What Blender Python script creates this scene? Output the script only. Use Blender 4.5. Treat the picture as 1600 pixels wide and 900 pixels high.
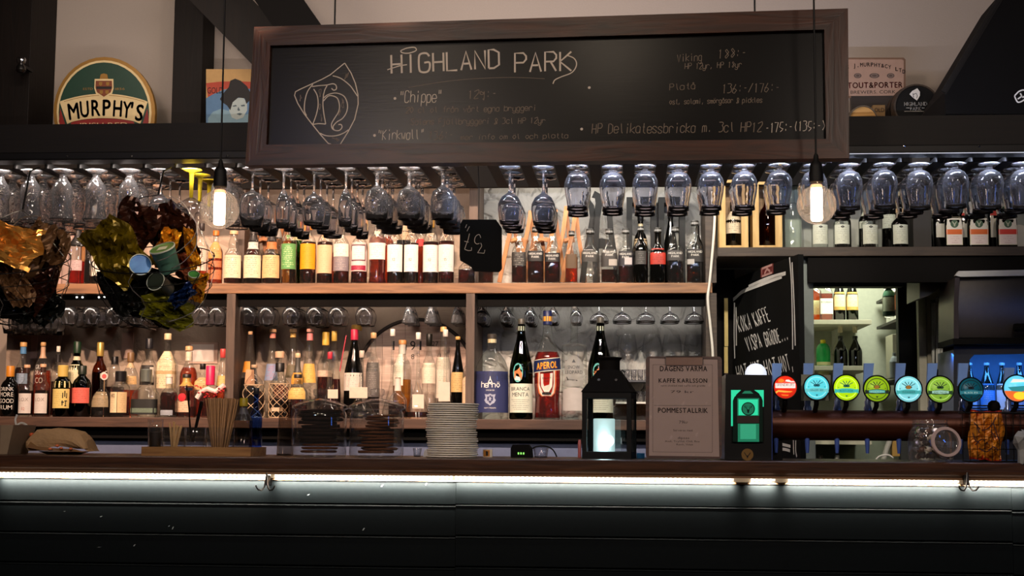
import bpy, bmesh, math, random
from math import sin, cos, pi, radians, sqrt, tan
from mathutils import Vector, Matrix, Euler

for _o in list(bpy.data.objects):
    bpy.data.objects.remove(_o)
SC = bpy.context.scene
COL = SC.collection
rnd = random.Random(7)

# ------------------------------------------------------------------ camera
FPX = 2300.0                      # focal length in pixels of the 1600 x 900 frame
YAW, PITCH, ROLL = radians(4.4), radians(5.59), 0.0063
EYE = Vector((0, 0, 1.212))
F0 = Vector((-sin(YAW), cos(YAW), 0))
R0 = Vector((cos(YAW), sin(YAW), 0))
FW = (F0 * cos(PITCH) + Vector((0, 0, 1)) * sin(PITCH)).normalized()
U0 = (-F0 * sin(PITCH) + Vector((0, 0, 1)) * cos(PITCH)).normalized()
RT = (R0 + U0 * ROLL).normalized()
UP = (U0 - R0 * ROLL).normalized()
cam = bpy.data.cameras.new('camera')
cam.sensor_width = 36
cam.lens = FPX * 36 / 1600
cam.clip_start = 0.05
cam_o = bpy.data.objects.new('camera', cam)
cam_o.matrix_world = Matrix(((RT.x, UP.x, -FW.x, EYE.x), (RT.y, UP.y, -FW.y, EYE.y), (RT.z, UP.z, -FW.z, EYE.z), (0, 0, 0, 1)))
COL.objects.link(cam_o)
SC.camera = cam_o

def ray(px, py):
    return FW + RT * ((px - 800) / FPX) - UP * ((py - 450) / FPX)
def P(px, py, Y):
    """point of the place seen at this pixel of the photograph, on the upright plane y = Y"""
    d = ray(px, py)
    return EYE + d * ((Y - EYE.y) / d.y)
def S(px, Y):
    """metres per pixel there"""
    return (P(px, 500, Y) - EYE).dot(FW) / FPX

# ------------------------------------------------------------------ world, exposure, lamps
w = bpy.data.worlds.new('dark_room')
SC.world = w
w.use_nodes = True
w.node_tree.nodes['Background'].inputs[0].default_value = (0.03, 0.028, 0.03, 1)
w.node_tree.nodes['Background'].inputs[1].default_value = 0.3
SC.view_settings.view_transform = 'Standard'
SC.view_settings.look = 'None'
SC.view_settings.exposure = 0.0
SC.view_settings.gamma = 1.0
SC.view_settings.use_curve_mapping = False
SC.cycles.transparent_max_bounces = 40
SC.cycles.max_bounces = 10
SC.cycles.caustics_reflective = False
SC.cycles.caustics_refractive = False
SC.cycles.sample_clamp_indirect = 4.0

def lamp(name, kind, loc, target, power, color, **kw):
    l = bpy.data.lights.new(name, kind)
    l.energy = power
    l.color = color
    for k, v in kw.items():
        setattr(l, k, v)
    o = bpy.data.objects.new(name, l)
    o.location = loc
    o.rotation_euler = (Vector(target) - Vector(loc)).to_track_quat('-Z', 'Y').to_euler()
    COL.objects.link(o)
    return o
# row of ceiling spots aimed at the bottle shelves (above the frame, over the guests' side of the bar)
for i in range(8):
    x = -2.75 + i * 0.5
    warm = (1.0, 0.67, 0.48) if x < -0.6 else (1.0, 0.88, 0.74)
    pw = 185 if x < -0.6 else 125
    if x > 0.6: pw = 105
    lamp('ceiling_spot', 'SPOT', (x, 4.3, 2.99), (x, 6.9, 1.62), pw, warm, spot_size=radians(44), spot_blend=0.55, shadow_soft_size=0.035)
# warm general light of the guest room behind the camera
lamp('room_lamp', 'AREA', (-1.6, 1.2, 3.1), (-0.8, 5.3, 1.4), 38, (1.0, 0.80, 0.64), shape='DISK', size=0.4)
lamp('room_lamp', 'AREA', (1.3, 1.6, 3.1), (0.5, 5.3, 1.4), 31, (1.0, 0.82, 0.68), shape='DISK', size=0.4)
lamp('room_lamp', 'AREA', (-0.25, 2.9, 3.15), (0.1, 4.65, 2.45), 5, (1.0, 0.80, 0.60), shape='DISK', size=0.16)
lamp('room_lamp', 'AREA', (-1.06, 3.0, 3.24), (-0.85, 4.65, 2.55), 3.5, (1.0, 0.78, 0.58), shape='DISK', size=0.14)
# ceiling lamps over the bar that wash the upper wall
lamp('wall_washer', 'AREA', (-0.5, 5.7, 3.28), (-0.4, 7.3, 2.75), 15, (1.0, 0.80, 0.68), shape='RECTANGLE', size=1.6, size_y=0.12)
lamp('wall_washer', 'AREA', (-2.3, 5.7, 3.28), (-2.3, 7.3, 2.75), 7, (1.0, 0.80, 0.66), shape='RECTANGLE', size=0.8, size_y=0.12)
# blue party light from the room
lamp('blue_room_light', 'AREA', (-1.9, 1.7, 2.9), (0.4, 5.2, 2.0), 4, (0.10, 0.22, 1.0), shape='RECTANGLE', size=0.16, size_y=0.08)
lamp('blue_room_light', 'AREA', (2.5, 3.2, 1.9), (0.3, 5.4, 1.3), 1.6, (0.08, 0.25, 1.0), shape='RECTANGLE', size=0.15, size_y=0.45)
# strip lights of the bar itself: along the back of the glass rack beam, and behind the valance over the shelves
lamp('rack_strip', 'AREA', (-1.45, 4.945, 2.125), (-1.45, 5.5, 1.93), 14, (1.0, 0.86, 0.78), shape='RECTANGLE', size=1.6, size_y=0.015)
lamp('rack_strip', 'AREA', (0.45, 4.945, 2.125), (0.45, 5.5, 1.93), 22, (0.66, 0.74, 1.0), shape='RECTANGLE', size=2.0, size_y=0.015)
lamp('valance_strip', 'AREA', (-1.75, 6.53, 2.33), (-1.75, 6.93, 2.05), 3.5, (1.0, 0.74, 0.58), shape='RECTANGLE', size=1.9, size_y=0.02)
lamp('valance_strip', 'AREA', (-0.05, 6.53, 2.33), (-0.05, 6.93, 2.05), 4.5, (1.0, 0.94, 0.84), shape='RECTANGLE', size=0.95, size_y=0.02)
lamp('added_shelf_strip', 'AREA', (-1.75, 6.645, 1.79), (-1.75, 6.85, 1.62), 2.2, (1.0, 0.84, 0.72), shape='RECTANGLE', size=1.9, size_y=0.012)  # added strips that brighten the glasses hung under the shelf
lamp('added_shelf_strip', 'AREA', (-0.05, 6.645, 1.79), (-0.05, 6.85, 1.62), 1.4, (1.0, 0.95, 0.9), shape='RECTANGLE', size=0.95, size_y=0.012)
# kitchen behind the hatch
lamp('kitchen_lamp', 'AREA', (1.25, 7.62, 2.3), (0.95, 8.2, 1.35), 11.0, (0.95, 1.0, 0.82), shape='DISK', size=0.4)

# ------------------------------------------------------------------ object helpers
def mesh(name, verts, faces, m=None, parent=None, smooth=False, uvs=None):
    me = bpy.data.meshes.new(name)
    me.from_pydata([tuple(v) for v in verts], [], faces)
    if smooth:
        me.polygons.foreach_set('use_smooth', [True] * len(me.polygons))
    if uvs:
        uv = me.uv_layers.new(name='UVMap')
        for l in me.loops:
            uv.data[l.index].uv = uvs[l.vertex_index]
    if m is not None:
        me.materials.append(m)
    o = bpy.data.objects.new(name, me)
    COL.objects.link(o)
    if parent is not None:
        o.parent = parent
        if parent.name in WORLD: o.matrix_parent_inverse = Matrix.Translation(-parent.location)
    return o
WORLD = set()                     # things whose parts are written in room coordinates
def tag(o, label, cat, group=None):
    o['label'] = label
    o['category'] = cat
    if group: o['group'] = group
    return o
def thing(name, loc, label, cat, group=None, rz=0.0, rot=None, world=False):
    o = bpy.data.objects.new(name, None)
    o.empty_display_size = 0.05
    o.location = loc
    o.rotation_euler = rot if rot else (0, 0, rz)
    COL.objects.link(o)
    if world: WORLD.add(o.name)
    return tag(o, label, cat, group)
def structure(o):
    o['kind'] = 'structure'
    return o
def stuff(o):
    o['kind'] = 'stuff'
    return o
def copy_tree(o):
    c = o.copy(); COL.objects.link(c)
    for ch in o.children:
        d = ch.copy(); COL.objects.link(d); d.parent = c
        for g in ch.children:
            e = g.copy(); COL.objects.link(e); e.parent = d
    return c

class G:
    """collects simple solids; build() links them as one mesh object"""
    def __init__(s): s.v, s.f = [], []
    def add(s, vs, fs):
        n = len(s.v); s.v += [Vector(v) for v in vs]; s.f += [[i + n for i in f] for f in fs]; return s
    def box(s, a, b, bev=0.0):
        (x0, y0, z0), (x1, y1, z1) = a, b
        if bev <= 0:
            return s.add([(x0,y0,z0),(x1,y0,z0),(x1,y1,z0),(x0,y1,z0),(x0,y0,z1),(x1,y0,z1),(x1,y1,z1),(x0,y1,z1)],
                         [(0,3,2,1),(4,5,6,7),(0,1,5,4),(1,2,6,5),(2,3,7,6),(3,0,4,7)])
        bm = bmesh.new()
        bmesh.ops.create_cube(bm, size=1)
        for v in bm.verts:
            v.co = Vector(((x0+x1)/2 + v.co.x*(x1-x0), (y0+y1)/2 + v.co.y*(y1-y0), (z0+z1)/2 + v.co.z*(z1-z0)))
        bmesh.ops.bevel(bm, geom=list(bm.edges), offset=bev, segments=2, profile=0.6, affect='EDGES')
        bm.verts.index_update()
        s.add([v.co.copy() for v in bm.verts], [[v.index for v in f.verts] for f in bm.faces])
        bm.free(); return s
    def lathe(s, prof, seg=20, c=(0,0,0), sx=1.0, sy=1.0, n=2.0, caps=True):
        """prof: (r, z) or (r, z, squareness 0..1)"""
        base = len(s.v)
        for q in prof:
            r, z = q[0], q[1]
            k = q[2] if len(q) > 2 else 0.0
            for i in range(seg):
                a = 2*pi*i/seg + (pi/seg)
                ca, sa = cos(a), sin(a)
                m = 1.0
                if k > 0:
                    e = 2 + 5*k
                    m = 1.0/((abs(ca)**e + abs(sa)**e)**(1/e))
                s.v.append(Vector((c[0]+r*m*ca*sx, c[1]+r*m*sa*sy, c[2]+z)))
        for j in range(len(prof)-1):
            for i in range(seg):
                a, b = base+j*seg+i, base+j*seg+(i+1) % seg
                s.f.append([a, b, b+seg, a+seg])
        if caps:
            if prof[0][0] > 1e-5: s.f.append([base+i for i in range(seg)][::-1])
            if prof[-1][0] > 1e-5: s.f.append([base+(len(prof)-1)*seg+i for i in range(seg)])
        return s
    def tube(s, pts, r, seg=6, closed=False, rad=None):
        pts = [Vector(p) for p in pts]
        n = len(pts); base = len(s.v); up = None
        for i, p in enumerate(pts):
            if closed: t = pts[(i+1) % n] - pts[i-1]
            else: t = pts[min(i+1, n-1)] - pts[max(i-1, 0)]
            t.normalize()
            if up is None:
                up = Vector((0,0,1)) if abs(t.z) < 0.9 else Vector((1,0,0))
            a = (up - t*up.dot(t)).normalized(); b = t.cross(a); up = a
            rr = rad[i] if rad else r
            for k in range(seg):
                q = 2*pi*k/seg
                s.v.append(p + a*(rr*cos(q)) + b*(rr*sin(q)))
        m = n if closed else n-1
        for i in range(m):
            for k in range(seg):
                a = base+i*seg+k; b = base+i*seg+(k+1) % seg
                c2 = base+((i+1) % n)*seg+(k+1) % seg; d = base+((i+1) % n)*seg+k
                s.f.append([a, b, c2, d])
        if not closed:
            s.f.append([base+k for k in range(seg)][::-1]); s.f.append([base+(n-1)*seg+k for k in range(seg)])
        return s
    def prism(s, poly, fr, d0, d1):
        """2-D outline (u, v) in a frame, from depth d0 to d1"""
        n = len(poly); base = len(s.v)
        for d in (d0, d1):
            for u, v in poly: s.v.append(fr.pt(u, v, d))
        s.f.append([base+i for i in range(n)][::-1]); s.f.append([base+n+i for i in range(n)])
        for i in range(n):
            j = (i+1) % n
            s.f.append([base+i, base+j, base+n+j, base+n+i])
        return s
    def ngon(s, poly, fr, d):
        base = len(s.v)
        for u, v in poly: s.v.append(fr.pt(u, v, d))
        s.f.append([base+i for i in range(len(poly))]); return s
    def ribbon(s, pts, wd, fr, d, closed=False):
        """flat stroke along a 2-D polyline (chalk, print)"""
        q = [Vector((a, b)) for a, b in pts]
        n = len(q)
        if n < 2: return s
        base = len(s.v)
        for i in range(n):
            if closed: t = q[(i+1) % n] - q[i-1]
            else: t = q[min(i+1, n-1)] - q[max(i-1, 0)]
            if t.length < 1e-9: t = Vector((1, 0))
            t.normalize(); nn = Vector((-t.y, t.x)) * wd/2
            s.v.append(fr.pt(*(q[i]+nn), d)); s.v.append(fr.pt(*(q[i]-nn), d))
        for i in range(n if closed else n-1):
            a = base+2*i; b = base+2*((i+1) % n)
            s.f.append([a, a+1, b+1, b])
        return s
    def build(s, name, m=None, parent=None, smooth=False, mw=None):
        vs = s.v
        if mw is not None: vs = [mw @ v for v in vs]
        o = mesh(name, vs, s.f, m, parent, smooth)
        return o
def shade_auto(o, ang=40):
    me = o.data
    me.polygons.foreach_set('use_smooth', [True]*len(me.polygons))
    try: me.set_sharp_from_angle(angle=radians(ang))
    except Exception: pass
    return o

class Frame:
    """flat surface in the place: u to the right, v up, d towards the guests"""
    def __init__(s, o, ux, uy):
        s.o, s.ux, s.uy = Vector(o), Vector(ux).normalized(), Vector(uy).normalized()
        s.n = s.ux.cross(s.uy).normalized(); s.uy = s.n.cross(s.ux)
    def pt(s, u, v, d=0.0): return s.o + s.ux*u + s.uy*v + s.n*d
    def pix(s, px, py):
        d = ray(px, py); t = (s.o-EYE).dot(s.n)/d.dot(s.n)
        q = EYE + d*t - s.o
        return (q.dot(s.ux), q.dot(s.uy))
    def pixs(s, l): return [s.pix(*q) for q in l]
    def scale(s, px, py):
        a, b = s.pix(px, py), s.pix(px+1, py); return sqrt((a[0]-b[0])**2+(a[1]-b[1])**2)
def upright(Y, px=800, py=500):
    return Frame(P(px, py, Y), (1,0,0), (0,0,1))

def catmull(pts, n=4, closed=False):
    q = [Vector(p) for p in pts]; out = []
    m = len(q)
    if m < 3: return [tuple(p) for p in q]
    for i in range(m if closed else m-1):
        p0 = q[i-1] if (closed or i > 0) else q[i]; p1 = q[i]; p2 = q[(i+1) % m]; p3 = q[(i+2) % m] if (closed or i+2 < m) else q[(i+1) % m]
        for k in range(n):
            t = k/n
            out.append(tuple(0.5*((2*p1)+(-p0+p2)*t+(2*p0-5*p1+4*p2-p3)*t*t+(-p0+3*p1-3*p2+p3)*t**3)))
    if not closed: out.append(tuple(q[-1]))
    return out
def circle(cx, cy, r, n=28, ry=None, a0=0, a1=2*pi):
    ry = r if ry is None else ry
    full = abs(a1-a0-2*pi) < 1e-6
    return [(cx+r*cos(a0+(a1-a0)*i/(n if full else n-1)), cy+ry*sin(a0+(a1-a0)*i/(n if full else n-1))) for i in range(n)]

# printed letters: outlines of the built-in font, one glyph at a time
GLY = {}
def glyph(ch, bold=False):
    if bold: ch = ch+'*'
    if ch not in GLY:
        cu = bpy.data.curves.new('glyph', 'FONT'); cu.body = ch[0]; cu.size = 1.0; cu.resolution_u = 3; cu.offset = 0.0
        ob = bpy.data.objects.new('glyph', cu); COL.objects.link(ob)
        dg = bpy.context.evaluated_depsgraph_get()
        me = bpy.data.meshes.new_from_object(ob.evaluated_get(dg))
        vs = [(v.co.x, v.co.y) for v in me.vertices]; fs = [list(p.vertices) for p in me.polygons]
        bpy.data.objects.remove(ob); bpy.data.curves.remove(cu); bpy.data.meshes.remove(me)
        if bold:                       # heavier face: the letter laid over itself, a hair to either side
            n0 = len(vs); b0 = list(vs); f0 = [list(q) for q in fs]
            for k_, (ex, ey) in enumerate(((.028, 0), (.056, 0), (.028, .02), (.028, -.02))):
                vs += [(x_+ex, y_+ey) for x_, y_ in b0]; fs += [[i_+n0*(k_+1) for i_ in q] for q in f0]
        x0 = min([v[0] for v in vs], default=0); x1 = max([v[0] for v in vs], default=0.25)
        GLY[ch] = ([(a-x0, b) for a, b in vs], fs, x1-x0)
    return GLY[ch]
for _c in 'ABCDEFGHIJKLMNOPQRSTUVWXYZ0123456789abcdefghijklmnopqrstuvwxyz&.,-\'': glyph(_c)
for _c in 'ABCDEFGHIJKLMNOPRSTUVWXY&.\'': glyph(_c, True)
def text2d(s, h, width=None, gap=0.10, bold=0):
    """(verts, faces) of a line of print, cap height h, centred on 0, baseline 0"""
    vs, fs, x = [], [], 0.0
    for ch in s:
        if ch == ' ': x += 0.30; continue
        gv, gf, gw = glyph(ch, bold); n = len(vs)
        vs += [(a+x, b) for a, b in gv]; fs += [[i+n for i in f] for f in gf]
        x += gw+gap
    x -= gap
    k = h/0.73
    kx = width/x if width else k
    return [((a-x/2)*kx, b*k) for a, b in vs], fs
def print_on(fr, s, px, py, hpx, m, parent, d=0.0006, wpx=None, arc=None, name='lettering', bold=0):
    """print a line with its centre baseline at a pixel of the photograph's frame, on a flat frame"""
    sc = fr.scale(px, py); u0, v0 = fr.pix(px, py)
    vs, fs = text2d(s, hpx*sc, wpx*sc if wpx else None, bold=bold)
    out = []
    for a, b in vs:
        if arc:
            R = arc*sc; t = a/R; out.append(fr.pt(u0+(R+b)*sin(t), v0+(R+b)*cos(t)-R, d))
        else: out.append(fr.pt(u0+a, v0+b, d))
    return mesh(name, out, fs, m, parent)

# chalk handwriting: single-stroke letters on a 4 x 8 grid (baseline 2)
STK = {
'A':'022842|1434','B':'02083847463505|354443 3202'.replace(' ',''),'C':'~4738180703123243','D':'0208284743 2202'.replace(' ',''),'E':'48080242|0535','F':'480802|0535',
'G':'~47381807031232434525','H':'0208|4248|0545','I':'2228','J':'4843321203','K':'0208|480542','L':'080242','M':'0208244842','N':'02084248','O':'~281705132233453728',
'P':'02083847463505','Q':'~281705132233453728|2441','R':'02083847463505|2542','S':'~47381807163443321203','T':'0848|2822','U':'~080312324348','V':'082248','W':'0812253248','X':'0842|0248','Y':'082548|2522','Z':'08480242',
'a':'~4536160503123243|4642','b':'0802|~05163645433212 03'.replace(' ',''),'c':'~4536160503123243','d':'4842|~4536160503123243','e':'~044445361605031232 43'.replace(' ',''),'f':'~48382722|1636','g':'~4536160503123243|~4641301001',
'h':'0802|~0516364542','i':'2622|2728','j':'~26211000|2728','k':'0802|460442','l':'~182332','m':'0602|~05162522|~2536454 2'.replace(' ',''),'n':'0602|~0516364542','o':'~261604132233443626','p':'0600|~0516364543321203','r':'0602|~05163645',
's':'~4536160524433212 03'.replace(' ',''),'t':'2823|~233242|1636','u':'~0603123243|4642','v':'062246','w':'0612243246','x':'0642|0246','y':'~0603123243|~4641301001','z':'06460242',
'0':'~281705132233453728','1':'172822','2':'~073848460242','3':'~0838473645432202','4':'38043444|3832','5':'48180534443312','6':'~38150322334 42505'.replace(' ',''),'7':'084822','8':'~2817263544332213243546372 8'.replace(' ',''),'9':'~4736170615354741 32'.replace(' ',''),
'.':'2223','-':'1535',':':'2324|2627',',':'2311','(':'~38264432'[:5]+'2432','&':'~42170838064 2'.replace(' ','')+'','/':'0248','"':'1816|3836',')':'~18364412',
}
STK['('] = '~38142422'.replace('142422', '2524 32'.replace(' ', '')); STK[')'] = '~18353412'; STK['&'] = '~4216284613022244'
def strokes(ch):
    extra = []
    base = {'å':'a','ä':'a','ö':'o','Ä':'A','Ö':'O'}.get(ch, ch)
    if ch in 'äöÄÖ': extra = [[(1, 7.4 if ch in 'äö' else 8.8), (1.2, 7.8 if ch in 'äö' else 9.2)], [(3, 7.4 if ch in 'äö' else 8.8), (3.2, 7.8 if ch in 'äö' else 9.2)]]
    if ch == 'å': extra = [circle(2, 7.6, 0.6, 8) + [(2.6, 7.6)]]
    out = []
    for part in STK.get(base, '').split('|'):
        sm = part.startswith('~'); part = part.strip('~')
        pts = [(int(part[i]), int(part[i+1])) for i in range(0, len(part)-1, 2)]
        if len(pts) > 1: out.append(catmull(pts, 4) if sm and len(pts) > 2 else pts)
    return out + extra
def chalk(fr, s, pxa, pxb, h, m, parent, wd=1.3, d=0.0012, jit=0.25, lean=0.12, name='chalk_lettering', wf=.74):
    """handwritten line from pixel pxa to pixel pxb (both on the baseline), letter height h px"""
    g = G(); n = len(s); rr = random.Random(hash(len(s))*3+int(pxa[0]))
    L = sqrt((pxb[0]-pxa[0])**2+(pxb[1]-pxa[1])**2)
    adv = L/max(n, 1); ex = ((pxb[0]-pxa[0])/L, (pxb[1]-pxa[1])/L)
    sc = fr.scale(*pxa); q0, q1 = fr.pix(*pxa), fr.pix(pxa[0], pxa[1]+1); sc = sqrt(sc*sqrt((q0[0]-q1[0])**2+(q0[1]-q1[1])**2))
    for i, ch in enumerate(s):
        if ch == ' ': continue
        for st in strokes(ch):
            pts = []
            jx, jy = rr.uniform(-jit, jit), rr.uniform(-jit, jit)
            for a, b in st:
                lx = (a+jx)/4*adv*wf + (b-2)/6*h*lean; ly = (b-2+jy)/6*h
                pts.append((pxa[0]+ex[0]*(i*adv+lx)+ex[1]*ly, pxa[1]+ex[1]*(i*adv+lx)-ex[0]*ly))
            g.ribbon(fr.pixs(pts), wd*sc, fr, d)
    return g.build(name, m, parent)
def stroke_px(fr, lines, wd, m, parent, name='chalk_drawing', d=0.0012, smooth=True):
    g = G()
    for l in lines:
        sc = fr.scale(*l[0])
        g.ribbon(fr.pixs(catmull(l, 5) if smooth and len(l) > 2 else l), wd*sc, fr, d)
    return g.build(name, m, parent)
# ------------------------------------------------------------------ materials
MATS = {}
def lin(c):
    return tuple(((x/12.92) if x <= 0.04045 else ((x+0.055)/1.055)**2.4) for x in c)
def hexc(h):
    return lin(tuple(int(h[i:i+2], 16)/255 for i in (0, 2, 4)))
def C4(c):
    if isinstance(c, str): c = hexc(c)
    return (c[0], c[1], c[2], 1)
def newmat(key):
    m = bpy.data.materials.new(key); m.use_nodes = True
    nt = m.node_tree; b = nt.nodes['Principled BSDF']
    MATS[key] = m
    return m, nt, b
def plain(key, col, rough=0.5, metal=0.0, emit=0, ecol=None, var=0.12, bump=0.0, scale=40, coat=0.0, spec=0.5):
    if key in MATS: return MATS[key]
    m, nt, b = newmat(key)
    c = C4(col)
    b.inputs['Roughness'].default_value = rough; b.inputs['Metallic'].default_value = metal
    b.inputs['Specular IOR Level'].default_value = spec
    if coat: b.inputs['Coat Weight'].default_value = coat; b.inputs['Coat Roughness'].default_value = 0.08
    if emit:
        b.inputs['Emission Color'].default_value = C4(ecol if ecol else col); b.inputs['Emission Strength'].default_value = emit
    tc = nt.nodes.new('ShaderNodeTexCoord')
    nz = nt.nodes.new('ShaderNodeTexNoise'); nz.inputs['Scale'].default_value = scale; nz.inputs['Detail'].default_value = 4
    nt.links.new(tc.outputs['Object'], nz.inputs['Vector'])
    mx = nt.nodes.new('ShaderNodeMix'); mx.data_type = 'RGBA'
    mx.inputs['A'].default_value = (c[0]*(1-var), c[1]*(1-var), c[2]*(1-var), 1)
    mx.inputs['B'].default_value = (min(1, c[0]*(1+var)), min(1, c[1]*(1+var)), min(1, c[2]*(1+var)), 1)
    nt.links.new(nz.outputs['Fac'], mx.inputs['Factor'])
    nt.links.new(mx.outputs['Result'], b.inputs['Base Color'])
    if bump:
        bp = nt.nodes.new('ShaderNodeBump'); bp.inputs['Strength'].default_value = bump; bp.inputs['Distance'].default_value = 0.004
        nt.links.new(nz.outputs['Fac'], bp.inputs['Height']); nt.links.new(bp.outputs['Normal'], b.inputs['Normal'])
    return m
def wood(key, c1, c2, rough=0.45, scale=3.0, stretch=(1, 12, 12), bump=0.25, coat=0.0):
    if key in MATS: return MATS[key]
    m, nt, b = newmat(key)
    tc = nt.nodes.new('ShaderNodeTexCoord'); mp = nt.nodes.new('ShaderNodeMapping')
    mp.inputs['Scale'].default_value = stretch
    nt.links.new(tc.outputs['Object'], mp.inputs['Vector'])
    nz = nt.nodes.new('ShaderNodeTexNoise'); nz.inputs['Scale'].default_value = scale; nz.inputs['Detail'].default_value = 8; nz.inputs['Distortion'].default_value = 1.4
    nt.links.new(mp.outputs['Vector'], nz.inputs['Vector'])
    cr = nt.nodes.new('ShaderNodeValToRGB')
    cr.color_ramp.elements[0].position = 0.3; cr.color_ramp.elements[0].color = C4(c1)
    cr.color_ramp.elements[1].position = 0.72; cr.color_ramp.elements[1].color = C4(c2)
    nt.links.new(nz.outputs['Fac'], cr.inputs['Fac']); nt.links.new(cr.outputs['Color'], b.inputs['Base Color'])
    b.inputs['Roughness'].default_value = rough
    if coat: b.inputs['Coat Weight'].default_value = coat; b.inputs['Coat Roughness'].default_value = 0.15
    bp = nt.nodes.new('ShaderNodeBump'); bp.inputs['Strength'].default_value = bump; bp.inputs['Distance'].default_value = 0.003
    nt.links.new(nz.outputs['Fac'], bp.inputs['Height']); nt.links.new(bp.outputs['Normal'], b.inputs['Normal'])
    return m
def glass(key, tint=(1, 1, 1), edge=(0.35, 0.36, 0.40), gloss=(1, 1, 1), rough=0.02, refl=0.30, bump=0.0, bscale=60, base=0.04, haze=0.0):
    """thin blown glass: clear where faced, darker and shinier towards its edges"""
    if key in MATS: return MATS[key]
    m = bpy.data.materials.new(key); m.use_nodes = True; MATS[key] = m
    nt = m.node_tree; nt.nodes.clear()
    out = nt.nodes.new('ShaderNodeOutputMaterial')
    lw = nt.nodes.new('ShaderNodeLayerWeight'); lw.inputs['Blend'].default_value = 0.35
    pw = nt.nodes.new('ShaderNodeMath'); pw.operation = 'POWER'; pw.inputs[1].default_value = 2.2
    nt.links.new(lw.outputs['Facing'], pw.inputs[0])
    cm = nt.nodes.new('ShaderNodeMix'); cm.data_type = 'RGBA'
    cm.inputs['A'].default_value = (*tint, 1); cm.inputs['B'].default_value = (tint[0]*edge[0], tint[1]*edge[1], tint[2]*edge[2], 1)
    nt.links.new(pw.outputs[0], cm.inputs['Factor'])
    tr = nt.nodes.new('ShaderNodeBsdfTransparent'); nt.links.new(cm.outputs['Result'], tr.inputs['Color'])
    gl = nt.nodes.new('ShaderNodeBsdfGlossy'); gl.inputs['Roughness'].default_value = rough; gl.inputs['Color'].default_value = (*gloss, 1)
    mr = nt.nodes.new('ShaderNodeMapRange'); mr.inputs['To Min'].default_value = base; mr.inputs['To Max'].default_value = refl
    nt.links.new(pw.outputs[0], mr.inputs['Value'])
    ms = nt.nodes.new('ShaderNodeMixShader')
    nt.links.new(mr.outputs['Result'], ms.inputs['Fac']); nt.links.new(tr.outputs[0], ms.inputs[1]); nt.links.new(gl.outputs[0], ms.inputs[2])
    if bump:
        tc = nt.nodes.new('ShaderNodeTexCoord'); nz = nt.nodes.new('ShaderNodeTexNoise'); nz.inputs['Scale'].default_value = bscale
        nt.links.new(tc.outputs['Object'], nz.inputs['Vector'])
        bp = nt.nodes.new('ShaderNodeBump'); bp.inputs['Strength'].default_value = bump; bp.inputs['Distance'].default_value = 0.006
        nt.links.new(nz.outputs['Fac'], bp.inputs['Height']); nt.links.new(bp.outputs['Normal'], gl.inputs['Normal']); nt.links.new(bp.outputs['Normal'], lw.inputs['Normal'])
    fin = ms
    if haze:
        df = nt.nodes.new('ShaderNodeBsdfDiffuse'); df.inputs['Color'].default_value = (.9, .86, .82, 1)
        tl = nt.nodes.new('ShaderNodeBsdfTranslucent'); tl.inputs['Color'].default_value = (.9, .80, .74, 1)
        h1 = nt.nodes.new('ShaderNodeMixShader'); h1.inputs['Fac'].default_value = .5; nt.links.new(df.outputs[0], h1.inputs[1]); nt.links.new(tl.outputs[0], h1.inputs[2])
        fin = nt.nodes.new('ShaderNodeMixShader'); fin.inputs['Fac'].default_value = haze
        nt.links.new(ms.outputs[0], fin.inputs[1]); nt.links.new(h1.outputs[0], fin.inputs[2])
    nt.links.new(fin.outputs[0], out.inputs['Surface'])
    return m
def label_mat(col, ink='403830', rows=9.0, amount=0.45):
    """paper label with rows of fine unreadable print"""
    key = 'label_' + col + ink + str(int(rows)) + str(amount)
    if key in MATS: return MATS[key]
    m, nt, b = newmat(key)
    b.inputs['Roughness'].default_value = 0.6
    N, L = nt.nodes.new, nt.links.new
    uv = N('ShaderNodeUVMap'); sp = N('ShaderNodeSeparateXYZ'); L(uv.outputs[0], sp.inputs[0])
    def M(op, a, b2=None):
        n = N('ShaderNodeMath'); n.operation = op
        for i, x in enumerate((a, b2)):
            if x is None: continue
            if isinstance(x, (int, float)): n.inputs[i].default_value = x
            else: L(x, n.inputs[i])
        return n.outputs[0]
    row = M('MULTIPLY', sp.outputs['Y'], rows)
    fr = M('FRACT', row); fl = M('FLOOR', row)
    cx = N('ShaderNodeCombineXYZ'); L(M('MULTIPLY', sp.outputs['X'], 16.0), cx.inputs[0]); L(M('MULTIPLY', fl, 7.3), cx.inputs[1])
    nz = N('ShaderNodeTexNoise'); nz.inputs['Scale'].default_value = 1.7; nz.inputs['Detail'].default_value = 1; L(cx.outputs[0], nz.inputs['Vector'])
    wh = N('ShaderNodeTexWhiteNoise'); wh.noise_dimensions = '1D'; L(fl, wh.inputs['W'])
    half = M('ADD', M('MULTIPLY', wh.outputs['Value'], 0.28), 0.1)
    inx = M('LESS_THAN', M('ABSOLUTE', M('SUBTRACT', sp.outputs['X'], 0.5)), half)
    iny = M('LESS_THAN', M('ABSOLUTE', M('SUBTRACT', sp.outputs['Y'], 0.5)), 0.44)
    line = M('LESS_THAN', M('ABSOLUTE', M('SUBTRACT', fr, 0.5)), 0.24)
    ink_m = M('MULTIPLY', M('MULTIPLY', M('MULTIPLY', inx, iny), line), M('GREATER_THAN', nz.outputs['Fac'], 0.47))
    mx = N('ShaderNodeMix'); mx.data_type = 'RGBA'; mx.inputs['A'].default_value = C4(col); mx.inputs['B'].default_value = C4(ink)
    L(M('MULTIPLY', ink_m, amount), mx.inputs['Factor']); L(mx.outputs['Result'], b.inputs['Base Color'])
    return m

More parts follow.
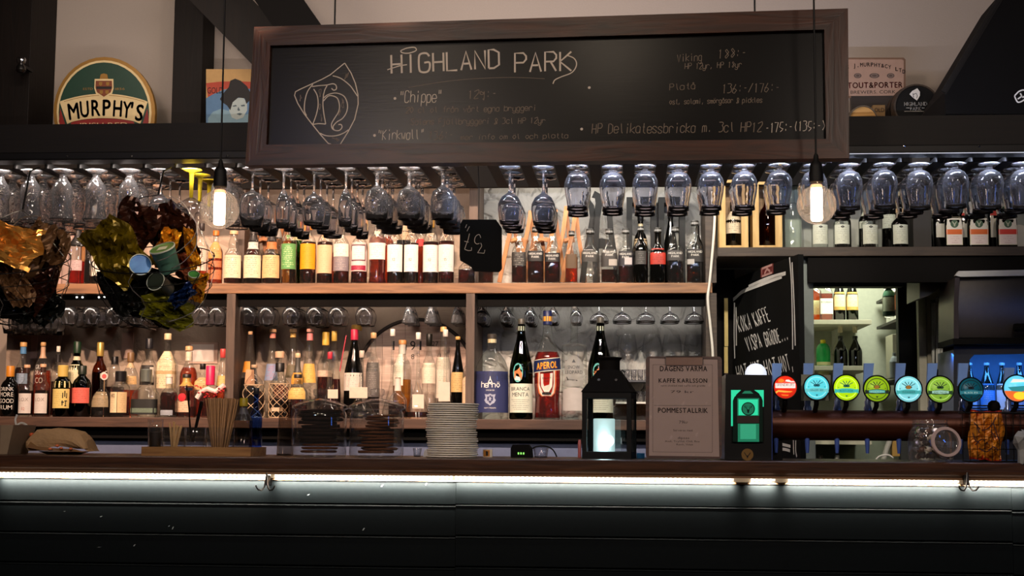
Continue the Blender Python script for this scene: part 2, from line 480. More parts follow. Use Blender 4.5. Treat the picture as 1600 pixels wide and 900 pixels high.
# room and joinery
M_WALL = plain('wall_paint', 'b9ada2', 0.9, var=0.04, bump=0.15, scale=120)
M_CEIL = plain('ceiling_paint', '6a625a', 0.9)
M_DARKWALL = plain('guest_room_wall', '2c241f', .9)
M_FLOOR = wood('floor_wood', '2a1d14', '4a3423', 0.5)
M_DARK = wood('dark_stained_wood', '140d09', '2a1a10', 0.5)
M_BEAM = wood('beam_wood', '070504', '100a07', 0.6)
M_BROWNPOST = wood('brown_post_wood', '090503', '140b06', 0.6, stretch=(12, 12, 1))
M_SIGNWOOD = wood('sign_frame_wood', '160803', '3e1c09', 0.38, bump=0.4)
M_SIGNWOODV = wood('sign_frame_wood_upright', '160803', '3e1c09', 0.38, stretch=(12, 12, 1), bump=0.4)
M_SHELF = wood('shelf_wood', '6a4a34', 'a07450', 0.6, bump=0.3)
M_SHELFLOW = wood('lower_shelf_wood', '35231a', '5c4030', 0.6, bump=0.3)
M_SHELFDARK = wood('right_shelf_wood', '2c231c', '4a3c30', 0.6)
M_POST = wood('divider_wood', '4b3d35', '6a574b', 0.6, stretch=(14, 14, 1))
M_COUNTER = wood('counter_wood', '2b180d', '4e2f1b', 0.38, scale=4, coat=0.2)
M_COUNTERTRIM = wood('counter_trim_wood', '6b4a2c', '96704a', 0.5)
M_PANEL = plain('counter_panel_paint', '0e1315', 0.55, spec=.08, var=0.18, bump=0.05, scale=60)
M_BLACK = plain('matt_black', '060606', 0.6, spec=.25)
M_SOFTBLACK = plain('soft_black', '0a0807', 0.8, spec=.15)
M_METALBLACK = plain('black_metal', '09090a', 0.45, 0.3)
M_CHROME = plain('chrome', 'c9ccd2', 0.12, 1.0, var=0.03)
M_STEEL = plain('brushed_steel', '6b6a68', 0.3, 1.0, var=0.06)
M_SILVERWIRE = plain('silver_wire', 'b9b4ae', 0.3, 0.9)
M_WHITEPLASTIC = plain('white_plastic', 'd9d6cc', 0.45)
M_CREAM = plain('cream_paint', 'c9c4ae', 0.7)
M_GREYGREEN = plain('grey_green_paint', '8d938c', 0.8)
M_KWALL = plain('kitchen_wall_paint', 'b5b7a6', 0.85)
M_BLUEGREY = plain('blue_grey_paint', '656e8a', 0.85)
M_CHALKBOARD = plain('chalkboard_paint', '0a0b0b', 0.85, bump=0.1, spec=.15)
M_CHALK = plain('chalk', 'bcb0a2', 0.95)
M_CHALKDIM = plain('faint_chalk', '74675a', 0.95)
M_CHALKWHITE = plain('white_chalk', 'f4f2ec', 0.95)
M_RATTAN = plain('rattan', 'd8b894', 0.6)
M_CORK = plain('cork', 'd0a878', 0.8, var=0.2)
M_BRASS = plain('brass', 'b08a3c', 0.35, 0.9)
M_INK = plain('printing_ink', '1a1614', 0.8)
M_WHITEINK = plain('white_print', 'efece6', 0.7)
M_GOLDINK = plain('gold_print', 'c8a050', 0.5)

for _m in (M_SIGNWOOD, M_SIGNWOODV, M_BEAM, M_METALBLACK, M_BROWNPOST): _m.node_tree.nodes['Principled BSDF'].inputs['Specular IOR Level'].default_value = .25
# chalk sign: dark varnished board with faint horizontal grain, shiny enough to mirror the room lamps softly
m, nt, b = newmat('sign_board_varnish')
M_SIGNBOARD = m
tc = nt.nodes.new('ShaderNodeTexCoord'); mp = nt.nodes.new('ShaderNodeMapping'); mp.inputs['Scale'].default_value = (2, 14, 30)
nz = nt.nodes.new('ShaderNodeTexNoise'); nz.inputs['Scale'].default_value = 4; nz.inputs['Detail'].default_value = 6; nz.inputs['Distortion'].default_value = 0.8
nt.links.new(tc.outputs['Object'], mp.inputs['Vector']); nt.links.new(mp.outputs['Vector'], nz.inputs['Vector'])
b.inputs['Base Color'].default_value = C4('040303'); b.inputs['Roughness'].default_value = 0.30; b.inputs['Specular IOR Level'].default_value = 0.14
bp = nt.nodes.new('ShaderNodeBump'); bp.inputs['Strength'].default_value = 0.06; bp.inputs['Distance'].default_value = 0.003
nt.links.new(nz.outputs['Fac'], bp.inputs['Height']); nt.links.new(bp.outputs['Normal'], b.inputs['Normal'])

# rough stone-like plaster behind the bottles
def plaster(key, c1, c2, sc=9.0):
    m, nt, b = newmat(key)
    tc = nt.nodes.new('ShaderNodeTexCoord')
    nz = nt.nodes.new('ShaderNodeTexNoise'); nz.inputs['Scale'].default_value = sc*0.7; nz.inputs['Detail'].default_value = 6; nz.inputs['Distortion'].default_value = 1.2
    vo = nt.nodes.new('ShaderNodeTexVoronoi'); vo.feature = 'DISTANCE_TO_EDGE'; vo.inputs['Scale'].default_value = sc
    ad = nt.nodes.new('ShaderNodeVectorMath'); ad.operation = 'ADD'
    sc2 = nt.nodes.new('ShaderNodeVectorMath'); sc2.operation = 'SCALE'; sc2.inputs['Scale'].default_value = 0.12
    nt.links.new(tc.outputs['Object'], nz.inputs['Vector']); nt.links.new(nz.outputs['Color'], sc2.inputs[0])
    nt.links.new(tc.outputs['Object'], ad.inputs[0]); nt.links.new(sc2.outputs[0], ad.inputs[1]); nt.links.new(ad.outputs[0], vo.inputs['Vector'])
    mx = nt.nodes.new('ShaderNodeMix'); mx.data_type = 'RGBA'; mx.inputs['A'].default_value = C4(c1); mx.inputs['B'].default_value = C4(c2)
    nt.links.new(nz.outputs['Fac'], mx.inputs['Factor']); nt.links.new(mx.outputs['Result'], b.inputs['Base Color'])
    sm = nt.nodes.new('ShaderNodeMath'); sm.operation = 'SMOOTH_MIN'; sm.inputs[1].default_value = 0.12; sm.inputs[2].default_value = 0.08
    nt.links.new(vo.outputs['Distance'], sm.inputs[0])
    s3 = nt.nodes.new('ShaderNodeMath'); s3.operation = 'MULTIPLY_ADD'; s3.inputs[1].default_value = 3.0
    nt.links.new(sm.outputs[0], s3.inputs[0]); nt.links.new(nz.outputs['Fac'], s3.inputs[2])
    bp = nt.nodes.new('ShaderNodeBump'); bp.inputs['Strength'].default_value = 0.9; bp.inputs['Distance'].default_value = 0.03
    nt.links.new(s3.outputs[0], bp.inputs['Height']); nt.links.new(bp.outputs['Normal'], b.inputs['Normal'])
    b.inputs['Roughness'].default_value = 0.75
    return m
M_STONE = plaster('stone_plaster', '8a7668', 'd0bca8', 5)
M_STONEW = plaster('white_stone_plaster', 'a09c94', 'd8d4cc', 9)

G_CLEAR = glass('clear_glass', (0.97, 0.98, 0.98), (0.35, 0.36, 0.38), refl=0.34)
G_JAR = glass('jar_glass', (.95, .96, .97), (.42, .43, .46), refl=.6, base=.08, haze=.025)
G_CANDY = glass('candy_jar_glass', (.95, .96, .98), (.42, .43, .48), refl=.7, base=.12, haze=.06)
G_BOTTLE = glass('bottle_glass', (0.95, 0.97, 0.96), (0.30, 0.32, 0.32), refl=0.5, base=0.06, haze=.02)
G_GREEN = glass('green_glass', (0.10, 0.28, 0.08), (0.2, 0.3, 0.2), refl=0.3, base=0.05)
G_DKGREEN = glass('dark_green_glass', (0.055, 0.075, 0.02), (0.15, 0.2, 0.1), refl=0.3, base=0.05)
G_BROWN = glass('brown_glass', (0.35, 0.13, 0.03), (0.2, 0.2, 0.2), refl=0.3, base=0.05)
G_BLACK = plain('black_glass', '070706', 0.08, spec=0.6)
G_AMBER = glass('amber_spirit', (0.66, 0.20, 0.03), (0.4, 0.25, 0.2), refl=0.12, base=0.02)
G_DARKSPIRIT = glass('dark_spirit', (0.26, 0.07, 0.02), (0.3, 0.2, 0.2), refl=0.12, base=0.02)
G_RED = glass('red_spirit', (0.75, 0.10, 0.05), (0.4, 0.2, 0.2), refl=0.12, base=0.02)
G_DEEPRED = glass('deep_red_spirit', (0.30, 0.03, 0.03), (0.3, 0.2, 0.2), refl=0.12, base=0.02)
G_GOLD = glass('golden_spirit', (0.85, 0.55, 0.12), (0.5, 0.35, 0.2), refl=0.12, base=0.02)
G_ORANGE = glass('orange_spirit', (0.80, 0.26, 0.03), (0.5, 0.3, 0.2), refl=0.12, base=0.02)
def solidglass(key, tint=(1, 1, 1), rough=0.0, bump=0.0, bscale=60, haze=0.05):
    if key in MATS: return MATS[key]
    m = bpy.data.materials.new(key); m.use_nodes = True; MATS[key] = m
    nt = m.node_tree; nt.nodes.clear()
    out = nt.nodes.new('ShaderNodeOutputMaterial'); g = nt.nodes.new('ShaderNodeBsdfGlass')
    g.inputs['Color'].default_value = (*tint, 1); g.inputs['Roughness'].default_value = rough; g.inputs['IOR'].default_value = 1.48
    if bump:
        tc = nt.nodes.new('ShaderNodeTexCoord'); nz = nt.nodes.new('ShaderNodeTexNoise'); nz.inputs['Scale'].default_value = bscale
        nt.links.new(tc.outputs['Object'], nz.inputs['Vector'])
        bp = nt.nodes.new('ShaderNodeBump'); bp.inputs['Strength'].default_value = bump; bp.inputs['Distance'].default_value = 0.005
        nt.links.new(nz.outputs['Fac'], bp.inputs['Height']); nt.links.new(bp.outputs['Normal'], g.inputs['Normal'])
    df = nt.nodes.new('ShaderNodeBsdfDiffuse'); df.inputs['Color'].default_value = (.9, .9, .93, 1)      # white share put in as haze to brighten the glass
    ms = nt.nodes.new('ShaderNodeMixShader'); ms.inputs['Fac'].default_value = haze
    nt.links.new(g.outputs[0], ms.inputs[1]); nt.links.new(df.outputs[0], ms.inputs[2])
    nt.links.new(ms.outputs[0], out.inputs['Surface'])
    return m
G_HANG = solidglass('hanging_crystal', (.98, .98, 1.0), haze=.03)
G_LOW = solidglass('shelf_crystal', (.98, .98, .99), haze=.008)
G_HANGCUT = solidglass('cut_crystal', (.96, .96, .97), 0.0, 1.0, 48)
G_RACK = glass('hanging_glass', (0.95, 0.95, 0.97), (0.30, 0.31, 0.36), refl=0.55, base=0.07, rough=0.03)
G_RACKCUT = glass('cut_hanging_glass', (0.93, 0.93, 0.95), (0.34, 0.34, 0.38), refl=0.6, base=0.09, rough=0.04, bump=0.9, bscale=55)
G_YELLOW = plain('yellow_stem', 'd8c02c', 0.25)
G_PANE = glass('window_pane', (0.96, 0.98, 0.98), (0.7, 0.75, 0.75), refl=0.3, base=0.05)
G_BULB = glass('bulb_glass', (1.0, 0.92, 0.85), (0.45, 0.33, 0.28), refl=0.5, base=0.06, haze=.05)
LIQ = {'amber': G_AMBER, 'dark': G_DARKSPIRIT, 'red': G_RED, 'deep': G_DEEPRED, 'gold': G_GOLD, 'orange': G_ORANGE}
GLS = {'clear': G_BOTTLE, 'green': G_GREEN, 'dkgreen': G_DKGREEN, 'brown': G_BROWN, 'black': G_BLACK}
# ------------------------------------------------------------------ the room
def pb(px0, py0, px1, py1, Y, depth=0.02):
    """box corners whose front face fills these pixels on the plane y = Y"""
    pm, qm = (px0+px1)/2, (py0+py1)/2
    x0, x1 = P(px0, qm, Y).x, P(px1, qm, Y).x
    z1, z0 = P(pm, py0, Y).z, P(pm, py1, Y).z
    return (x0, Y, z0), (x1, Y+depth, z1)
def pbox(name, px0, py0, px1, py1, Y, depth, m, parent=None, bev=0.0):
    a, b = pb(px0, py0, px1, py1, Y, depth)
    return G().box(a, b, bev).build(name, m, parent)
XL, XR, ZC = -3.7, 3.0, 3.75
structure(G().box((XL, -2.2, -0.05), (XR, 8.5, 0)).build('floor', M_FLOOR))
structure(G().box((XL, -2.2, ZC), (XR, 8.5, ZC+0.05)).build('ceiling', M_DARKWALL))
structure(G().box((XL-0.05, -2.2, 0), (XL, 8.5, ZC)).build('wall_left', M_DARKWALL))
structure(G().box((XR, -2.2, 0), (XR+0.05, 8.5, ZC)).build('wall_right', M_DARKWALL))
structure(G().box((XL, -2.25, 0), (XR, -2.2, ZC)).build('wall_front', M_DARKWALL))
xa, xb = P(1268, 500, 7.3).x, P(1437, 500, 7.3).x
zt = P(1350, 438, 7.3).z
frw = Frame((0, 7.3, 0), (1, 0, 0), (0, 0, 1))
structure(G().prism([(XL, 0), (xa, 0), (xa, zt), (xb, zt), (xb, 0), (XR, 0), (XR, ZC), (XL, ZC)], frw, -0.08, 0).build('wall_back', M_WALL))
structure(G().box((xa-0.1, 8.25, 0), (xb+0.5, 8.3, 2.4)).build('wall_kitchen', M_KWALL))
structure(G().box((xa-0.12, 7.38, 0), (xa-0.06, 8.25, 2.4)).build('wall_kitchen_left', M_KWALL))
structure(G().box((xb+0.42, 7.38, 0), (xb+0.48, 8.25, 2.4)).build('wall_kitchen_right', M_KWALL))

# --- bar counter
CT = P(800, 717.5, 4.9).z
YF = 4.93                                           # face of the panelling
cx0, cx1 = -2.6, 1.9
pf_ = [(4.903, CT), (4.9, CT-.003), (4.9, CT-.030), (4.904, CT-.040), (4.917, CT-.0502), (5.46, CT-.0502), (5.46, CT)]
t = tag(G().add([(cx0, y, z) for y, z in pf_]+[(cx1, y, z) for y, z in pf_], [list(range(7))[::-1], list(range(7, 14))]+[[i, (i+1) % 7, 7+(i+1) % 7, 7+i] for i in range(7)]).build('countertop', M_COUNTER), 'long dark brown wooden countertop running the whole width of the bar', 'countertop')
front = thing('bar_front', (0, YF, 0), 'black painted panelled bar front below the glowing light strip', 'bar')
# boards: three runs between the joints seen at the photograph's seams
xj = [cx0, P(712, 800, YF).x, P(1581, 800, YF).x, cx1]
zb = [P(800, q, YF).z for q in (753, 791.5, 841, 889.5, 938)]
zb.append(zb[-1]-0.103)
while zb[-1] > 0.12: zb.append(zb[-1]-0.104)
zb[-1] = 0.02
dz = [0.0, 0.004, -0.001]
for r in range(3):
    for k in range(len(zb)-1):
        z1, z0 = zb[k], zb[k+1]
        xo0, xo1 = xj[r]+0.0006, xj[r+1]-0.0006
        g = G(); o = dz[r] if k else dz[r]*0.4
        yy = -0.002*(r == 1)
        # tongue-and-groove: lower lip stands proud with a rounded nose
        prof = [(0.016, z1+o), (yy+0.001, z1+o), (yy-0.0025, z1+o-0.003), (yy-0.0025, z1+o-0.0042), (yy, z1+o-0.006), (yy, z0+o+0.006), (yy+0.005, z0+o+0.0022), (0.016, z0+o+0.0022)]
        n = len(prof)
        g.add([(xo0, y, z) for y, z in prof] + [(xo1, y, z) for y, z in prof],
              [list(range(n))[::-1], list(range(n, 2*n))] + [[i, (i+1) % n, n+(i+1) % n, n+i] for i in range(n)])
        g.build('board', M_PANEL, front)
G().box((cx0, 0.016, 0.0), (cx1, 0.05, CT-0.06)).build('backing', M_BLACK, front)
# scuffs on the paint, chips of bare white
for px, py, a, b in ((158, 807, 5, 2), (101, 799, 4, 1), (264, 822, 3, 2), (270, 825, 3, 4), (155, 855, 8, 1), (210, 852, 4, 3), (568, 827, 4, 4), (482, 773, 5, 2), (597, 759, 4, 3), (666, 756, 3, 4), (789, 778, 3, 1), (877, 764, 2, 2), (1073, 787, 5, 1), (1314, 792, 5, 3), (1443, 770, 6, 1)):
    fr = upright(YF-0.0007, px, py); u, v = fr.pix(px, py); s = fr.scale(px, py)
    G().ngon([(u-a*s/2, v-b*s/2), (u, v-b*s/2+0.3*s), (u+a*s/2, v+b*s/2), (u, v+b*s/2-0.3*s)], fr, 0.0).build('paint_chip', plain('bare_chip', '8f9898', 0.8), front, mw=Matrix.Translation((0, -YF, 0)))
# moulding and LED strip under the edge
zs1, zs0 = P(800, 742, 4.9).z, P(800, 753.5, 4.9).z
tag(G().box((cx0, 4.917, zs0), (cx1, 4.9295, zs1+0.002), 0.001).build('counter_moulding', M_COUNTERTRIM), 'pale wooden moulding along the bar edge under the light strip', 'moulding')
strip = thing('light_strip', (0, 4.912, 0), 'glowing white strip light running along the counter edge', 'light strip')
ECOL = (1.0, 0.90, 0.76)
M_LED = plain('led_glow', 'ffffff', 0.4, emit=12.0, ecol=ECOL)
M_LEDSOFT = plain('led_channel_glow', 'fff4e0', 0.4, emit=1.1, ecol=ECOL)
M_LEDOFF = plain('led_channel', 'c8b89c', 0.4)
runs = [(-5, 421), (428, 706), (710, 1147), (1174, 1212), (1232, 1500), (1511, 1610)]
zm = P(800, 746.5, 4.9).z
G().box((cx0, -0.004, zm-0.0085), (cx1, 0.0048, zm+0.0045)).build('channel', M_LEDOFF, strip)
for a, b in runs:
    xa_, xb_ = P(a, 745, 4.89).x, P(b, 745, 4.89).x
    pq = [(-.009, zm+.0035), (-.009, zm+.001), (-.0012, zm-.0080), (-.0002, zm-.0080), (-.0002, zm+.0035)]
    G().add([(xa_, y, z) for y, z in pq]+[(xb_, y, z) for y, z in pq], [list(range(5))[::-1], list(range(5, 10))]+[[i, (i+1) % 5, 5+(i+1) % 5, 5+i] for i in range(5)]).build('glow_tube', M_LEDSOFT, strip)
    g = G(); x = xa_+0.004
    while x < xb_-0.003:
        g.box((x-0.0035, -0.0105, zm-0.0045), (x+0.0035, -0.0085, zm+0.0030)); x += 0.0148
    stuff(g.build('diode', M_LED, strip))
    l_ = lamp('strip_lamp', 'AREA', ((xa_+xb_)/2, 4.9045, zm-.0105), ((xa_+xb_)/2, 4.9045+1.3, zm-1), 8*(xb_-xa_), ECOL, spread=radians(98), shape='RECTANGLE', size=xb_-xa_, size_y=.006)

# double coat hooks under the edge
for px, lab in ((422, 'black double coat hook under the counter edge in front of the glass cookie jar'), (1506, 'black double coat hook under the counter edge in front of the wire basket')):
    h = thing('coat_hook', P(px, 752, YF-0.004), lab, 'hook', 'coat hooks under the bar edge')
    G().box((-0.006, -0.045, -0.012), (0.006, 0.004, 0.022), 0.002).build('hook_plate', M_METALBLACK, h)
    for sgn in (-1, 1):
        pts = [(0, -0.05, 0.03), (sgn*0.003, -0.052, 0.0), (sgn*0.006, -0.055, -0.018), (sgn*0.014, -0.06, -0.028), (sgn*0.024, -0.064, -0.026), (sgn*0.031, -0.066, -0.016)]
        shade_auto(G().tube(pts, 0.0028, 8).lathe([(0, -0.004), (0.004, 0), (0, 0.004)], 8, (sgn*0.031, -0.066, -0.014)).build('prong', M_STEEL, h))

# --- back bar: shelves, dividers, valance, rear panel
YS = 6.55
ZU, ZL, ZR = P(600, 442.5, YS).z, P(500, 653.5, YS).z, P(1400, 385.5, 6.42).z
TU = 0.046
xs0, xs1 = -3.0, P(1113, 450, YS).x
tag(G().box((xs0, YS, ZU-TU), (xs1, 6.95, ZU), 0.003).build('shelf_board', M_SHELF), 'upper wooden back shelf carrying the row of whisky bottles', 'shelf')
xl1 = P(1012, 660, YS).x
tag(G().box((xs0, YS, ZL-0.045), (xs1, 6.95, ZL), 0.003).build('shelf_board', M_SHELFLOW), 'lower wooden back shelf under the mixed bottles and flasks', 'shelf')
tag(G().box((xs0, 6.47, 2.30), (P(1600, 300, 6.47).x+0.4, 6.50, 2.60)).build('valance', M_SOFTBLACK), 'black board above the back shelves behind the hanging glasses', 'board')
tag(G().box((xs0, 6.50, 2.575), (P(1600, 300, 6.47).x+0.4, 7.30, 2.60)).build('cabinet_top', M_DARK), 'dark top board of the back bar holding signs', 'board')
structure(G().box((xs0, 6.95, ZL-0.05), (P(742, 500, 6.95).x, 6.98, 2.575)).build('wall_bar_left', M_STONE))
structure(G().box((P(742, 500, 6.95).x, 6.95, ZL-0.05), (xs1+0.03, 6.98, 2.575)).build('wall_bar_middle', M_STONEW))
structure(G().box((xs0, 6.64, 0), (P(1098, 500, 6.64).x, 6.66, ZL-0.047)).build('wall_bar_low', M_BLUEGREY))
for px0, px1, lab, m in ((353.5, 367, 'wooden upright divider of the back shelves behind the glowing bulb', M_POST), (728, 741.5, 'wooden upright divider of the back shelves beside the black number tag', M_POST), (1103, 1120, 'grey wooden end post of the back shelves with the white cable', M_SHELFDARK)):
    x0, x1 = P(px0, 500, YS).x, P(px1, 500, YS).x
    d = thing('divider', (x0, YS+0.003, 0), lab, 'post')
    G().box((0, .13 if px0 < 500 else .10 if px0 < 900 else 0, ZU+.0003), (x1-x0, 0.395, 2.5745)).build('upper_board', m, d)
    G().box((0, 0, ZL+.0003), (x1-x0, 0.395, ZU-TU-.0003)).build('lower_board', m, d)
    if px0 > 1000: G().box((0, 0, 0.02), (x1-x0, 0.395, ZL-0.046)).build('foot_board', m, d)
# dark strip light housing under the upper shelf
tag(G().box((xs0, 6.60, ZU-TU-0.055), (P(726, 470, YS).x, 6.63, ZU-TU)).build('shelf_apron', M_SOFTBLACK), 'black apron under the upper shelf behind the hanging wine glasses', 'board')
tag(G().box((P(744, 470, YS).x, 6.60, ZU-TU-0.055), (P(1102, 470, YS).x, 6.63, ZU-TU)).build('shelf_apron', M_SOFTBLACK), 'black apron under the upper shelf behind the hanging coupes', 'board')
# added dark board in place of the shade under the lower shelf
tag(G().box((xs0, 6.60, ZL-0.095), (xs1, 6.62, ZL-0.046)).build('shelf_apron', M_SOFTBLACK), 'black board standing for the shade under the lower shelf above the blue grey wall', 'board')

# --- header beam that carries the glass rack
ZB1 = P(0, 195, 4.84).z; ZB = P(0, 251, 4.84).z
bx = thing('header_beam', (0, 4.84, 0), 'long black beam over the bar carrying the hanging glasses', 'beam')
G().box((-2.6, 0, ZB+0.02), (1.9, 0.09, ZB1)).build('beam_board', M_BEAM, bx)
G().box((-2.6, -0.004, ZB), (1.9, 0.085, ZB+0.028), 0.004).build('lower_rail', M_METALBLACK, bx)
for px in (104, 205, 355, 1413, 1530):
    q = P(px, 244 if px < 800 else 228, 4.834)
    shade_auto(G().lathe([(0.0045, 0), (0.004, 0.0015), (0, 0.003)], 10).build('screw', M_CHROME, bx, mw=Matrix.Translation((q.x, -0.004, q.z)) @ Matrix.Rotation(pi/2, 4, 'X')))
M_BLUELED = plain('blue_white_led', 'dfe6ff', 0.4, emit=.35, ecol=(0.75, 0.82, 1.0))
G().box((P(1327, 238, 4.84).x, -0.006, ZB-0.0015), (1.9, 0.0, ZB+0.0004)).build('light_line', M_BLUELED, bx)

# --- dark timbers against the upper wall
def bar3(a, b, wd, dp, m, name, lab, cat='beam'):
    """square timber from a to b (points), width wd, depth dp"""
    a, b = Vector(a), Vector(b); t = (b-a).normalized(); n = Vector((0, 1, 0)); sd = t.cross(n).normalized(); n = sd.cross(t)
    g = G(); vs = []
    for p in (a, b):
        for i, j in ((-1, -1), (1, -1), (1, 1), (-1, 1)): vs.append(p + sd*(i*wd/2) + n*(j*dp/2))
    g.add(vs, [(0, 3, 2, 1), (4, 5, 6, 7), (0, 1, 5, 4), (1, 2, 6, 5), (2, 3, 7, 6), (3, 0, 4, 7)])
    return tag(g.build(name, m), lab, cat)
YT = 6.40
def vpost(px0, px1, ytop, lab, m, Y=YT, dp=0.16):
    x0, x1 = P(px0, 100, Y).x, P(px1, 100, Y).x
    return tag(G().box((x0, Y, 2.602 if Y > 6.46 else ZL), (x1, Y+dp, ZC), 0.003).build('timber_post', m), lab, 'post')
vpost(-60, 47, 0, 'wide dark timber post at the far end of the bar beside the green sign', M_BROWNPOST, 6.98, 0.318)
vpost(270, 316, 0, 'dark brown timber post between the green sign and the poster', M_BROWNPOST, 7.09, 0.208)
bar3(P(318, -28, 6.9), P(470, 128, 6.9), 0.22, 0.1, M_BROWNPOST, 'brace', 'dark diagonal timber brace rising above the poster')
bar3(P(388, -70, 6.7), P(520, 120, 6.7), 0.19, 0.1, M_SOFTBLACK, 'brace', 'black diagonal brace in front of the brown one')
# sloping black soffit at the other end
so = Frame(P(1500, 100, 5.9), (1, 0, 0), (0, 0, 1))
soff = thing('soffit', so.pt(0, 0), 'black sloping soffit at the far end above the beer glasses', 'soffit', world=True)
poly = so.pixs([(1580, -30), (1476, 143), (1478, 178), (1700, 178), (1700, -30)])
G().prism(poly, so, -0.5, 0).build('soffit_board', M_SOFTBLACK, soff)
g = G(); g.ribbon(so.pixs([(1577, -26), (1474, 146)]), 9*so.scale(1520, 60), so, 0.004)
g.prism([so.pix(*q) for q in ((1580, -30), (1574, -30), (1470, 143), (1476, 146))], so, 0.0, 0.012).build('soffit_edge', M_BEAM, soff)
stroke_px(so, [[(1585, 150), (1592, 143), (1600, 141), (1606, 146), (1600, 156), (1591, 160), (1587, 155), (1585, 150)], [(1594, 146), (1598, 152), (1603, 148)], [(1590, 155), (1597, 150)]], 2.2, M_WHITEINK, soff, 'emblem', 0.002)
# small lamp fitting on the end post
f = thing('spot_fitting', P(33, 100, 6.86), 'small chrome spot fitting on the black end post', 'lamp')
shade_auto(G().lathe([(0.0, 0.03), (0.02, 0.03), (0.024, 0.02), (0.02, 0.006), (0.012, 0.0)], 14).build('cap', M_CHROME, f))
shade_auto(G().lathe([(0.012, 0.0), (0.022, -0.015), (0.024, -0.03), (0.015, -0.042), (0, -0.045)], 14).build('bulb', M_STEEL, f))
G().box((-0.006, 0.0, -0.01), (0.006, 0.13, 0.004)).build('bracket', M_METALBLACK, f)
# ------------------------------------------------------------------ bottles
PROF = {   # (radius, height[, squareness]) as shares of half the width and of the full height
'std':  [(.90, 0), (1, .015), (1, .57), (.96, .62), (.78, .68), (.50, .73), (.39, .78), (.36, .92)],
'mac':  [(.90, 0), (.99, .015), (1.0, .60), (.97, .655), (.80, .72), (.52, .77), (.40, .80), (.37, .92)],
'balv': [(.90, 0), (1, .02), (1, .50), (.92, .575), (.66, .64), (.53, .69), (.56, .75), (.50, .82), (.40, .86), (.38, .93)],
'hp':   [(.88, 0, .35), (.97, .02, .35), (1, .50, .35), (.96, .57, .3), (.76, .635, .15), (.50, .68, 0), (.42, .72, 0), (.40, .92, 0)],
'dec':  [(.88, 0), (1, .03), (1, .30), (.94, .42), (.74, .54), (.42, .62), (.26, .66), (.25, .90)],
'wine': [(.92, 0), (1, .012), (1, .48), (.93, .55), (.70, .66), (.46, .77), (.34, .84), (.31, .95)],
'aper': [(.92, 0), (.97, .012), (.93, .08), (.90, .18), (.95, .26), (1, .33), (1, .52), (.92, .58), (.66, .665), (.45, .73), (.36, .80), (.31, .95)],
'cyl':  [(.97, 0), (1, .01), (1, .61), (.97, .64), (.62, .655), (.34, .665), (.30, .69), (.29, .95)],
'demi': [(.96, 0), (1, .015), (1, .50), (.95, .59), (.80, .68), (.55, .755), (.34, .80), (.26, .835), (.25, .95)],
'flask':[(.95, 0), (1, .02), (.93, .08), (.70, .18), (.40, .29), (.22, .38), (.14, .46), (.12, .95)],
'cone': [(.94, 0), (1, .02), (.98, .30), (.86, .45), (.62, .62), (.42, .78), (.36, .84), (.33, .94)],
'jag':  [(.90, 0, .9), (1, .012, .9), (1, .60, .9), (.93, .67, .7), (.62, .74, .2), (.40, .78, 0), (.36, .80, 0), (.34, .92, 0)],
'sqr':  [(.94, 0, .9), (1, .01, .9), (1, .62, .9), (.92, .68, .6), (.55, .73, .1), (.36, .76, 0), (.33, .92, 0)],
'slim': [(.95, 0), (1, .01), (1, .55), (.85, .62), (.50, .68), (.40, .74), (.38, .92)],
'cask': [(.96, 0, .2), (1, .012, .2), (.92, .10, .2), (.95, .5, .2), (1, .60, .2), (.95, .66, .1), (.62, .74), (.38, .79), (.30, .92)],
'rib':  [(.92, 0), (1, .02), (.94, .07), (1, .12), (.94, .18), (1, .24), (.94, .30), (1, .36), (.95, .42), (1, .48), (.95, .54), (.80, .60), (.50, .66), (.38, .70), (.36, .92)],
'pet':  [(.85, 0), (1, .03), (1, .55), (.97, .65), (.85, .75), (.60, .84), (.34, .90), (.30, .97)],
'sqd':  [(.94, 0, .8), (1, .02, .8), (1, .42, .8), (.92, .50, .6), (.60, .60, .2), (.38, .68), (.34, .90)],
}
def prof_r(pr, z):
    """(radius, squareness) of a profile at height share z"""
    for a, b in zip(pr, pr[1:]):
        if a[1] <= z <= b[1]:
            t = (z-a[1])/max(b[1]-a[1], 1e-6)
            sa, sb = (a[2] if len(a) > 2 else 0), (b[2] if len(b) > 2 else 0)
            return a[0]+(b[0]-a[0])*t, sa+(sb-sa)*t
    q = pr[-1]; return q[0], (q[2] if len(q) > 2 else 0)
def surf(R, th, sq, sy):
    """point on the cross-section, th = 0 faces the guests, growing to the right"""
    ca, sa = sin(th), -cos(th); m = 1.0
    if sq > 0:
        e = 2+5*sq; m = 1/((abs(ca)**e+abs(sa)**e)**(1/e))
    return R*m*ca, R*m*sa*sy
def patch(pr, R, H, z0, z1, th, m, parent, name='label', off=0.0007, sy=1.0, uvm=True, th0=0.0, nz=2, arch=0.0):
    """curved sheet wrapped round the bottle"""
    na = 10; vs, uv, fs = [], [], []
    for j in range(nz+1):
        for i in range(na+1):
            q = i/na; t = th0 + (-th + 2*th*q)
            zz = z0 + (z1-z0)*j/nz
            if arch and j == nz: zz -= arch*(z1-z0)*(2*q-1)**2
            r, sq = prof_r(pr, min(max(zz/H, 0), 1))
            x, y = surf(r*R+off, t, sq, sy)
            vs.append((x, y, zz)); uv.append((q, j/nz))
    for j in range(nz):
        for i in range(na):
            a = j*(na+1)+i; fs.append([a, a+1, a+na+2, a+na+1])
    return mesh(name, vs, fs, m, parent, True, uv)
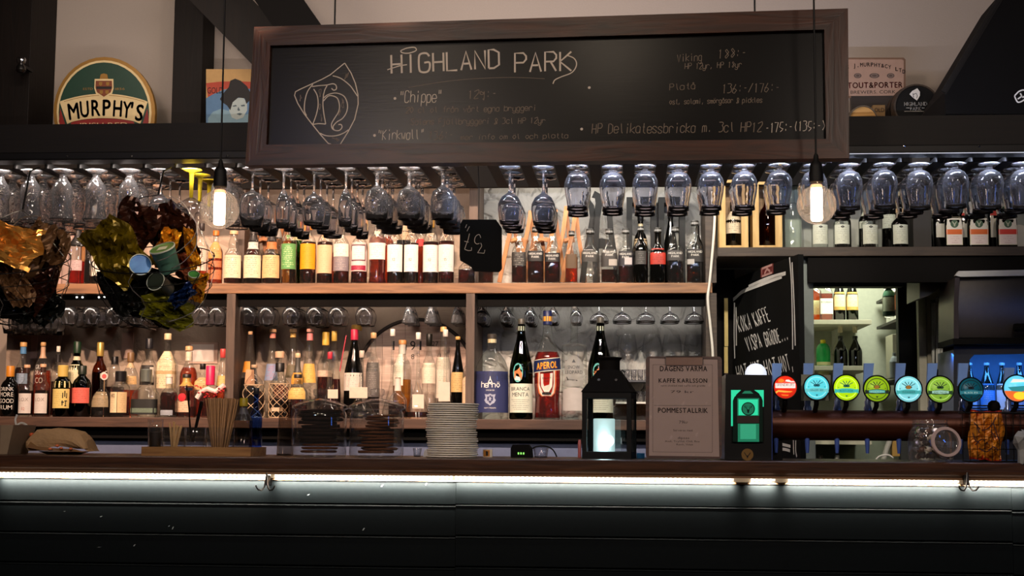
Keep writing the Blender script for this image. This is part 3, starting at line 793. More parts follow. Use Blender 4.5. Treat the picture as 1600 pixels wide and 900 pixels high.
def wrap_text(s, pr, R, H, z, h, m, parent, width=None, off=0.0012, sy=1.0, tilt=0.0, th0=0.0, bold=0):
    vs, fs = text2d(s, h, width, bold=bold)
    out = []
    for a, b in vs:
        zz = z+b+a*tilt; r, sq = prof_r(pr, min(max(zz/H, 0), 1))
        x, y = surf(r*R+off, th0+a/(r*R), sq, sy)
        out.append((x, y, zz))
    return mesh('lettering', out, fs, m, parent)
def wrap_poly(l, pr, R, H, m, parent, name='emblem', off=0.0011, sy=1.0):
    out = []
    for a, b in l:
        r, sq = prof_r(pr, min(max(b/H, 0), 1)); x, y = surf(r*R+off, a/(r*R), sq, sy); out.append((x, y, b))
    return mesh(name, out, [list(range(len(out)))], m, parent)

ROWS = {'U': (ZU, 6.55, 441.5), 'L': (ZL, 6.55, 653), 'R': (ZR, 6.42, 384.5)}
CAPC = {}
def bottle(desc, shelf, x, top, w, prof='std', g='clear', liq=None, fill=0.5, cap='141210', caph=None, capw=None, lab=(), txt=(), neck=None, row=0, Y=None, name='bottle', cat='bottle', sy=1.0, rz=0.0, group=None, capm=0.0, stopper=False, net=0, base=None, z=None, capd=None):
    zs, yf, bpx = ROWS[shelf]
    if z is not None: zs = z
    if base is not None: bpx = base
    if Y is None: Y = yf + 0.012 + (0.0 if row else 0.0) + 0.118*row
    s = S(x, Y); R = w*s/2
    if Y < 6.9 and row == 0 and shelf != 'K': Y = max(Y, yf+0.006+R*sy)
    H = P(x, top, Y).z - zs
    p = P(x, bpx-10, Y)
    o = thing(name, (p.x, Y, zs+0.0003), desc, cat, group, rz=rz)
    pr = PROF[prof]
    def zpx(py): return P(x, py, Y).z - zs
    ch = caph*s if caph else 0.085*H
    zc = H-ch
    body = [(q[0]*R, q[1]*H) + tuple(q[2:]) for q in pr if q[1]*H < zc-0.001]
    nr = prof_r(pr, zc/H)[0]*R
    body.append((nr, zc))
    shade_auto(G().lathe(body, 20, sy=sy).build('glass_body', GLS[g], o), 50)
    if liq:
        fz = fill*H
        inner = [(max(q[0]*R-0.0022, 0.003), max(q[1]*H, 0.008)) + tuple(q[2:]) for q in pr if q[1]*H < fz-0.001]
        r, sq = prof_r(pr, fill); inner.append((max(r*R-0.0022, 0.003), fz, sq))
        shade_auto(G().lathe(inner, 16, sy=sy).build('liquid', LIQ[liq], o), 50)
    cr = (capw*s/2) if capw else nr*1.18
    cm = plain('cap_'+cap+('m' if capm else ''), cap, 0.3 if capm else 0.42, capm)
    if cap != '-':
        low = 0.25*ch if stopper else 0.0
        cg = G().lathe([(cr*.94, zc-low), (cr, zc-low+0.001), (cr, H-0.0025), (cr*.9, H)], 16)
        shade_auto(cg.build('stopper' if stopper else 'cap', cm, o), 40)
    if capd: patch([(1, 0), (1, 1)], cr, H, zc+0.25*ch, zc+0.6*ch, 3.14, plain('cap_'+capd, capd, 0.5), o, 'cap_band', uvm=False)
    if neck:
        if isinstance(neck, str): neck = (zc/H-0.14, zc/H-0.005, neck)
        z0, z1 = neck[0]*H if neck[0] < 3 else zpx(neck[0]), neck[1]*H if neck[1] < 3 else zpx(neck[1])
        if z0 > z1: z0, z1 = z1, z0
        patch(pr, R, H, z0, z1, 3.14, plain('foil_'+neck[2], neck[2], 0.45), o, 'neck_sleeve', 0.0006, sy, nz=4)
    last = None
    for L in lab:
        y0, y1, col = L[:3]; th = L[3] if len(L) > 3 else 1.15; th0 = L[4] if len(L) > 4 else 0.0
        am = L[5] if len(L) > 5 else 0.45; ink = L[6] if len(L) > 6 else '403830'; arch = L[7] if len(L) > 7 else 0.0
        z0, z1 = zpx(max(y0, y1)), zpx(min(y0, y1))
        mm = label_mat(col, ink, max(4.0, round((z1-z0)/0.0085)), am)
        last = patch(pr, R, H, z0, z1, th, mm, o, 'label', 0.0007+0.0003*lab.index(L), sy, th0=th0, nz=3, arch=arch)
    for T in txt:
        st, py, hp, col = T[:4]; wp = T[4] if len(T) > 4 else None; th0 = T[5] if len(T) > 5 else 0.0
        wrap_text(st, pr, R, H, zpx(py), hp*s, plain('print_'+col, col, 0.6), last or o, wp*s if wp else None, 0.0009+0.0004*len(lab), sy, th0=th0)
    if net:
        gn = G(); k = net; hmax = 0.62*H
        for sg in (-1, 1):
            for i in range(k):
                pts = []
                for j in range(13):
                    zz = hmax*j/12; r, sq = prof_r(pr, zz/H); th = 2*pi*i/k + sg*j/12*pi*1.1
                    a, b = surf(r*R+0.0022, th, sq, sy); pts.append((a, b, zz))
                gn.tube(pts, 0.0013, 5)
        for zz in (0.002, hmax):
            r, sq = prof_r(pr, zz/H)
            gn.tube([(*surf(r*R+0.0022, 2*pi*i/20, sq, sy), zz) for i in range(20)], 0.0016, 5, closed=True)
        stuff(gn.build('rattan_net', M_RATTAN, o))
    BOT.append((o, R*max(1.0, 1.0), R*sy, shelf))
    return o, pr, R, H, zpx, s

BOT = []
B = bottle
# ---- upper shelf, front row from the left end
B('clear round bottle of red spirit with a black neck sleeve between the two snack baskets', 'U', 120, 346, 27, 'std', 'clear', 'red', .36, '191616', 12, neck=(358, 384, '1c1a1c'), lab=[(424, 408, 'b9a0a0', .9)])
B('slim flat bottle of dark red liqueur beside the white labelled one', 'U', 137.5, 384, 10, 'sqr', 'clear', 'deep', .62, '8a2020', 6)
B('bottle with a tall white label half hidden behind the snack basket', 'U', 154, 346, 26, 'mac', 'clear', 'dark', .4, '1a1818', 10, lab=[(432, 390, 'efe2d2', 1.3)], txt=[('10', 414, 5, '6a6058')])
B('cork topped clear bottle with a black neck before the pale carton', 'U', 109, 322, 26, 'std', 'clear', None, 0, 'd8a870', 16, neck=(338, 358, '17161a'), row=1)
B('red capped bottle standing in front of the orange carton', 'U', 143, 333, 22, 'std', 'brown', 'dark', .6, '9c2430', 14, row=1)
B('pale pink labelled bottle with a dark cap beside the basket of snacks', 'U', 314, 349, 20, 'std', 'clear', 'amber', .4, '2b2220', 12, lab=[(424, 386, 'd8b8a8', 1.2)])
B('amber bottle with copper striped labels below the lit bulb', 'U', 334.5, 360, 23, 'std', 'clear', 'amber', .66, 'd06a20', 8, lab=[(404, 378, 'c89858', 1.2), (418, 408, 'b87048', 1.2), (437, 422, 'b87048', 1.2)])
for x, c, n, lc, d, neckc in ((364, 'dba980', None, 'f2d9b8', 'bulbous necked whisky bottle with cream label and bare clear neck', None), (395, '2a2320', 1, 'f2d9b8', 'bulbous necked whisky bottle with cream label and white neck band', 'd8d0c8'), (424, 'e0a078', 2, 'e2b884', 'bulbous necked dark red whisky bottle with tan label and orange neck band', 'd87840')):
    B(d, 'U', x, 361, 29, 'balv', 'clear', 'deep' if n == 2 else 'dark', .56 if n == 2 else .44, c, 6, lab=[(435.5, 400, lc, 1.2)] + ([(390, 379, neckc, 1.3)] if neckc else []), neck=None if n is None else (367, 377, '262020'))
MAC = [
 (451, 343, 24, '4a7a4c', 15, [(421.5, 382, '5f9a58', 1.25, 0, .6, 'd8e8b0')], 'clear', 'gold', 'square shouldered bottle with green cap and green label', (('', 0),)),
 (481, 345, 25, 'e08a28', 15, [(421.5, 382, 'f09a10', 1.25, 0, .3, '8a4a08')], 'clear', 'dark', 'square shouldered bottle with orange cap and bright orange label', ()),
 (507, 345, 25, 'b03838', 14, [(428, 384, 'f0b890', 1.25, 0, .2, 'b07850')], 'clear', 'dark', 'square shouldered bottle with red cap and peach label', ()),
 (533, 350, 25, '48423c', 8, [(402, 382, 'f2e6da', 1.25, 0, .35), (424.5, 402.4, '8a8288', 1.25, 0, .35, 'd8c8b8')], 'clear', 'dark', 'square shouldered bottle with half white half grey label', ()),
 (561, 350, 26, '302a28', 8, [(425, 380, 'e8d2cc', 1.25, 0, .1), (409, 383.5, '6a3a48', 1.0, 0, 0), (407, 385.5, 'f0e4dc', .86, 0, .3), (423.5, 416, 'a02040', 1.0, 0, .2, 'e8b0b0')], 'clear', 'deep', 'square shouldered bottle with maroon framed white label', ()),
]
for x, t_, w_, c, chh, lb, gg, lq, d, _ in MAC:
    o, pr, R, H, zpx, s = B(d + ' on the upper shelf', 'U', x, t_, w_, 'mac', gg, lq, .66, c, chh, lab=lb)
    tri = [(-4.5*s, zpx(368)), (4.5*s, zpx(368)), (0, zpx(377))]
    wrap_poly(tri, pr, R, H, plain('shoulder_seal_'+c, {'4a7a4c': '6a8a50', 'e08a28': 'e88a20', 'b03838': 'e8b080', '48423c': 'c8bcb0', '302a28': '9a2a48'}[c], .5), o, 'shoulder_seal')
o, pr, R, H, zpx, s = B('heavy footed amber whisky bottle flaring to broad shoulders with white label', 'U', 589.5, 337, 27, 'cask', 'clear', 'amber', .70, 'c89878', 12, lab=[(406.5, 381, 'f2e4dc', 1.2, 0, .35)])
wrap_poly([(-6*s, zpx(362)), (6*s, zpx(362)), (0, zpx(373))], pr, R, H, plain('shoulder_seal_pale', 'e8c8a8', .5), o, 'shoulder_seal')
for x, t_, c, num, d in ((617, 344, 'd8b878', '12', 'gold capped white label whisky bottle beside the heavy footed amber one'), (642.5, 342, 'e8d8b0', '12', 'cream capped white label whisky bottle before the small red topped one'), (672.5, 338, 'b89048', '12', 'tall brown gold capped white label whisky bottle third in the white label group'), (697, 337, 'c8b060', '15', 'gold capped white label whisky bottle numbered fifteen beside the black number tag')):
    o, pr, R, H, zpx, s = B(d, 'U', x, t_, 25 if x != 642.5 else 23, 'mac', 'clear', 'deep', .62, c, 18, lab=[(425.5, 383.5, 'f4e6de', 1.25, 0, .3, '8a7468')], txt=[(num, 409, 4.6, '7a5a40')], capm=.3)
    wrap_poly([(-6*s, zpx(365)), (6*s, zpx(365)), (0, zpx(376))], pr, R, H, plain('shoulder_seal_pale', 'e8c8a8', .5), o, 'shoulder_seal')
    wrap_poly([(-4*s, zpx(366.4)), (4*s, zpx(366.4)), (0, zpx(373.5))], pr, R, H, plain('shoulder_seal_dark', '6a5040', .5), o, 'shoulder_seal', 0.0018)
B('cut glass decanter bottle of dark red liquid partly behind the number tag', 'U', 729.5, 392, 26, 'sqd', 'clear', 'deep', .42, '9aa0a0', 8, stopper=True)
B('clear squat bottle peeking out below the black number tag', 'U', 759, 356, 24, 'hp', 'clear', 'dark', .3, '14120f', 12)
# second row of the upper shelf
B('tall cork topped bottle held in the left orange wooden cradle', 'U', 395, 329, 20, 'balv', 'clear', 'amber', .6, 'b07848', 8, row=1.05)
B('tall bottle with glittering silver neck in the orange wooden cradle', 'U', 428, 325, 26, 'demi', 'clear', None, 0, '20100c', 10, row=1.05, neck=(340, 372, 'b8b0a8'))
B('green necked bottle behind the green labelled one', 'U', 463, 344, 22, 'std', 'green', 'gold', .5, '2a3022', 8, row=1.1, lab=[(376, 358, 'd8c890', 1.2)])
B('short bottle with black and white striped cap behind the red capped one', 'U', 519, 344, 20, 'std', 'clear', 'amber', .5, '22201e', 16, row=1.05, capd='c8c0b8')
B('amber bottle with gold neck standing behind the heavy footed one', 'U', 603, 338, 24, 'std', 'clear', 'orange', .7, 'c08a28', 12, row=1.05)
B('black bottle with paper label behind the gold capped white label bottles', 'U', 630, 322, 22, 'std', 'black', None, 0, '141010', 14, row=1.05, lab=[(376, 352, 'c8a888', 1.2)])
B('small amber bottle with red shoulder tag behind the white label bottles', 'U', 657, 345, 19, 'std', 'clear', 'amber', .6, '8a7038', 12, row=1.05, lab=[(386, 374, 'c83030', 1.0, 0, 0)])
B('tall narrow gold necked bottle rising behind the brown gold capped one', 'U', 676, 318, 16, 'slim', 'clear', 'gold', .4, 'c8a060', 20, row=1.25)
# squat black labelled bottles of the middle compartment
HP = [
 (811, 355, 24, 'dark', .36, [(416, 395, '26221f', .9, 0, .3, 'c8c4b8')], 'f', 'squat bottle with black label just past the number tag, before the first cradle leg', 'white'),
 (837, 355, 26, 'dark', .55, [(409, 393, '1c1a1a', 1.1, 0, 0)], 't', 'squat dark bottle with white lettered black label between two wooden cradle legs', 'white'),
 (863, 355, 25, 'dark', .42, [(410, 396, '1e1c1b', 1.0, 0, 0)], 't', 'squat half full bottle with black label and crested neck before a cradle leg', 'white'),
 (893, 361, 20, 'amber', .5, [(420, 398, '5a4228', .8, 0, .2)], '', 'narrow amber bottle with orange neck behind the rightmost cradle leg', ''),
 (922, 358, 28, None, 0, [(410, 392, '34322f', 1.0, 0, 0)], 't', 'clear squat bottle with white lettering before the black carved stand', 'white'),
 (952, 358, 26, 'dark', .25, [(418, 390, '302c2a', 1.0, 0, 0), (416, 406, 'a8a098', .5, .45, .1)], 't', 'clear squat bottle with white square on its black label', 'white'),
 (978, 357, 24, 'deep', .5, [(416, 393, '1c1a22', 1.0, 0, 0), (414, 403, 'b8b0b0', .45, .3, .1)], 't', 'dark squat bottle with grey square label beside the plain black one', 'white'),
 (1001, 354, 23, None, 0, [(414, 393, '3a3836', .8, 0, .3, '8a8680')], '', 'black squat bottle with plain grey label before the first black lantern box', ''),
 (1028, 356, 25, None, 0, [(414, 389, 'b02c1c', 1.0, 0, .5, '3a100c')], '', 'black squat bottle with bright red label', ''),
 (1055, 355, 27, 'deep', .38, [(408, 392, '383434', 1.0, 0, 0)], 't', 'clear squat bottle with white lettering right of the red labelled one', 'white'),
 (1086, 345, 27, 'dark', .4, [(410, 390, '1e1c1c', 1.0, 0, 0), (414, 406, 'a8a4a0', .4, -.5, .1)], 't', 'taller squat bottle with square grey tag beside the end post', 'white'),
]
for x, t_, w_, lq, fl, lb, kind, d, ink in HP:
    gg = 'black' if lq is None and x in (1001, 1028) else 'clear'
    tx = [('HIGHLAND', lb[0][1]+6.2, 3.6, 'd8d4cc', w_*.72), ('PARK', lb[0][1]+11.2, 3.6, 'd8d4cc', w_*.42)] if kind == 't' else []
    o, pr, R, H, zpx, s = B(d, 'U', x, t_, w_, 'hp' if x != 1001 else 'std', gg, lq, fl, '17150f', 8, capd='8a8a88', lab=lb, txt=tx, sy=.75)
    if x in (811, 837, 863):      # white crest on the neck
        wrap_poly([(a*4*s, zpx(374)+b*5*s) for a, b in ((-.5, 0), (-1, .5), (-.6, 1), (0, .7), (.4, 1.1), (1, .6), (.6, 0), (.9, -.7), (0, -.4), (-.8, -.9))], pr, R, H, M_WHITEINK, o, 'crest', .0015, .75)
# ---- right upper shelf
B('dark bottle with cream label standing in the first pale wooden box', 'R', 1146, 316, 24, 'std', 'black', None, 0, '1a1412', 10, Y=6.53, lab=[(366, 331, 'd8c8a8', 1.3)], z=ZR+.012, base=377)
B('greenish gold bottle standing in the second pale wooden box', 'R', 1199, 300, 25, 'std', 'brown', 'gold', .75, '4a3a20', 10, Y=6.53, z=ZR+.012, base=377)
o, pr, R, H, zpx, s = B('tall clear bottle with upright white lettering beside the lit bulb', 'R', 1238, 280, 28, 'cyl', 'clear', None, 0, '8a9088', 10, Y=6.54)
for x, d, gg, cc in ((1281, 'small white labelled clear bottle just below the right glowing bulb', 'clear', 'd8b890'), (1315, 'small white labelled clear bottle with cork next to the one under the bulb', 'clear', 'c8b8a0'), (1359, 'small white labelled clear bottle with cork third from the bulb', 'clear', 'd0b890'), (1406, 'small white labelled black bottle with cork', 'black', 'd8b890')):
    o, pr, R, H, zpx, s = B(d, 'R', x, 326, 26, 'std', gg, None, 0, cc, 7, lab=[(382.5, 352.5, 'd4dac8', 1.05, 0, .35, '5a6058')], neck=(333, 342, 'b8b8a8' if gg == 'clear' else 'a8a090'))
    wrap_poly([(-3.4*s, zpx(356)), (0, zpx(354)), (3.4*s, zpx(356)), (0, zpx(358))], pr, R, H, M_INK, o, 'emblem', .0017)
for x, t_, d in ((1317, 317, 'black bottle with white label behind the second small clear bottle'), (1355, 314, 'broad black bottle with white label behind the third small clear bottle'), (1391, 300, 'tall black bottle with cork and white label behind the small black one')):
    B(d, 'R', x, t_, 26, 'std', 'black', None, 0, 'c8b890' if x == 1391 else '1a1614', 8, row=1.0, lab=[(358, 328, 'c4ccba', .9, -.35)])
for i, (x, t_, sc_) in enumerate(((1490, 319, 27), (1528, 319, 31), (1573, 318, 31))):
    d = ('first', 'middle', 'last')[i]
    o, pr, R, H, zpx, s = B(d + ' of three square black herb liqueur bottles at the front of the far shelf', 'R', x, t_, sc_, 'jag', 'black', None, 0, '12100e', 8, sy=.62,
        lab=[(384, 340, 'b8b098', .80, 0, 0), (383, 342, 'e6e2d4', .74, 0, 0), (367.5, 359.5, 'e06a28' if i < 2 else 'd83a2c', .80, 0, 0), (382, 369, 'e8d8d4', .66, 0, .3, 'a07068')], txt=[])
    wrap_poly([(5.6*s*cos(a*pi/10), zpx(351)+6.3*s*sin(a*pi/10)) for a in range(20)], pr, R, H, plain('seal_green', '3a5a40', .6), o, 'seal', .0022, .62)
    wrap_poly([(-1*s, zpx(355)), (1*s, zpx(355)), (1.4*s, zpx(352)), (3.6*s, zpx(347.5)), (2.6*s, zpx(347)), (0, zpx(350.5)), (-2.6*s, zpx(347)), (-3.6*s, zpx(347.5)), (-1.4*s, zpx(352))], pr, R, H, plain('seal_pale', 'a8b098', .6), o, 'stag_emblem', .003, .62)
for i, (x, t_) in enumerate(((1474, 308), (1514, 308), (1559, 301))):
    d = ('first', 'middle', 'last')[i]
    o, pr, R, H, zpx, s = B(d + ' of three square black herb liqueur bottles in the second row of the far shelf', 'R', x, t_, 29, 'jag', 'black', None, 0, '12100e', 8, sy=.62, row=1.0,
        lab=[(372, 315, 'd8d4c4', .74, 0, 0), (338, 331, 'c83a2c', .74, 0, 0)])
    wrap_poly([(5*s*cos(a*pi/10), zpx(323)+6*s*sin(a*pi/10)) for a in range(20)], pr, R, H, plain('seal_green', '3a5a40', .6), o, 'seal', .0022, .62)
# ---- lower shelf, left compartment
LF = lambda *a, **k: B(a[0], 'L', *a[1:], **k)
o, pr, R, H, zpx, s = LF('black bottle with orange wax top and white scribbled lettering at the lower shelf end', 14, 572, 28, 'std', 'black', None, 0, 'd88a28', 17, txt=[('DRINK', 611, 6, 'd8d4cc', 23), ('MORE', 620, 7, 'd8d4cc', 22), ('GOOD', 630, 7, 'd8d4cc', 24), ('RUM', 640, 7, 'd8d4cc', 20)])
LF('dark bottle with blue neck label and cork behind the orange topped black one', 33, 535, 25, 'std', 'clear', 'dark', .66, 'd8a868', 7, row=1.05, neck=(541, 553, '5a90c0'), lab=[(600, 584, '98aac0', 1.0)])
LF('white labelled bottle with pale wooden stopper, first of the two alike', 40, 570, 22, 'slim', 'clear', 'dark', .5, 'e0b088', 5, neck=(575, 583, '3a2018'), lab=[(646, 615, 'e2d8d0', 1.1, 0, .12)], txt=[('LOX', 627, 5.5, '9a8a80', 15), ('02', 641, 4.5, 'c06a60', 5)])
LF('white labelled bottle with pale wooden stopper, second of the two alike', 65, 569, 22, 'slim', 'clear', 'dark', .5, 'e0b088', 5, neck=(574, 582, '3a2018'), lab=[(646, 615, 'e2d8d0', 1.1, 0, .12)], txt=[('LOX', 627, 5.5, '9a8a80', 15)])
LF('amber bottle with cork and white lettering behind the two white labelled ones', 64, 535, 28, 'demi', 'clear', 'amber', .62, 'd8a870', 6, row=1.05, neck=(542, 560, 'd0a888'), txt=[('GRAB', 577, 7, 'e0dad0', 15), ('DRAM', 586, 7, 'e0dad0', 15), ('CO', 599, 9, 'c8b8a8', 12)])
LF('clear round bottle with white pourer tip and black neck', 88, 541, 20, 'std', 'clear', 'dark', .5, 'e8e0d0', 9, capw=6, row=1.05, neck=(554, 566, '1a1616'))
o, pr, R, H, zpx, s = LF('dark whisky bottle with cream shoulder and yellow label with black brush mark', 97, 571, 28, 'mac', 'dkgreen', None, 0, 'd8b860', 18, lab=[(606, 596, 'd8c888', 3.0, 0, .1), (638, 608, 'e0c878', 1.2, 0, .25)])
_lb = [q for q in o.children if q.name.startswith('label')][-1]
for x0_, x1_, y0_, y1_ in ((5, 6.4, 621, 614), (8, 9.6, 620.5, 611), (11, 12.2, 621, 614.5), (5, 12.2, 622.4, 620.6), (4.6, 6, 634, 626), (4, 8, 629.5, 628), (8.5, 12.5, 627.4, 626), (9.6, 10.8, 634, 627), (8.6, 11.5, 635, 633.4)):
    wrap_poly([(x0_*s, zpx(y0_)), (x1_*s, zpx(y0_)), (x1_*s, zpx(y1_)), (x0_*s, zpx(y1_))], pr, R, H, M_INK, _lb, 'brush_mark', .0019)
LF('tall dark green bottle with white collar band and pale label', 117, 534, 27, 'std', 'dkgreen', None, 0, '16301c', 18, row=1.05, lab=[(563, 557, 'e0d4b0', 3.1, 0, .1), (600, 570, 'd8d0a8', .95, -.2, .2)])
LF('dark green whisky bottle with coral red label', 123.5, 571, 29, 'mac', 'dkgreen', None, 0, '1a2418', 14, lab=[(630, 606, 'e0685a', 1.25, 0, .35, '8a2a28')])
LF('dark brown bottle with gold cap behind the coral labelled one', 142, 533, 24, 'std', 'brown', 'dark', .6, 'c8a858', 22, row=1.05, capm=.4)
o, pr, R, H, zpx, s = LF('round decanter bottle with small horse figure on its stopper', 152.5, 583, 34, 'dec', 'clear', 'dark', .32, 'c8b8a0', 6, stopper=True, lab=[(636, 612, '9a8868', .9, 0, .3)])
hg = G().tube([(-.007, 0, H), (.0, 0, H+.004), (.008, 0, H+.005)], .0035, 7).tube([(.008, 0, H+.005), (.012, 0, H+.011), (.017, 0, H+.009)], .0024, 6)
for a, b2 in ((-.008, -.012), (-.004, -.006), (.006, .013), (.010, .016)): hg.tube([(a, 0, H+.001), (b2, 0, H-.005)], .0012, 5)
hg.build('horse_figure', plain('pewter', 'd8d0c4', .4, .3), o)
LF('big clear shouldered bottle with black ball stopper behind the decanter', 168, 556, 31, 'balv', 'clear', 'dark', .5, '100e10', 10, capw=11, row=1.05, stopper=True)
# round pink tag on a pick in front of it
d = thing('round_tag', P(163, 588, 6.62), 'round pink and white tag standing by the horse stopper bottle', 'tag')
G().lathe([(.0, -.001), (.017, -.001), (.017, .001), (.0, .001)], 24).build('disc', plain('tag_white', 'e8d8d0', .6), d, mw=Matrix.Rotation(pi/2, 4, 'X'))
G().lathe([(.0, 0), (.011, 0), (.011, .0008), (0, .0008)], 14).build('pink_mark', plain('tag_pink', 'd05a58', .6), d, mw=Matrix.Translation((0, -.001, 0)) @ Matrix.Rotation(pi/2, 4, 'X'))
G().tube([(0, .001, -.017), (0, .004, -.185)], .0012, 5).build('pick', M_CORK, d)
LF('bourbon bottle with black cap and tall narrow cream label', 188, 580, 30, 'mac', 'clear', 'amber', .45, '141012', 16, lab=[(645, 613, 'd8b888', .5, .55, .3), (645, 613, 'ead2a8', .5, -.5, .3)], txt=[('H10', 622, 7, '4a3a28', 8, -.5)])
LF('clear bottle with carved wooden crown stopper and tan label', 202, 551, 28, 'demi', 'clear', 'orange', .42, '7a5a38', 12, row=1.05, stopper=True, capw=11, neck=(563, 575, 'd8b890'), lab=[(601, 588, 'd8b078', 1.1)])
o, pr, R, H, zpx, s = LF('broad decanter bottle with square silver neck and black label', 227.5, 577, 41, 'sqd', 'clear', None, 0, '8a9088', 20, capm=.6, lab=[(648, 624, '1a1a18', 1.25, 0, 0), (645, 638, '6a7a68', 1.1, 0, .3)], sy=.8)
LF('tall clear vodka bottle with black cap and portrait label', 229.5, 529, 27, 'std', 'clear', None, 0, '17161c', 16, row=1.05, lab=[(602, 571, '2a2624', 1.0, 0, .1), (598, 574, 'c8c0b4', .25, .7, .1)])
o, pr, R, H, zpx, s = LF('tall square bottle covered in cream paper with several labels', 258, 521, 29, 'sqr', 'clear', None, 0, 'd8c098', 10, row=1.1, lab=[(607, 549, 'e6cfa8', 1.6, 0, .35), (585, 580, 'c8a878', 1.6, 0, .3)])
LF('dark red ribbed bottle with white neck label and round seal', 263.5, 585, 27, 'rib', 'clear', 'deep', .58, 'ecd8c0', 5, neck=(588, 600, 'e8e0d8'), lab=[(649, 641, '9aa0a8', .8, 0, .2)])
LF('bright amber bourbon bottle with ringed paper neck and wooden stopper', 288, 540, 28, 'std', 'clear', 'orange', .7, 'd8a878', 7, row=1.05, neck=(549, 563, 'e8d8c0'))
_last, *_ = LF('clear flat bottle with red wax seal and black and gold cap', 285.5, 584, 31, 'mac', 'clear', 'amber', .25, '1a1410', 6, neck=(589, 603, 'c09848'), lab=[(644, 626, 'd8b898', .8, -.1)])
shade_auto(G().lathe([(0, -.002), (.0185, -.0015), (.0175, .002), (0, .003)], 18).build('wax_seal', plain('red_wax', 'e02a34', .35), _last, mw=Matrix.Translation((-.006, -.0465, .092)) @ Matrix.Rotation(pi/2, 4, 'X')))
LF('small square bottle with black stopper and tan label', 313, 568, 22, 'sqr', 'clear', 'amber', .4, '1c1614', 9, capw=9, row=1.05, lab=[(609, 590, 'd8a870', 1.3)])
LF('bottle with pink wax dipped neck beside the paper straws', 329.5, 572, 24, 'std', 'clear', 'amber', .5, 'e0285c', 30, capw=14, row=.9)
LF('cream labelled bottle with red and white streak between the two pink topped ones', 345.5, 545, 23, 'cone', 'clear', 'orange', .45, 'c84a48', 14, row=1.1, lab=[(603, 587, 'dcc078', 1.2, 0, .4)])
LF('clear bottle with pink wax top next to the wooden divider', 361, 571, 25, 'demi', 'clear', None, 0, 'e0285c', 30, capw=12, row=.6)
# festive red and white paper garland in front of them
g = G(); rr = random.Random(5)
gar = thing('paper_garland', P(325, 612, 6.53), 'red and white paper garland lying behind the paper straws', 'garland')
G().tube([(-.05, 0, -.03), (-.03, 0, .0), (0, -.01, .012), (.035, 0, .0), (.075, .0, .03)], .012, 8).build('garland_band', plain('garland_white', 'e8d0c8', .7), gar)
g = G()
for i in range(26):
    q = i/25; x = -.055+.135*q; z = -.028+.05*abs(q*2-1)**1.0+rr.uniform(-.016, .016)
    g.lathe([(0, -.004), (.0055, 0), (0, .004)], 6, (x, -.012+rr.uniform(-.004, .004), z))
stuff(g.build('red_spot', plain('garland_red', 'd0202c', .6), gar))

# ---- lower shelf, middle left compartment
LF('clear conical bottle with thin cork, orange label half covering dark spirit', 388.5, 518, 29, 'cone', 'clear', 'dark', .46, 'c8a078', 5, capw=7, row=1.0, lab=[(582, 565, 'e09030', .8, -.5, .2), (603, 578, 'd8a078', .6, .3, .2)])
LF('tall clear bottle with pink ribboned neck and blue and red label', 419.5, 513, 27, 'cone', 'clear', None, 0, 'e0b080', 5, capw=11, row=1.0, neck=(520, 527, 'd88878'), lab=[(594, 568, '8898b8', 1.1, 0, .5, 'c04048')])
LF('tall clear bottle with cork and gold neck label, second of the row of three', 450.5, 513, 27, 'cone', 'clear', 'amber', .35, 'e0b880', 5, capw=11, row=1.0, neck=(519, 526, 'c8a058'), lab=[(590, 570, '6a6048', 1.0)])
LF('tall clear bottle with pink neck and round gold label', 478.5, 513, 28, 'cone', 'clear', None, 0, 'd89888', 5, capw=11, row=1.0, neck=(520, 531, 'd88080'), lab=[(598, 568, 'e0b058', 1.15, 0, .4)])
LF('short bottle with wide cork in front of the ribboned one', 430, 548, 20, 'std', 'clear', 'amber', .5, 'd8b090', 10, capw=15, row=.45)
LF('small grey necked bottle with cork in front of the row of three', 460, 551, 20, 'std', 'clear', 'orange', .4, 'e0c098', 7, row=.45, neck=(558, 585, '4a4844'), lab=[(600, 582, 'e0a040', 1.1)])
LF('golden foil topped bottle beside the tall black and red one', 501, 517, 26, 'std', 'clear', 'deep', .52, 'd8b048', 21, row=1.05, lab=[(588, 578, 'e0c0a8', 1.1)])
LF('slender tapering bottle with golden foil top', 513.5, 515, 24, 'cone', 'clear', 'deep', .45, 'c8a850', 16, capw=9, row=.5)
LF('tall black bottle with red capsule and white label', 547, 513, 31, 'wine', 'black', None, 0, 'c02848', 17, row=.75, lab=[(610, 582, 'e8dcd0', 1.15, 0, .25, 'a04848')])
g = G().tube([P(541, 524, 6.6), P(537, 545, 6.59), P(531, 580, 6.58)], .0022, 6)
rb = g.build('ribbon', plain('red_ribbon', 'c82040', .5)); tag(rb, 'red ribbon hanging beside the tall black bottle with red capsule', 'ribbon')
LF('bottle with wide gold stopper rising behind the red capsuled black one', 553.5, 507, 24, 'demi', 'clear', 'deep', .5, 'c8a048', 9, capw=17, row=1.75)
LF('grey labelled bottle with brown topped cork', 579.5, 519, 22, 'std', 'clear', 'dark', .3, 'd0a878', 9, row=1.0, lab=[(620, 566, '6a6460', 1.2, 0, .3, 'c8c0b8')])
# netted bottles in front
LF('rattan netted dark bottle beside the row of straws, wide diamonds', 396, 570, 33, 'demi', 'clear', 'dark', .5, 'c8a888', 5, row=0, net=5)
LF('rattan netted bottle with fine diamonds and a small paper label', 434, 567, 32, 'std', 'clear', 'dark', .35, '17120f', 14, row=0, net=8, lab=[(643, 637, 'e0c8a8', .6)])
LF('squat bottle with yellow label beside the netted one', 464, 585, 30, 'std', 'clear', 'red', .3, '2a2420', 6, row=0, lab=[(624, 606, 'e0b868', 1.1, 0, .4)])
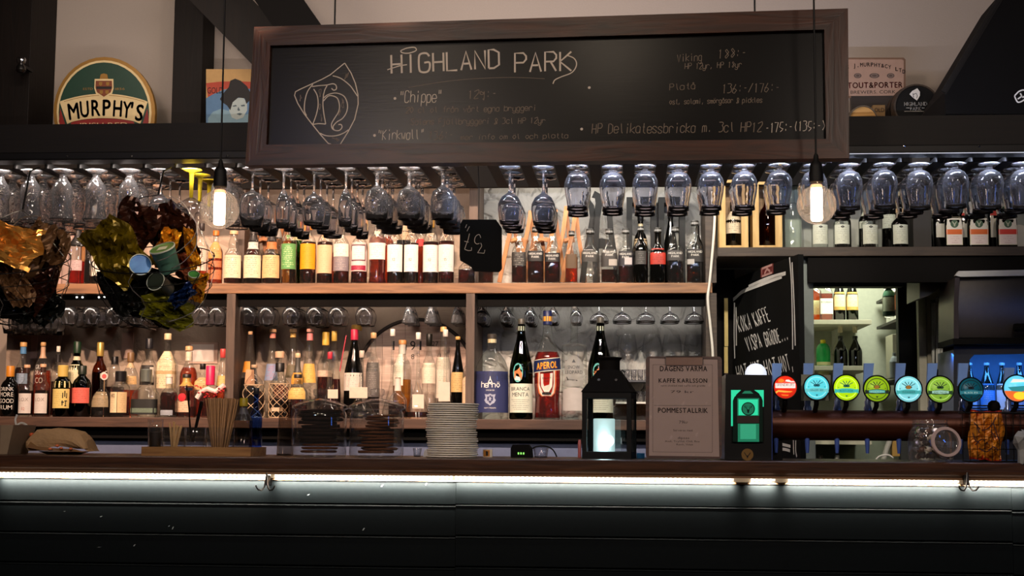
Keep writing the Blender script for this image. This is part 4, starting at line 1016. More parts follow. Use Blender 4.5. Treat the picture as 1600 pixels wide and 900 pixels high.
# laboratory-like flasks
def flask(desc, x, top, w, liq, fill, lab=None, cork='f0e4d8', row=0.0, ts=None, ch=11):
    o, pr, R, H, zpx, s = LF(desc, x, top, w, 'flask', 'clear', liq, fill, cork, ch, capw=8, row=row, stopper=False)
    if lab:
        x0, x1, y0, y1 = lab
        fr = Frame(P((x0+x1)/2, (y0+y1)/2, o.location.y-R*.75), (1, 0, 0), (0, -.12, 1))
        u0, v0 = fr.pix(x0, y1); u1, v1 = fr.pix(x1, y0)
        L = G().prism([(u0, v0), (u1, v0), (u1, v1), (u0, v1)], fr, -.0006, .0006).build('hang_tag', plain('tag_paper', 'ecd8c4', .7), o)
        L.matrix_parent_inverse = Matrix.Translation(-o.location)
        st = G().tube([fr.pt((u0+u1)/2, v1-.002, 0), fr.pt((u0+u1)/2+.002, v1+.02, -.01), (o.location.x, o.location.y-R*.2, o.location.z+H*.42)], .0006, 4).build('string', M_CORK, o)
        st.matrix_parent_inverse = Matrix.Translation(-o.location)
        if ts:
            ln = chalk(fr, ts, (x0+3, (y0+y1)/2+3), (x1-2, (y0+y1)/2+1), 6, M_INK, L, .7, .001, name='handwriting')
            ln.matrix_parent_inverse = Matrix.Translation(-o.location)
    return o
flask('swan necked flask with orange red spirit behind the first cookie jar', 510, 549, 46, 'red', .3, (508, 524, 608, 622), 'c83848', row=.02)
flask('wide laboratory flask with white tag reading a short word behind the second cookie jar', 564, 548, 48, 'dark', .12, (546, 574, 605, 622), 'd8c8b8', ts='Sakka')
flask('slender necked flask with white cork and bowed sides', 607, 512, 32, None, 0, None, row=.1)
LF('whisky bottle with square label and brown cork above a white base band', 623.5, 530, 29, 'mac', 'clear', 'gold', .5, 'c88a50', 7, row=1.0, neck=(536, 552, 'd8d0c4'), lab=[(602, 552, 'e8dcc8', .7, -.45, .35)])
LF('short dark bottle with wide white band label', 622, 590, 27, 'sqd', 'clear', 'dark', .35, '9a8a78', 4, capw=9, row=.35, lab=[(611, 592, 'e0d4c8', 1.25, 0, .05)])
flask('thin necked flask with white cork and a hanging cream tag', 651, 519, 38, 'dark', .08, (643, 661, 616, 638), row=.0, ts='Gran')
LF('clear bottle with black capsule and long cream label', 667.5, 521, 22, 'std', 'clear', None, 0, '17150f', 19, row=1.0, lab=[(599, 567, 'ecdcc4', 1.25, 0, .25, '8a5a48')])
LF('clear bottle with amber cork and cream label behind the tall thin flask', 690, 510, 24, 'std', 'clear', None, 0, 'e0b070', 8, row=1.3, lab=[(622, 558, 'ead8c4', 1.2, 0, .3)])
flask('tall thin necked flask of amber spirit with a written paper tag', 695, 515, 37, 'orange', .16, (685, 703, 597, 627), row=.15, ts='Fin')
LF('black bottle with cork and tan label tied with string', 714.5, 526, 21, 'wine', 'black', None, 0, 'd8a860', 5, row=.75, capw=8, lab=[(613, 582, 'e0b878', 1.2, 0, .4)])
LF('slim clear bottle with cork and arched peach label above the plates', 731.5, 531, 19, 'slim', 'clear', None, 0, 'e8b878', 8, row=0, lab=[(648, 588, 'ecc8a0', 1.25, 0, .35, '8a5a38', .12)])

# ---- lower shelf, big bottles of the middle right compartment
o, pr, R, H, zpx, s = LF('large round shouldered gin bottle with deep blue label', 768, 522, 54, 'demi', 'clear', None, 0, '3a342e', 8, capw=15, neck=(528, 536, 'd8c8a0'), lab=[(645, 581, '2e3460', 1.35, 0, .0)])
bl = [c for c in o.children if c.name.startswith('label')][0]
wrap_poly([(-4*s, zpx(599.5)), (4*s, zpx(599.5)), (1*s, zpx(593)), (0, zpx(588)), (-1*s, zpx(593))], pr, R, H, M_WHITEINK, bl, 'bell_mark', .0016)
wrap_poly([(-2*s, zpx(598)), (2*s, zpx(598)), (0, zpx(594))], pr, R, H, plain('label_blue', '2e3460', .6), bl, 'bell_mark_inner', .002)
for st in (('h', -14), ('e', -8), ('r', -3), ('n', 3), ('ö', 10)):
    g = G()
    for l in strokes(st[0]):
        pts = [(st[1]*s+a/4*5.4*s*.9, zpx(606)+(b-2)/6*(9 if st[0] in 'h' else 8.6)*s) for a, b in l]
        q = [Vector(p) for p in pts]
        for i in range(len(q)-1):
            t = (q[i+1]-q[i]); 
            if t.length < 1e-7: continue
            n = Vector((-t.y, t.x)).normalized()*.6*s; t = t.normalized()*.25*s
            c = [q[i]+n-t, q[i]-n-t, q[i+1]-n+t, q[i+1]+n+t]
            vs = []
            for a, b in c:
                r, sq = prof_r(pr, b/H); X, Y_ = surf(r*R+.0017, a/(r*R), sq, 1); vs.append((X, Y_, b))
            g.add(vs, [(0, 1, 2, 3)])
    g.build('lettering', M_WHITEINK, bl)
wrap_text('SWEDISH GIN', pr, R, H, zpx(611.5), 2.2*s, M_WHITEINK, bl, 13*s, .0016)
wrap_text('NAVY STRENGTH', pr, R, H, zpx(639), 2.2*s, M_WHITEINK, bl, 18*s, .0016)
wrap_poly([(a*9*s, zpx(625)+b*9*s) for a, b in ((0, 1.05), (.4, .85), (.95, .95), (.75, .3), (1, -.1), (.7, -.6), (.35, -.75), (0, -1.05), (-.35, -.75), (-.7, -.6), (-1, -.1), (-.75, .3), (-.95, .95), (-.4, .85))], pr, R, H, plain('crest_silver', 'a8acc0', .6), bl, 'crest', .0016)
wrap_poly([(a*5.4*s, zpx(625)+b*6*s) for a, b in ((-.8, .8), (.8, .8), (.85, -.1), (0, -1), (-.85, -.1))], pr, R, H, plain('label_blue', '2e3460', .6), bl, 'crest_shield', .0020)
wrap_poly([(a*3.2*s, zpx(625)+b*4*s) for a, b in ((-.6, .7), (.1, 1), (.8, .4), (.3, .1), (.7, -.7), (-.1, -.3), (-.8, -.8), (-.4, .1))], pr, R, H, plain('crest_silver', 'a8acc0', .6), bl, 'crest_beast', .0024)
def fernet(desc, x, top, w):
    o, pr, R, H, zpx, s = LF(desc, x, top, w, 'wine', 'dkgreen', None, 0, '4a463e', 9, capw=11, neck=(510, 517, 'b8c0a8'), lab=[(645, 600, 'dcdcc8', 1.25, .12, 0)])
    lb = [c for c in o.children if c.name.startswith('label')][0]
    for st, y, h, wd in (('BRANCA', 611, 6, 31), ('MENTA', 620, 6.5, 27)): wrap_text(st, pr, R, H, zpx(y), h*s, M_INK, lb, wd*s, .0012)
    for k in range(6): wrap_text('licore di erbe amare con menta'[k:24-k], pr, R, H, zpx(625.5+k*3), 1.5*s, M_INK, lb, (30-(k % 3)*5)*s, .0012)
    wrap_poly([(-4*s+a*8*s, zpx(583)+b*15*s) for a, b in [(cos(q*pi/9), sin(q*pi/9)) for q in range(18)]], pr, R, H, plain('globe_teal', '5ab0a8', .6), o, 'globe_emblem')
    wrap_poly([(-4*s+a*s, zpx(583)+b*s) for a, b in ((-6, -9), (6, -11), (7, -2), (3, 5), (4, 9), (-1, 4), (-6, 2))], pr, R, H, plain('eagle_orange', 'd88048', .6), o, 'eagle_emblem', .0015)
    wrap_poly([(-4*s+a*s, zpx(583)+b*s) for a, b in ((-5, -11), (4, -13), (3, -7), (-3, -5))], pr, R, H, M_WHITEINK, o, 'ribbon_emblem', .0018)
fernet('tall dark green bitter bottle with globe emblem and cream label beside the blue labelled gin', 814, 498, 37)
fernet('tall dark bitter bottle standing behind the black lantern', 938, 496, 40)
o, pr, R, H, zpx, s = LF('big bottle of red orange aperitif with navy cap', 855, 486, 42, 'aper', 'clear', 'red', .62, '1c2450', 22, capw=14.5, capd='e0a030')
def band(y0, y1, tilt, th, m, off, name, par):
    vs, fs, na = [], [], 14
    for j in (0, 1):
        for i in range(na+1):
            a = -th+2*th*i/na; zz = zpx(y1 if j == 0 else y0) + a*R*tilt
            r, sq = prof_r(pr, zz/H); X, Y_ = surf(r*R+off, a, sq, 1); vs.append((X, Y_, zz))
    for i in range(na): fs.append([i, i+1, na+2+i, na+1+i])
    return mesh(name, vs, fs, m, par, True)
orl = [(a*15.5*s, zpx(600)+b*20*s) for a, b in ((-1, 1.08), (1, 1.2), (1, -.2), (.85, -.75), (.5, -1), (-.5, -1), (-.85, -.75), (-1, -.2))]
wrap_poly(orl, pr, R, H, plain('aperitif_orange', 'e06a28', .5), o, 'shield_label', .0008)
wrap_poly([(a*.86, zpx(600)+(b-zpx(600))*.95) for a, b in orl], pr, R, H, plain('aperitif_cream', 'd8cdb8', .5), o, 'shield_label_cream', .0012)
wrap_poly([(a*9.5*s, zpx(599)+b*14*s) for a, b in ((-1, 1), (1, 1.1), (.9, -.4), (.4, -1), (-.4, -1), (-.9, -.4))], pr, R, H, plain('aperitif_inner', 'e6dccb', .5), o, 'shield_label_inner', .0015)
wrap_text('aperitivo', pr, R, H, zpx(592), 2.6*s, M_INK, o, 14*s, .0019, tilt=.05)
wrap_text('1919', pr, R, H, zpx(597), 2.4*s, M_INK, o, 6*s, .0019)
wrap_poly([(a*7*s, zpx(615.5)+b*1.7*s) for a, b in ((-1, -1), (1, -1), (1, 1), (-1, 1))], pr, R, H, M_INK, o, 'alcohol_band', .0019)
bd = band(562, 580, .10, 1.45, plain('aperitif_navy', '1c2a58', .45), .0016, 'band_label', o)
band(561, 562.2, .10, 1.45, plain('aperitif_cream', 'd8cdb8', .5), .0019, 'band_edge', o); band(580, 581.2, .10, 1.45, plain('aperitif_cream', 'd8cdb8', .5), .0019, 'band_edge', o)
wrap_text('APEROL', pr, R, H, zpx(576.5), 10.5*s, plain('aperitif_yellow', 'f0b030', .5), bd, 34*s, .0024, tilt=.10, bold=1)
wrap_text('APEROL', pr, R, H, zpx(577.0), 10.5*s, plain('aperitif_redshadow', 'b84020', .5), bd, 34*s, .0020, tilt=.10, th0=.03, bold=1)
o, pr, R, H, zpx, s = LF('tall clear vodka bottle with long glass neck and grey mountain print', 897, 476, 40, 'cyl', 'clear', None, 0, '8a8a88', 7, capw=9, txt=[('SNOW', 577, 5.4, '26282c', 19), ('LEOPARD', 585, 5.4, '26282c', 28)])
patch(pr, R, H, zpx(642), zpx(606), .98, plain('frosted_print', 'b8b0aa', .7), o, 'frosted_print', .0009, arch=.12, nz=4)
patch(pr, R, H, zpx(605), zpx(556), .80, glass('frosted_glass', (.80, .80, .80), (.7, .7, .7), refl=.2, haze=.35), o, 'frosted_panel', .0005, arch=.3, nz=6)
wrap_poly([(a*s, zpx(b)) for a, b in ((-3, 567.5), (3, 567.5), (0, 562))], pr, R, H, plain('print_4a4c50', '4a4c50', .6), o, 'mountain_mark', .0012)
wrap_poly([(a*s, zpx(b)) for a, b in ((-12, 590), (-10, 595), (-2, 595.5), (6, 596), (5, 594.5), (-2, 593.5), (-9, 593), (-11, 589))], pr, R, H, M_INK, o, 'leopard_tail', .0012)

# let neighbours on a shelf stand clear of one another: shift them in depth, at most to the shelf's own edges
def settle(names, y0, y1):
    L = [b for b in BOT if b[3] in names]
    for it in range(300):
        hit = False
        for i, (a, ax, ay, _) in enumerate(L):
            for b, bx, by, _ in L[i+1:]:
                dx, dy = b.location.x-a.location.x, b.location.y-a.location.y
                q = sqrt((dx/(ax+bx+.0012))**2+(dy/(ay+by+.0012))**2)
                if q < 1:
                    hit = True
                    need = sqrt(max(0, 1-min(1, abs(dx)/(ax+bx+.0012))**2))*(ay+by+.0012)-abs(dy)
                    sg_ = 1 if dy >= 0 else -1; st_ = min(need*.5, .006)
                    b.location.y = min(max(b.location.y+sg_*st_, y0+by), y1-by); a.location.y = min(max(a.location.y-sg_*st_, y0+ay), y1-ay)
                    if it > 60:
                        sx_ = 1 if dx >= 0 else -1; b.location.x += sx_*.0006; a.location.x -= sx_*.0006
        if not hit: break
settle(('L',), 6.553, 6.938)
settle(('U',), 6.553, 6.90)
# ------------------------------------------------------------------ hanging glasses
# profiles hang down: z = 0 is the foot, (radius, depth) in metres
def lerp_prof(pts): return [(r, -z) for r, z in pts]
HG = {
 'tulip':   [(.0, .001), (.036, 0), (.037, .003), (.013, .008), (.009, .013), (.012, .019), (.032, .030), (.0425, .050), (.0445, .068), (.042, .092), (.036, .122), (.034, .138), (.0355, .152)],
 'wine':    [(.0, .001), (.036, 0), (.036, .002), (.010, .008), (.004, .016), (.0038, .080), (.008, .090), (.028, .104), (.040, .128), (.041, .150), (.036, .185), (.033, .198)],
 'bigwine': [(.0, .001), (.038, 0), (.038, .002), (.010, .008), (.004, .016), (.004, .070), (.010, .080), (.024, .087), (.038, .098), (.047, .128), (.045, .160), (.036, .205)],
 'flute':   [(.0, .001), (.032, 0), (.032, .002), (.008, .008), (.004, .016), (.004, .070), (.012, .084), (.022, .110), (.026, .140), (.025, .175), (.022, .205)],
 'snifter': [(.0, .001), (.030, 0), (.030, .002), (.008, .007), (.0045, .012), (.0045, .030), (.012, .036), (.034, .052), (.044, .078), (.043, .098), (.036, .124), (.034, .130)],
 'coupe':   [(.0, .001), (.033, 0), (.033, .002), (.009, .010), (.004, .02), (.0038, .062), (.010, .070), (.034, .082), (.044, .098), (.046, .108), (.045, .116)],
 'sherry':  [(.0, .001), (.030, 0), (.030, .002), (.008, .006), (.0045, .012), (.004, .030), (.007, .040), (.014, .052), (.022, .080), (.027, .100), (.031, .118), (.0315, .122)],
 'nosing':  [(.0, .001), (.028, 0), (.028, .003), (.010, .008), (.0045, .014), (.0045, .040), (.008, .046), (.018, .060), (.029, .082), (.031, .096), (.026, .112), (.022, .126)],
 'hurricane': [(.0, .001), (.037, 0), (.038, .004), (.016, .012), (.011, .02), (.016, .032), (.032, .055), (.036, .085), (.033, .110), (.034, .135), (.041, .170), (.042, .176)],
 'goblet':  [(.0, .001), (.036, 0), (.036, .003), (.010, .010), (.006, .018), (.006, .058), (.012, .066), (.034, .082), (.041, .112), (.040, .150), (.037, .178)],
}
HM = {}
def hang_mesh(kind, cut=False, seg=22, low=False):
    key = kind+str(cut)+str(low)
    if key not in HM:
        q = HG[kind]; n = len(q); k0 = next(i for i in range(4, n) if q[i][0] > .0095 and all(q[j][0] >= .0095 for j in range(i, n)))
        inner = [(max(r-.0017, .002), z+(.004 if i == 0 else 0)) for i, (r, z) in enumerate(q[k0:])]
        inner[-1] = (q[-1][0]-.0012, q[-1][1])
        prof = q + inner[::-1] + [(0, inner[0][1])]
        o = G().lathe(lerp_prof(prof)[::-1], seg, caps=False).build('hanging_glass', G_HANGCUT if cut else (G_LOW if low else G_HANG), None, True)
        HM[key] = o
        return o, True
    return HM[key], False
def hang(kind, x, Y, ztop, label, name='stem_glass', group=None, cut=False, sc=1.0, low=False):
    o, first = hang_mesh(kind, cut, low=low)
    if not first:
        o = o.copy(); COL.objects.link(o)
    o.name = name
    o.location = (x, Y, ztop); o.scale = (sc, sc, sc); o.rotation_euler = (0, 0, rnd.uniform(0, 6))
    return tag(o, label, 'glass', group)
ORD = ['first', 'second', 'third', 'fourth', 'fifth', 'sixth', 'seventh', 'eighth', 'ninth', 'tenth', 'eleventh', 'twelfth', 'thirteenth', 'fourteenth', 'fifteenth', 'sixteenth', 'seventeenth', 'eighteenth', 'nineteenth', 'twentieth'] + ['twenty-'+q for q in ('first', 'second', 'third', 'fourth', 'fifth', 'sixth', 'seventh', 'eighth', 'ninth')] + ['thirtieth', 'thirty-first', 'thirty-second', 'thirty-third', 'thirty-fourth']
DEP = ['front', 'second', 'third', 'rearmost']
ZF = ZB - 0.0098
rails = []
def rail(px):
    x = P(px, 252, 4.95).x
    o = G().box((x-.0195, 4.926, ZB-.0150), (x+.0195, 5.37, ZB-.013)).box((x-.0015, 4.926, ZB-.013), (x+.0015, 5.37, ZB+.012)).build('rack_rail', M_BLACK)
    rails.append((px, o))
YR = [4.985, 5.095, 5.205, 5.315]
# overhead rack above the counter: (column centre px, kind, how many deep, cut)
COLS = [(2, 'hurricane', 4, 1), (50, 'hurricane', 4, 1), (100, 'hurricane', 4, 1), (151, 'hurricane', 4, 1), (203, 'hurricane', 4, 1), (252, 'wine', 3, 0),
        (300, 'margarita', 3, 0), (347, 'hurricane', 3, 1), (396, 'bigwine', 3, 0), (444, 'flute', 4, 0), (492, 'wine', 4, 0), (541, 'flute', 4, 0), (590, 'goblet', 4, 1), (640, 'goblet', 4, 1), (692, 'goblet', 4, 1),
        (797, 'wine', 3, 0), (849, 'wine', 3, 0), (902, 'tulip', 2, 0), (957, 'tulip', 2, 0), (1008, 'tulip', 2, 0), (1060, 'tulip', 2, 0), (1111, 'tulip', 2, 0), (1163, 'tulip', 2, 0), (1217, 'tulip', 2, 0), (1272, 'tulip', 2, 0), (1327, 'tulip', 3, 0), (1381, 'tulip', 3, 0), (1436, 'tulip', 3, 0), (1492, 'tulip', 3, 0), (1546, 'tulip', 3, 0), (1598, 'tulip', 3, 0)]
KN = {'hurricane': 'footed beer glass', 'wine': 'wine glass', 'bigwine': 'large wine glass', 'flute': 'narrow flute', 'goblet': 'cut goblet', 'tulip': 'tulip beer glass', 'margarita': 'yellow stemmed cocktail glass'}
cnt = {}
for i, (px, kind, n, cut) in enumerate(COLS):
    zone = 'left' if px < 745 else 'right'
    cnt[zone] = cnt.get(zone, 0) + 1
    for k in range(n):
        x = P(px, 252, 4.985).x
        j = YR[k] + rnd.uniform(-.006, .006)
        where = '%s row, %s column %s of the middle divider' % (DEP[k], ORD[cnt[zone]-1], zone)
        lab = KN[kind] + ', ' + where
        if kind == 'margarita':
            lab = DEP[k] + ' yellow stemmed cocktail glass hanging beside the left glowing bulb'
            o = thing('cocktail_glass', (x, j, ZF), lab, 'glass', 'yellow stemmed glasses')
            if k == 0:
                G().lathe([(r, -z) for r, z in ((0, .001), (.036, 0), (.036, .003), (.011, .010), (.008, .02), (.0065, .098), (0, .100))][::-1], 18, caps=False).build('stem', G_YELLOW, o, True)
                G().lathe([(r, -z) for r, z in ((.0, .098), (.012, .100), (.030, .112), (.046, .120), (.050, .128), (.052, .150))][::-1], 24, caps=False).build('bowl', G_RACK, o, True)
                mg = o
            else:
                for c in mg.children: d = c.copy(); COL.objects.link(d); d.parent = o
            continue
        sc = {'hurricane': 1.02, 'goblet': 1.02, 'tulip': 1.0}.get(kind, 1.0)*rnd.uniform(.985, 1.015)
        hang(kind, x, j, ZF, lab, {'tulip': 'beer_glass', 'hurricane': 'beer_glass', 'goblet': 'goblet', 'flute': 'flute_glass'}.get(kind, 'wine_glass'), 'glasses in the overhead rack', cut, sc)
mids = [a[0] for a in COLS]
for a, b in zip(mids, mids[1:]):
    if b-a < 80: rail((a+b)/2)
rail(mids[0]-25); rail(mids[14]+26); rail(mids[15]-26); rail(mids[-1]+26)
for n, (px, o) in enumerate(sorted(rails, key=lambda r: r[0])):
    tag(o, '%s black rail of the overhead glass rack from the canvas box end' % ORD[n], 'rail', 'rails of the overhead glass rack')
# under the upper shelf
ZS = ZU - TU - 0.006
low = [(14, 'bigwine', 2), (34, 'bigwine', 2), (55, 'bigwine', 2), (77, 'bigwine', 2), (106, 'snifter', 3), (141, 'snifter', 3), (176, 'snifter', 3), (212, 'snifter', 3), (246, 'snifter', 2), (312, 'snifter', 2), (337, 'snifter', 2),
       (385, 'snifter', 2), (415, 'snifter', 2), (453, 'snifter', 3), (490, 'snifter', 3), (525, 'snifter', 2), (568, 'snifter', 2), (637, 'sherry', 4), (672, 'sherry', 4), (713, 'sherry', 3),
       (752, 'nosing', 3), (790, 'nosing', 3), (828, 'nosing', 3), (864, 'nosing', 2), (900, 'nosing', 2), (936, 'coupe', 2), (972, 'coupe', 2), (1009, 'coupe', 2), (1047, 'coupe', 2), (1085, 'coupe', 2)]
KL = {'bigwine': 'wine glass', 'snifter': 'round brandy glass', 'sherry': 'ribbed sherry glass', 'nosing': 'small nosing glass', 'coupe': 'shallow champagne coupe'}
num = {}
for px, kind, n in low:
    num[kind] = num.get(kind, 0)+1
    for k in range(n):
        Yk = 6.682 + .092*k
        if Yk > 6.9: continue
        p = P(px, 480, 6.66)
        lab = '%s under the upper shelf, %s row, %s column of its kind' % (KL[kind], DEP[k], ORD[num[kind]-1])
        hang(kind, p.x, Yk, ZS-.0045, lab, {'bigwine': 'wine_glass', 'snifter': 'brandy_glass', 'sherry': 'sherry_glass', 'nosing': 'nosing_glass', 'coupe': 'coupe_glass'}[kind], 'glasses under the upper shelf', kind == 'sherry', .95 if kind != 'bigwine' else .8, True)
nr = 0
for a, b in zip(low, low[1:]):
    px = (a[0]+b[0])/2
    if b[0]-a[0] > 60 or abs(px-361) < 6 or abs(px-733) < 8: continue
    x = P(px, 480, 6.66).x; nr += 1
    tag(G().box((x-.012, 6.638, ZS-.010), (x+.012, 6.93, ZS-.007)).box((x-.002, 6.638, ZS-.007), (x+.002, 6.93, ZS+.0055)).build('glass_rail', M_BLACK), 'thin black rail under the upper shelf between the %s and next glass column' % ORD[nr-1], 'rail', 'rails under the upper shelf')
# small bright lamps of a string light under the shelf
M_DOT = plain('tiny_light', 'ffffff', .4, emit=6, ecol=(1, .95, .9))
ss = thing('string_light', P(150, 464, 6.595), 'string of tiny white lights under the upper shelf between the snack baskets', 'string light', world=True)
G().tube(catmull([P(88, 463, 6.595), P(120, 466, 6.595), P(150, 463, 6.595), P(175, 468, 6.595), P(195, 474, 6.595)], 5), .0012, 5).build('wire', M_BLACK, ss)
for px, py in ((94, 464.5), (120, 464.5), (129, 464.5), (154.5, 464.5), (163, 464.5), (185, 477)):
    G().lathe([(0, -.0042), (.003, -.003), (.0042, 0), (.003, .003), (0, .0042)], 8).build('light', M_DOT, ss, mw=Matrix.Translation(P(px, py, 6.592)))
G().tube([P(180, 458, 6.59), P(186, 468, 6.59)], .0016, 5).lathe([(0, -.009), (.006, -.006), (.008, 0), (.005, .006), (0, .008)], 8, tuple(P(189, 460, 6.585))).build('blue_light', plain('blue_tiny_light', '3040ff', .4, emit=4, ecol=(.1, .15, 1)), ss)
# little white wall shelves: shot glasses in front, stemmed glasses standing behind them
sx0, sx1 = P(962, 590, 6.8).x, P(1100, 590, 6.8).x
sg0 = None
for k, (yy, d, nr) in enumerate(((594, 'upper', 1), (628, 'lower', 2))):
    z = P(1000, yy, 6.78).z
    tag(G().box((sx0, 6.78, z-.008), (sx1, 6.95, z)).build('wall_shelf', M_WHITEPLASTIC if k else plain('grey_shelf', '4a4c52', .6)), d + ' of the little wall shelves between the lantern and the menu', 'shelf')
    for r in range(nr):
        for i in range(5):
            px = 969+i*10.5+r*5
            if sg0 is None: o = sg0 = G().lathe([(.0, .003), (.013, .003), (.0132, 0), (.0148, .05), (.0145, .05), (.0125, .012), (0, .012)], 14, caps=False).build('shot_glass', G_RACKCUT, None, True)
            else: o = sg0.copy(); COL.objects.link(o)
            o.location = (P(px, 585, 6.82).x, 6.805+r*.05, z)
            tag(o, '%s shot glass from the lantern in the %s row on the %s little wall shelf' % (ORD[i], ('front', 'back')[r], d), 'glass', 'shot glasses on the wall shelves')
zsh = P(1000, 594, 6.78).z
for i, px in enumerate((980, 1019, 1050, 1084)):
    o = G().lathe(lerp_prof(HG['bigwine'])[::-1], 24, caps=False).build('wine_glass', G_JAR, None, True) if i == 0 else wg0.copy()
    if i == 0: wg0 = o
    else: COL.objects.link(o)
    o.location = (P(px, 560, 6.9).x, 6.893, zsh); o.scale = (1, 1, 1.06); o.rotation_euler = (pi, 0, 0)
    tag(o, 'large wine glass standing on the upper little wall shelf, %s from the lantern' % ORD[i], 'glass', 'glasses by the bright wall')
# ------------------------------------------------------------------ hanging chalk sign
A_, B_, D_ = P(397, 42, 4.715), P(1325, 13, 4.615), P(383, 258, 4.69)
SF = Frame(D_, (P(1327, 247, 4.59)-D_), (A_-D_))
sign = thing('chalk_sign', SF.pt(0, 0), 'long dark wooden framed chalk sign hanging over the bar', 'sign', world=True)
SFo = [SF.pix(*q) for q in ((383, 258), (1327, 247), (1325, 13), (397, 42))]
SFi = [SF.pix(*q) for q in ((416, 226), (1291, 217), (1288, 46), (422, 71))]
for k, nm, m in ((0, 'frame_rail', M_SIGNWOOD), (1, 'frame_stile', M_SIGNWOODV), (2, 'frame_rail', M_SIGNWOOD), (3, 'frame_stile', M_SIGNWOODV)):
    j = (k+1) % 4
    e = 0.0006
    o = G().prism([SFo[k], SFo[j], SFi[j], SFi[k]], SF, -.05+e*(k % 2), 0.0-e*(k % 2)).build(nm, m, sign)
bd = G().prism(SFi, SF, -.040, -.022).build('board', M_SIGNBOARD, sign)
for px in (520, 1180):
    a = SF.pt(*SF.pix(px, 40), -.025)
    G().tube([a, (a.x, a.y, ZC)], .003, 6).build('hanging_chain', M_METALBLACK, sign)
dB = -.0212
# heraldic h mark
k4 = lambda pts: [(400+a/4, b/4) for a, b in pts]
mark = [k4([(545, 382), (585, 445), (612, 510), (628, 580), (629, 640), (607, 735), (565, 815), (515, 895), (495, 905), (440, 885), (392, 830), (340, 765), (290, 700), (250, 635), (230, 585), (236, 562), (262, 548), (340, 512), (400, 485), (455, 455), (500, 418), (545, 382)])]
stroke_px(SF, mark, 1.5, M_CHALK, sign, d=dB, smooth=False)
stroke_px(SF, [k4([(470, 462), (520, 478), (575, 520), (605, 560), (625, 590)]), k4([(345, 515), (312, 560), (295, 620), (292, 680), (305, 712)]), k4([(390, 822), (430, 838), (490, 838), (540, 820), (568, 800)]),
               k4([(340, 530), (380, 524), (430, 520), (470, 512), (490, 522), (492, 545), (475, 552), (462, 540)]), k4([(412, 575), (408, 640), (414, 700), (422, 745), (425, 765)]), k4([(342, 768), (380, 762), (425, 765)]),
               k4([(350, 545), (372, 585), (378, 640), (368, 700), (344, 768)]), k4([(414, 600), (440, 580), (490, 570), (540, 590), (562, 640), (556, 690), (530, 730), (495, 752), (472, 780), (480, 802), (510, 805), (528, 785), (522, 768), (505, 768)]),
               k4([(412, 620), (440, 590), (470, 588), (500, 605), (512, 650), (505, 690), (480, 730), (462, 765), (468, 795), (490, 806)]), k4([(434, 524), (420, 550), (412, 580)])], 1.5, M_CHALK, sign, d=dB)
rr = random.Random(3)
knots = []
for (cx, cy, w_, h_, n) in ((565, 465, 26, 34, 3), (262, 600, 18, 30, 3), (480, 862, 50, 14, 4), (390, 570, 12, 30, 3), (386, 650, 12, 34, 3), (392, 720, 14, 30, 3), (532, 630, 12, 34, 3), (512, 700, 14, 26, 3)):
    q = [(cx+rr.uniform(-w_, w_)*.8, cy+rr.uniform(-h_, h_)*.9) for _ in range(5)]
    knots.append(k4(q+[q[0]]))
stroke_px(SF, knots, .7, M_CHALKDIM, sign, 'knotwork', dB)
# heading in double strokes
def bold(s, a, b, h, m, wd, name='chalk_lettering', **k): return chalk(SF, s, a, b, h, m, sign, wd, dB, .08, .03, name)
bold('HIGHLAND', (610, 112), (784, 103), 29, M_CHALK, 3.0)
bold('PARK', (803, 110), (898, 107), 30, M_CHALK, 2.8)
stroke_px(SF, [[(884, 83), (896, 88), (900, 98), (893, 110), (876, 117), (866, 122), (863, 128)], [(603, 106), (622, 100), (634, 98)], [(624, 76), (634, 72), (646, 71), (648, 76), (636, 80), (626, 79), (624, 76)]], 1.6, M_CHALK, sign, 'flourish', dB)
stroke_px(SF, [[(636, 134), (690, 125), (740, 120), (800, 118), (850, 120)]], .7, M_CHALKDIM, sign, 'underline', dB)
for s_, a, b, h, m, wd in (('"Chippe"', (622, 158), (690, 156), 18, M_CHALK, 1.1), ('129:-', (730, 152), (776, 150), 13, M_CHALKDIM, 1.1), ('20 cl öl från vårt egna bryggeri', (632, 174), (838, 170), 9, M_CHALKDIM, .9),
                           ('Sälens Fjällbryggeri & 3cl HP 12yr', (640, 192), (852, 190), 9, M_CHALKDIM, .9), ('"Kirkwall"', (588, 216), (662, 214), 15, M_CHALK, 1.0), ('136:-', (668, 216), (708, 214), 13, M_CHALKDIM, .9), ('mer info om öl och platta', (718, 216), (888, 213), 8, M_CHALKDIM, .8),
                           ('Viking', (1058, 94), (1098, 91), 12, M_CHALKDIM, .8), ('188:-', (1122, 88), (1168, 86), 14, M_CHALKDIM, .9), ('HP 12yr, HP 18yr', (1070, 105), (1160, 102), 9, M_CHALKDIM, .8), ('Platå', (1046, 138), (1088, 136), 10, M_CHALKDIM, .8), ('136:-/176:-', (1128, 143), (1220, 140), 14, M_CHALKDIM, .9),
                           ('ost, salami, smörgåsar & pickles', (1046, 160), (1192, 157), 8, M_CHALKDIM, .8), ('HP Delikatessbricka m. 3cl HP12', (924, 206), (1192, 203), 15, M_CHALKDIM, 1.1), ('-175:-(135:-)', (1196, 205), (1292, 200), 15, M_CHALK, 1.0)):
    chalk(SF, s_, a, b, h, m, sign, wd, dB, .3, .1)
for c in ((615, 151), (583, 209), (920, 134), (908, 199)):
    u, v = SF.pix(*c); G().ngon(circle(u, v, 2.2*SF.scale(*c), 10), SF, dB).build('chalk_dot', M_CHALK, sign)

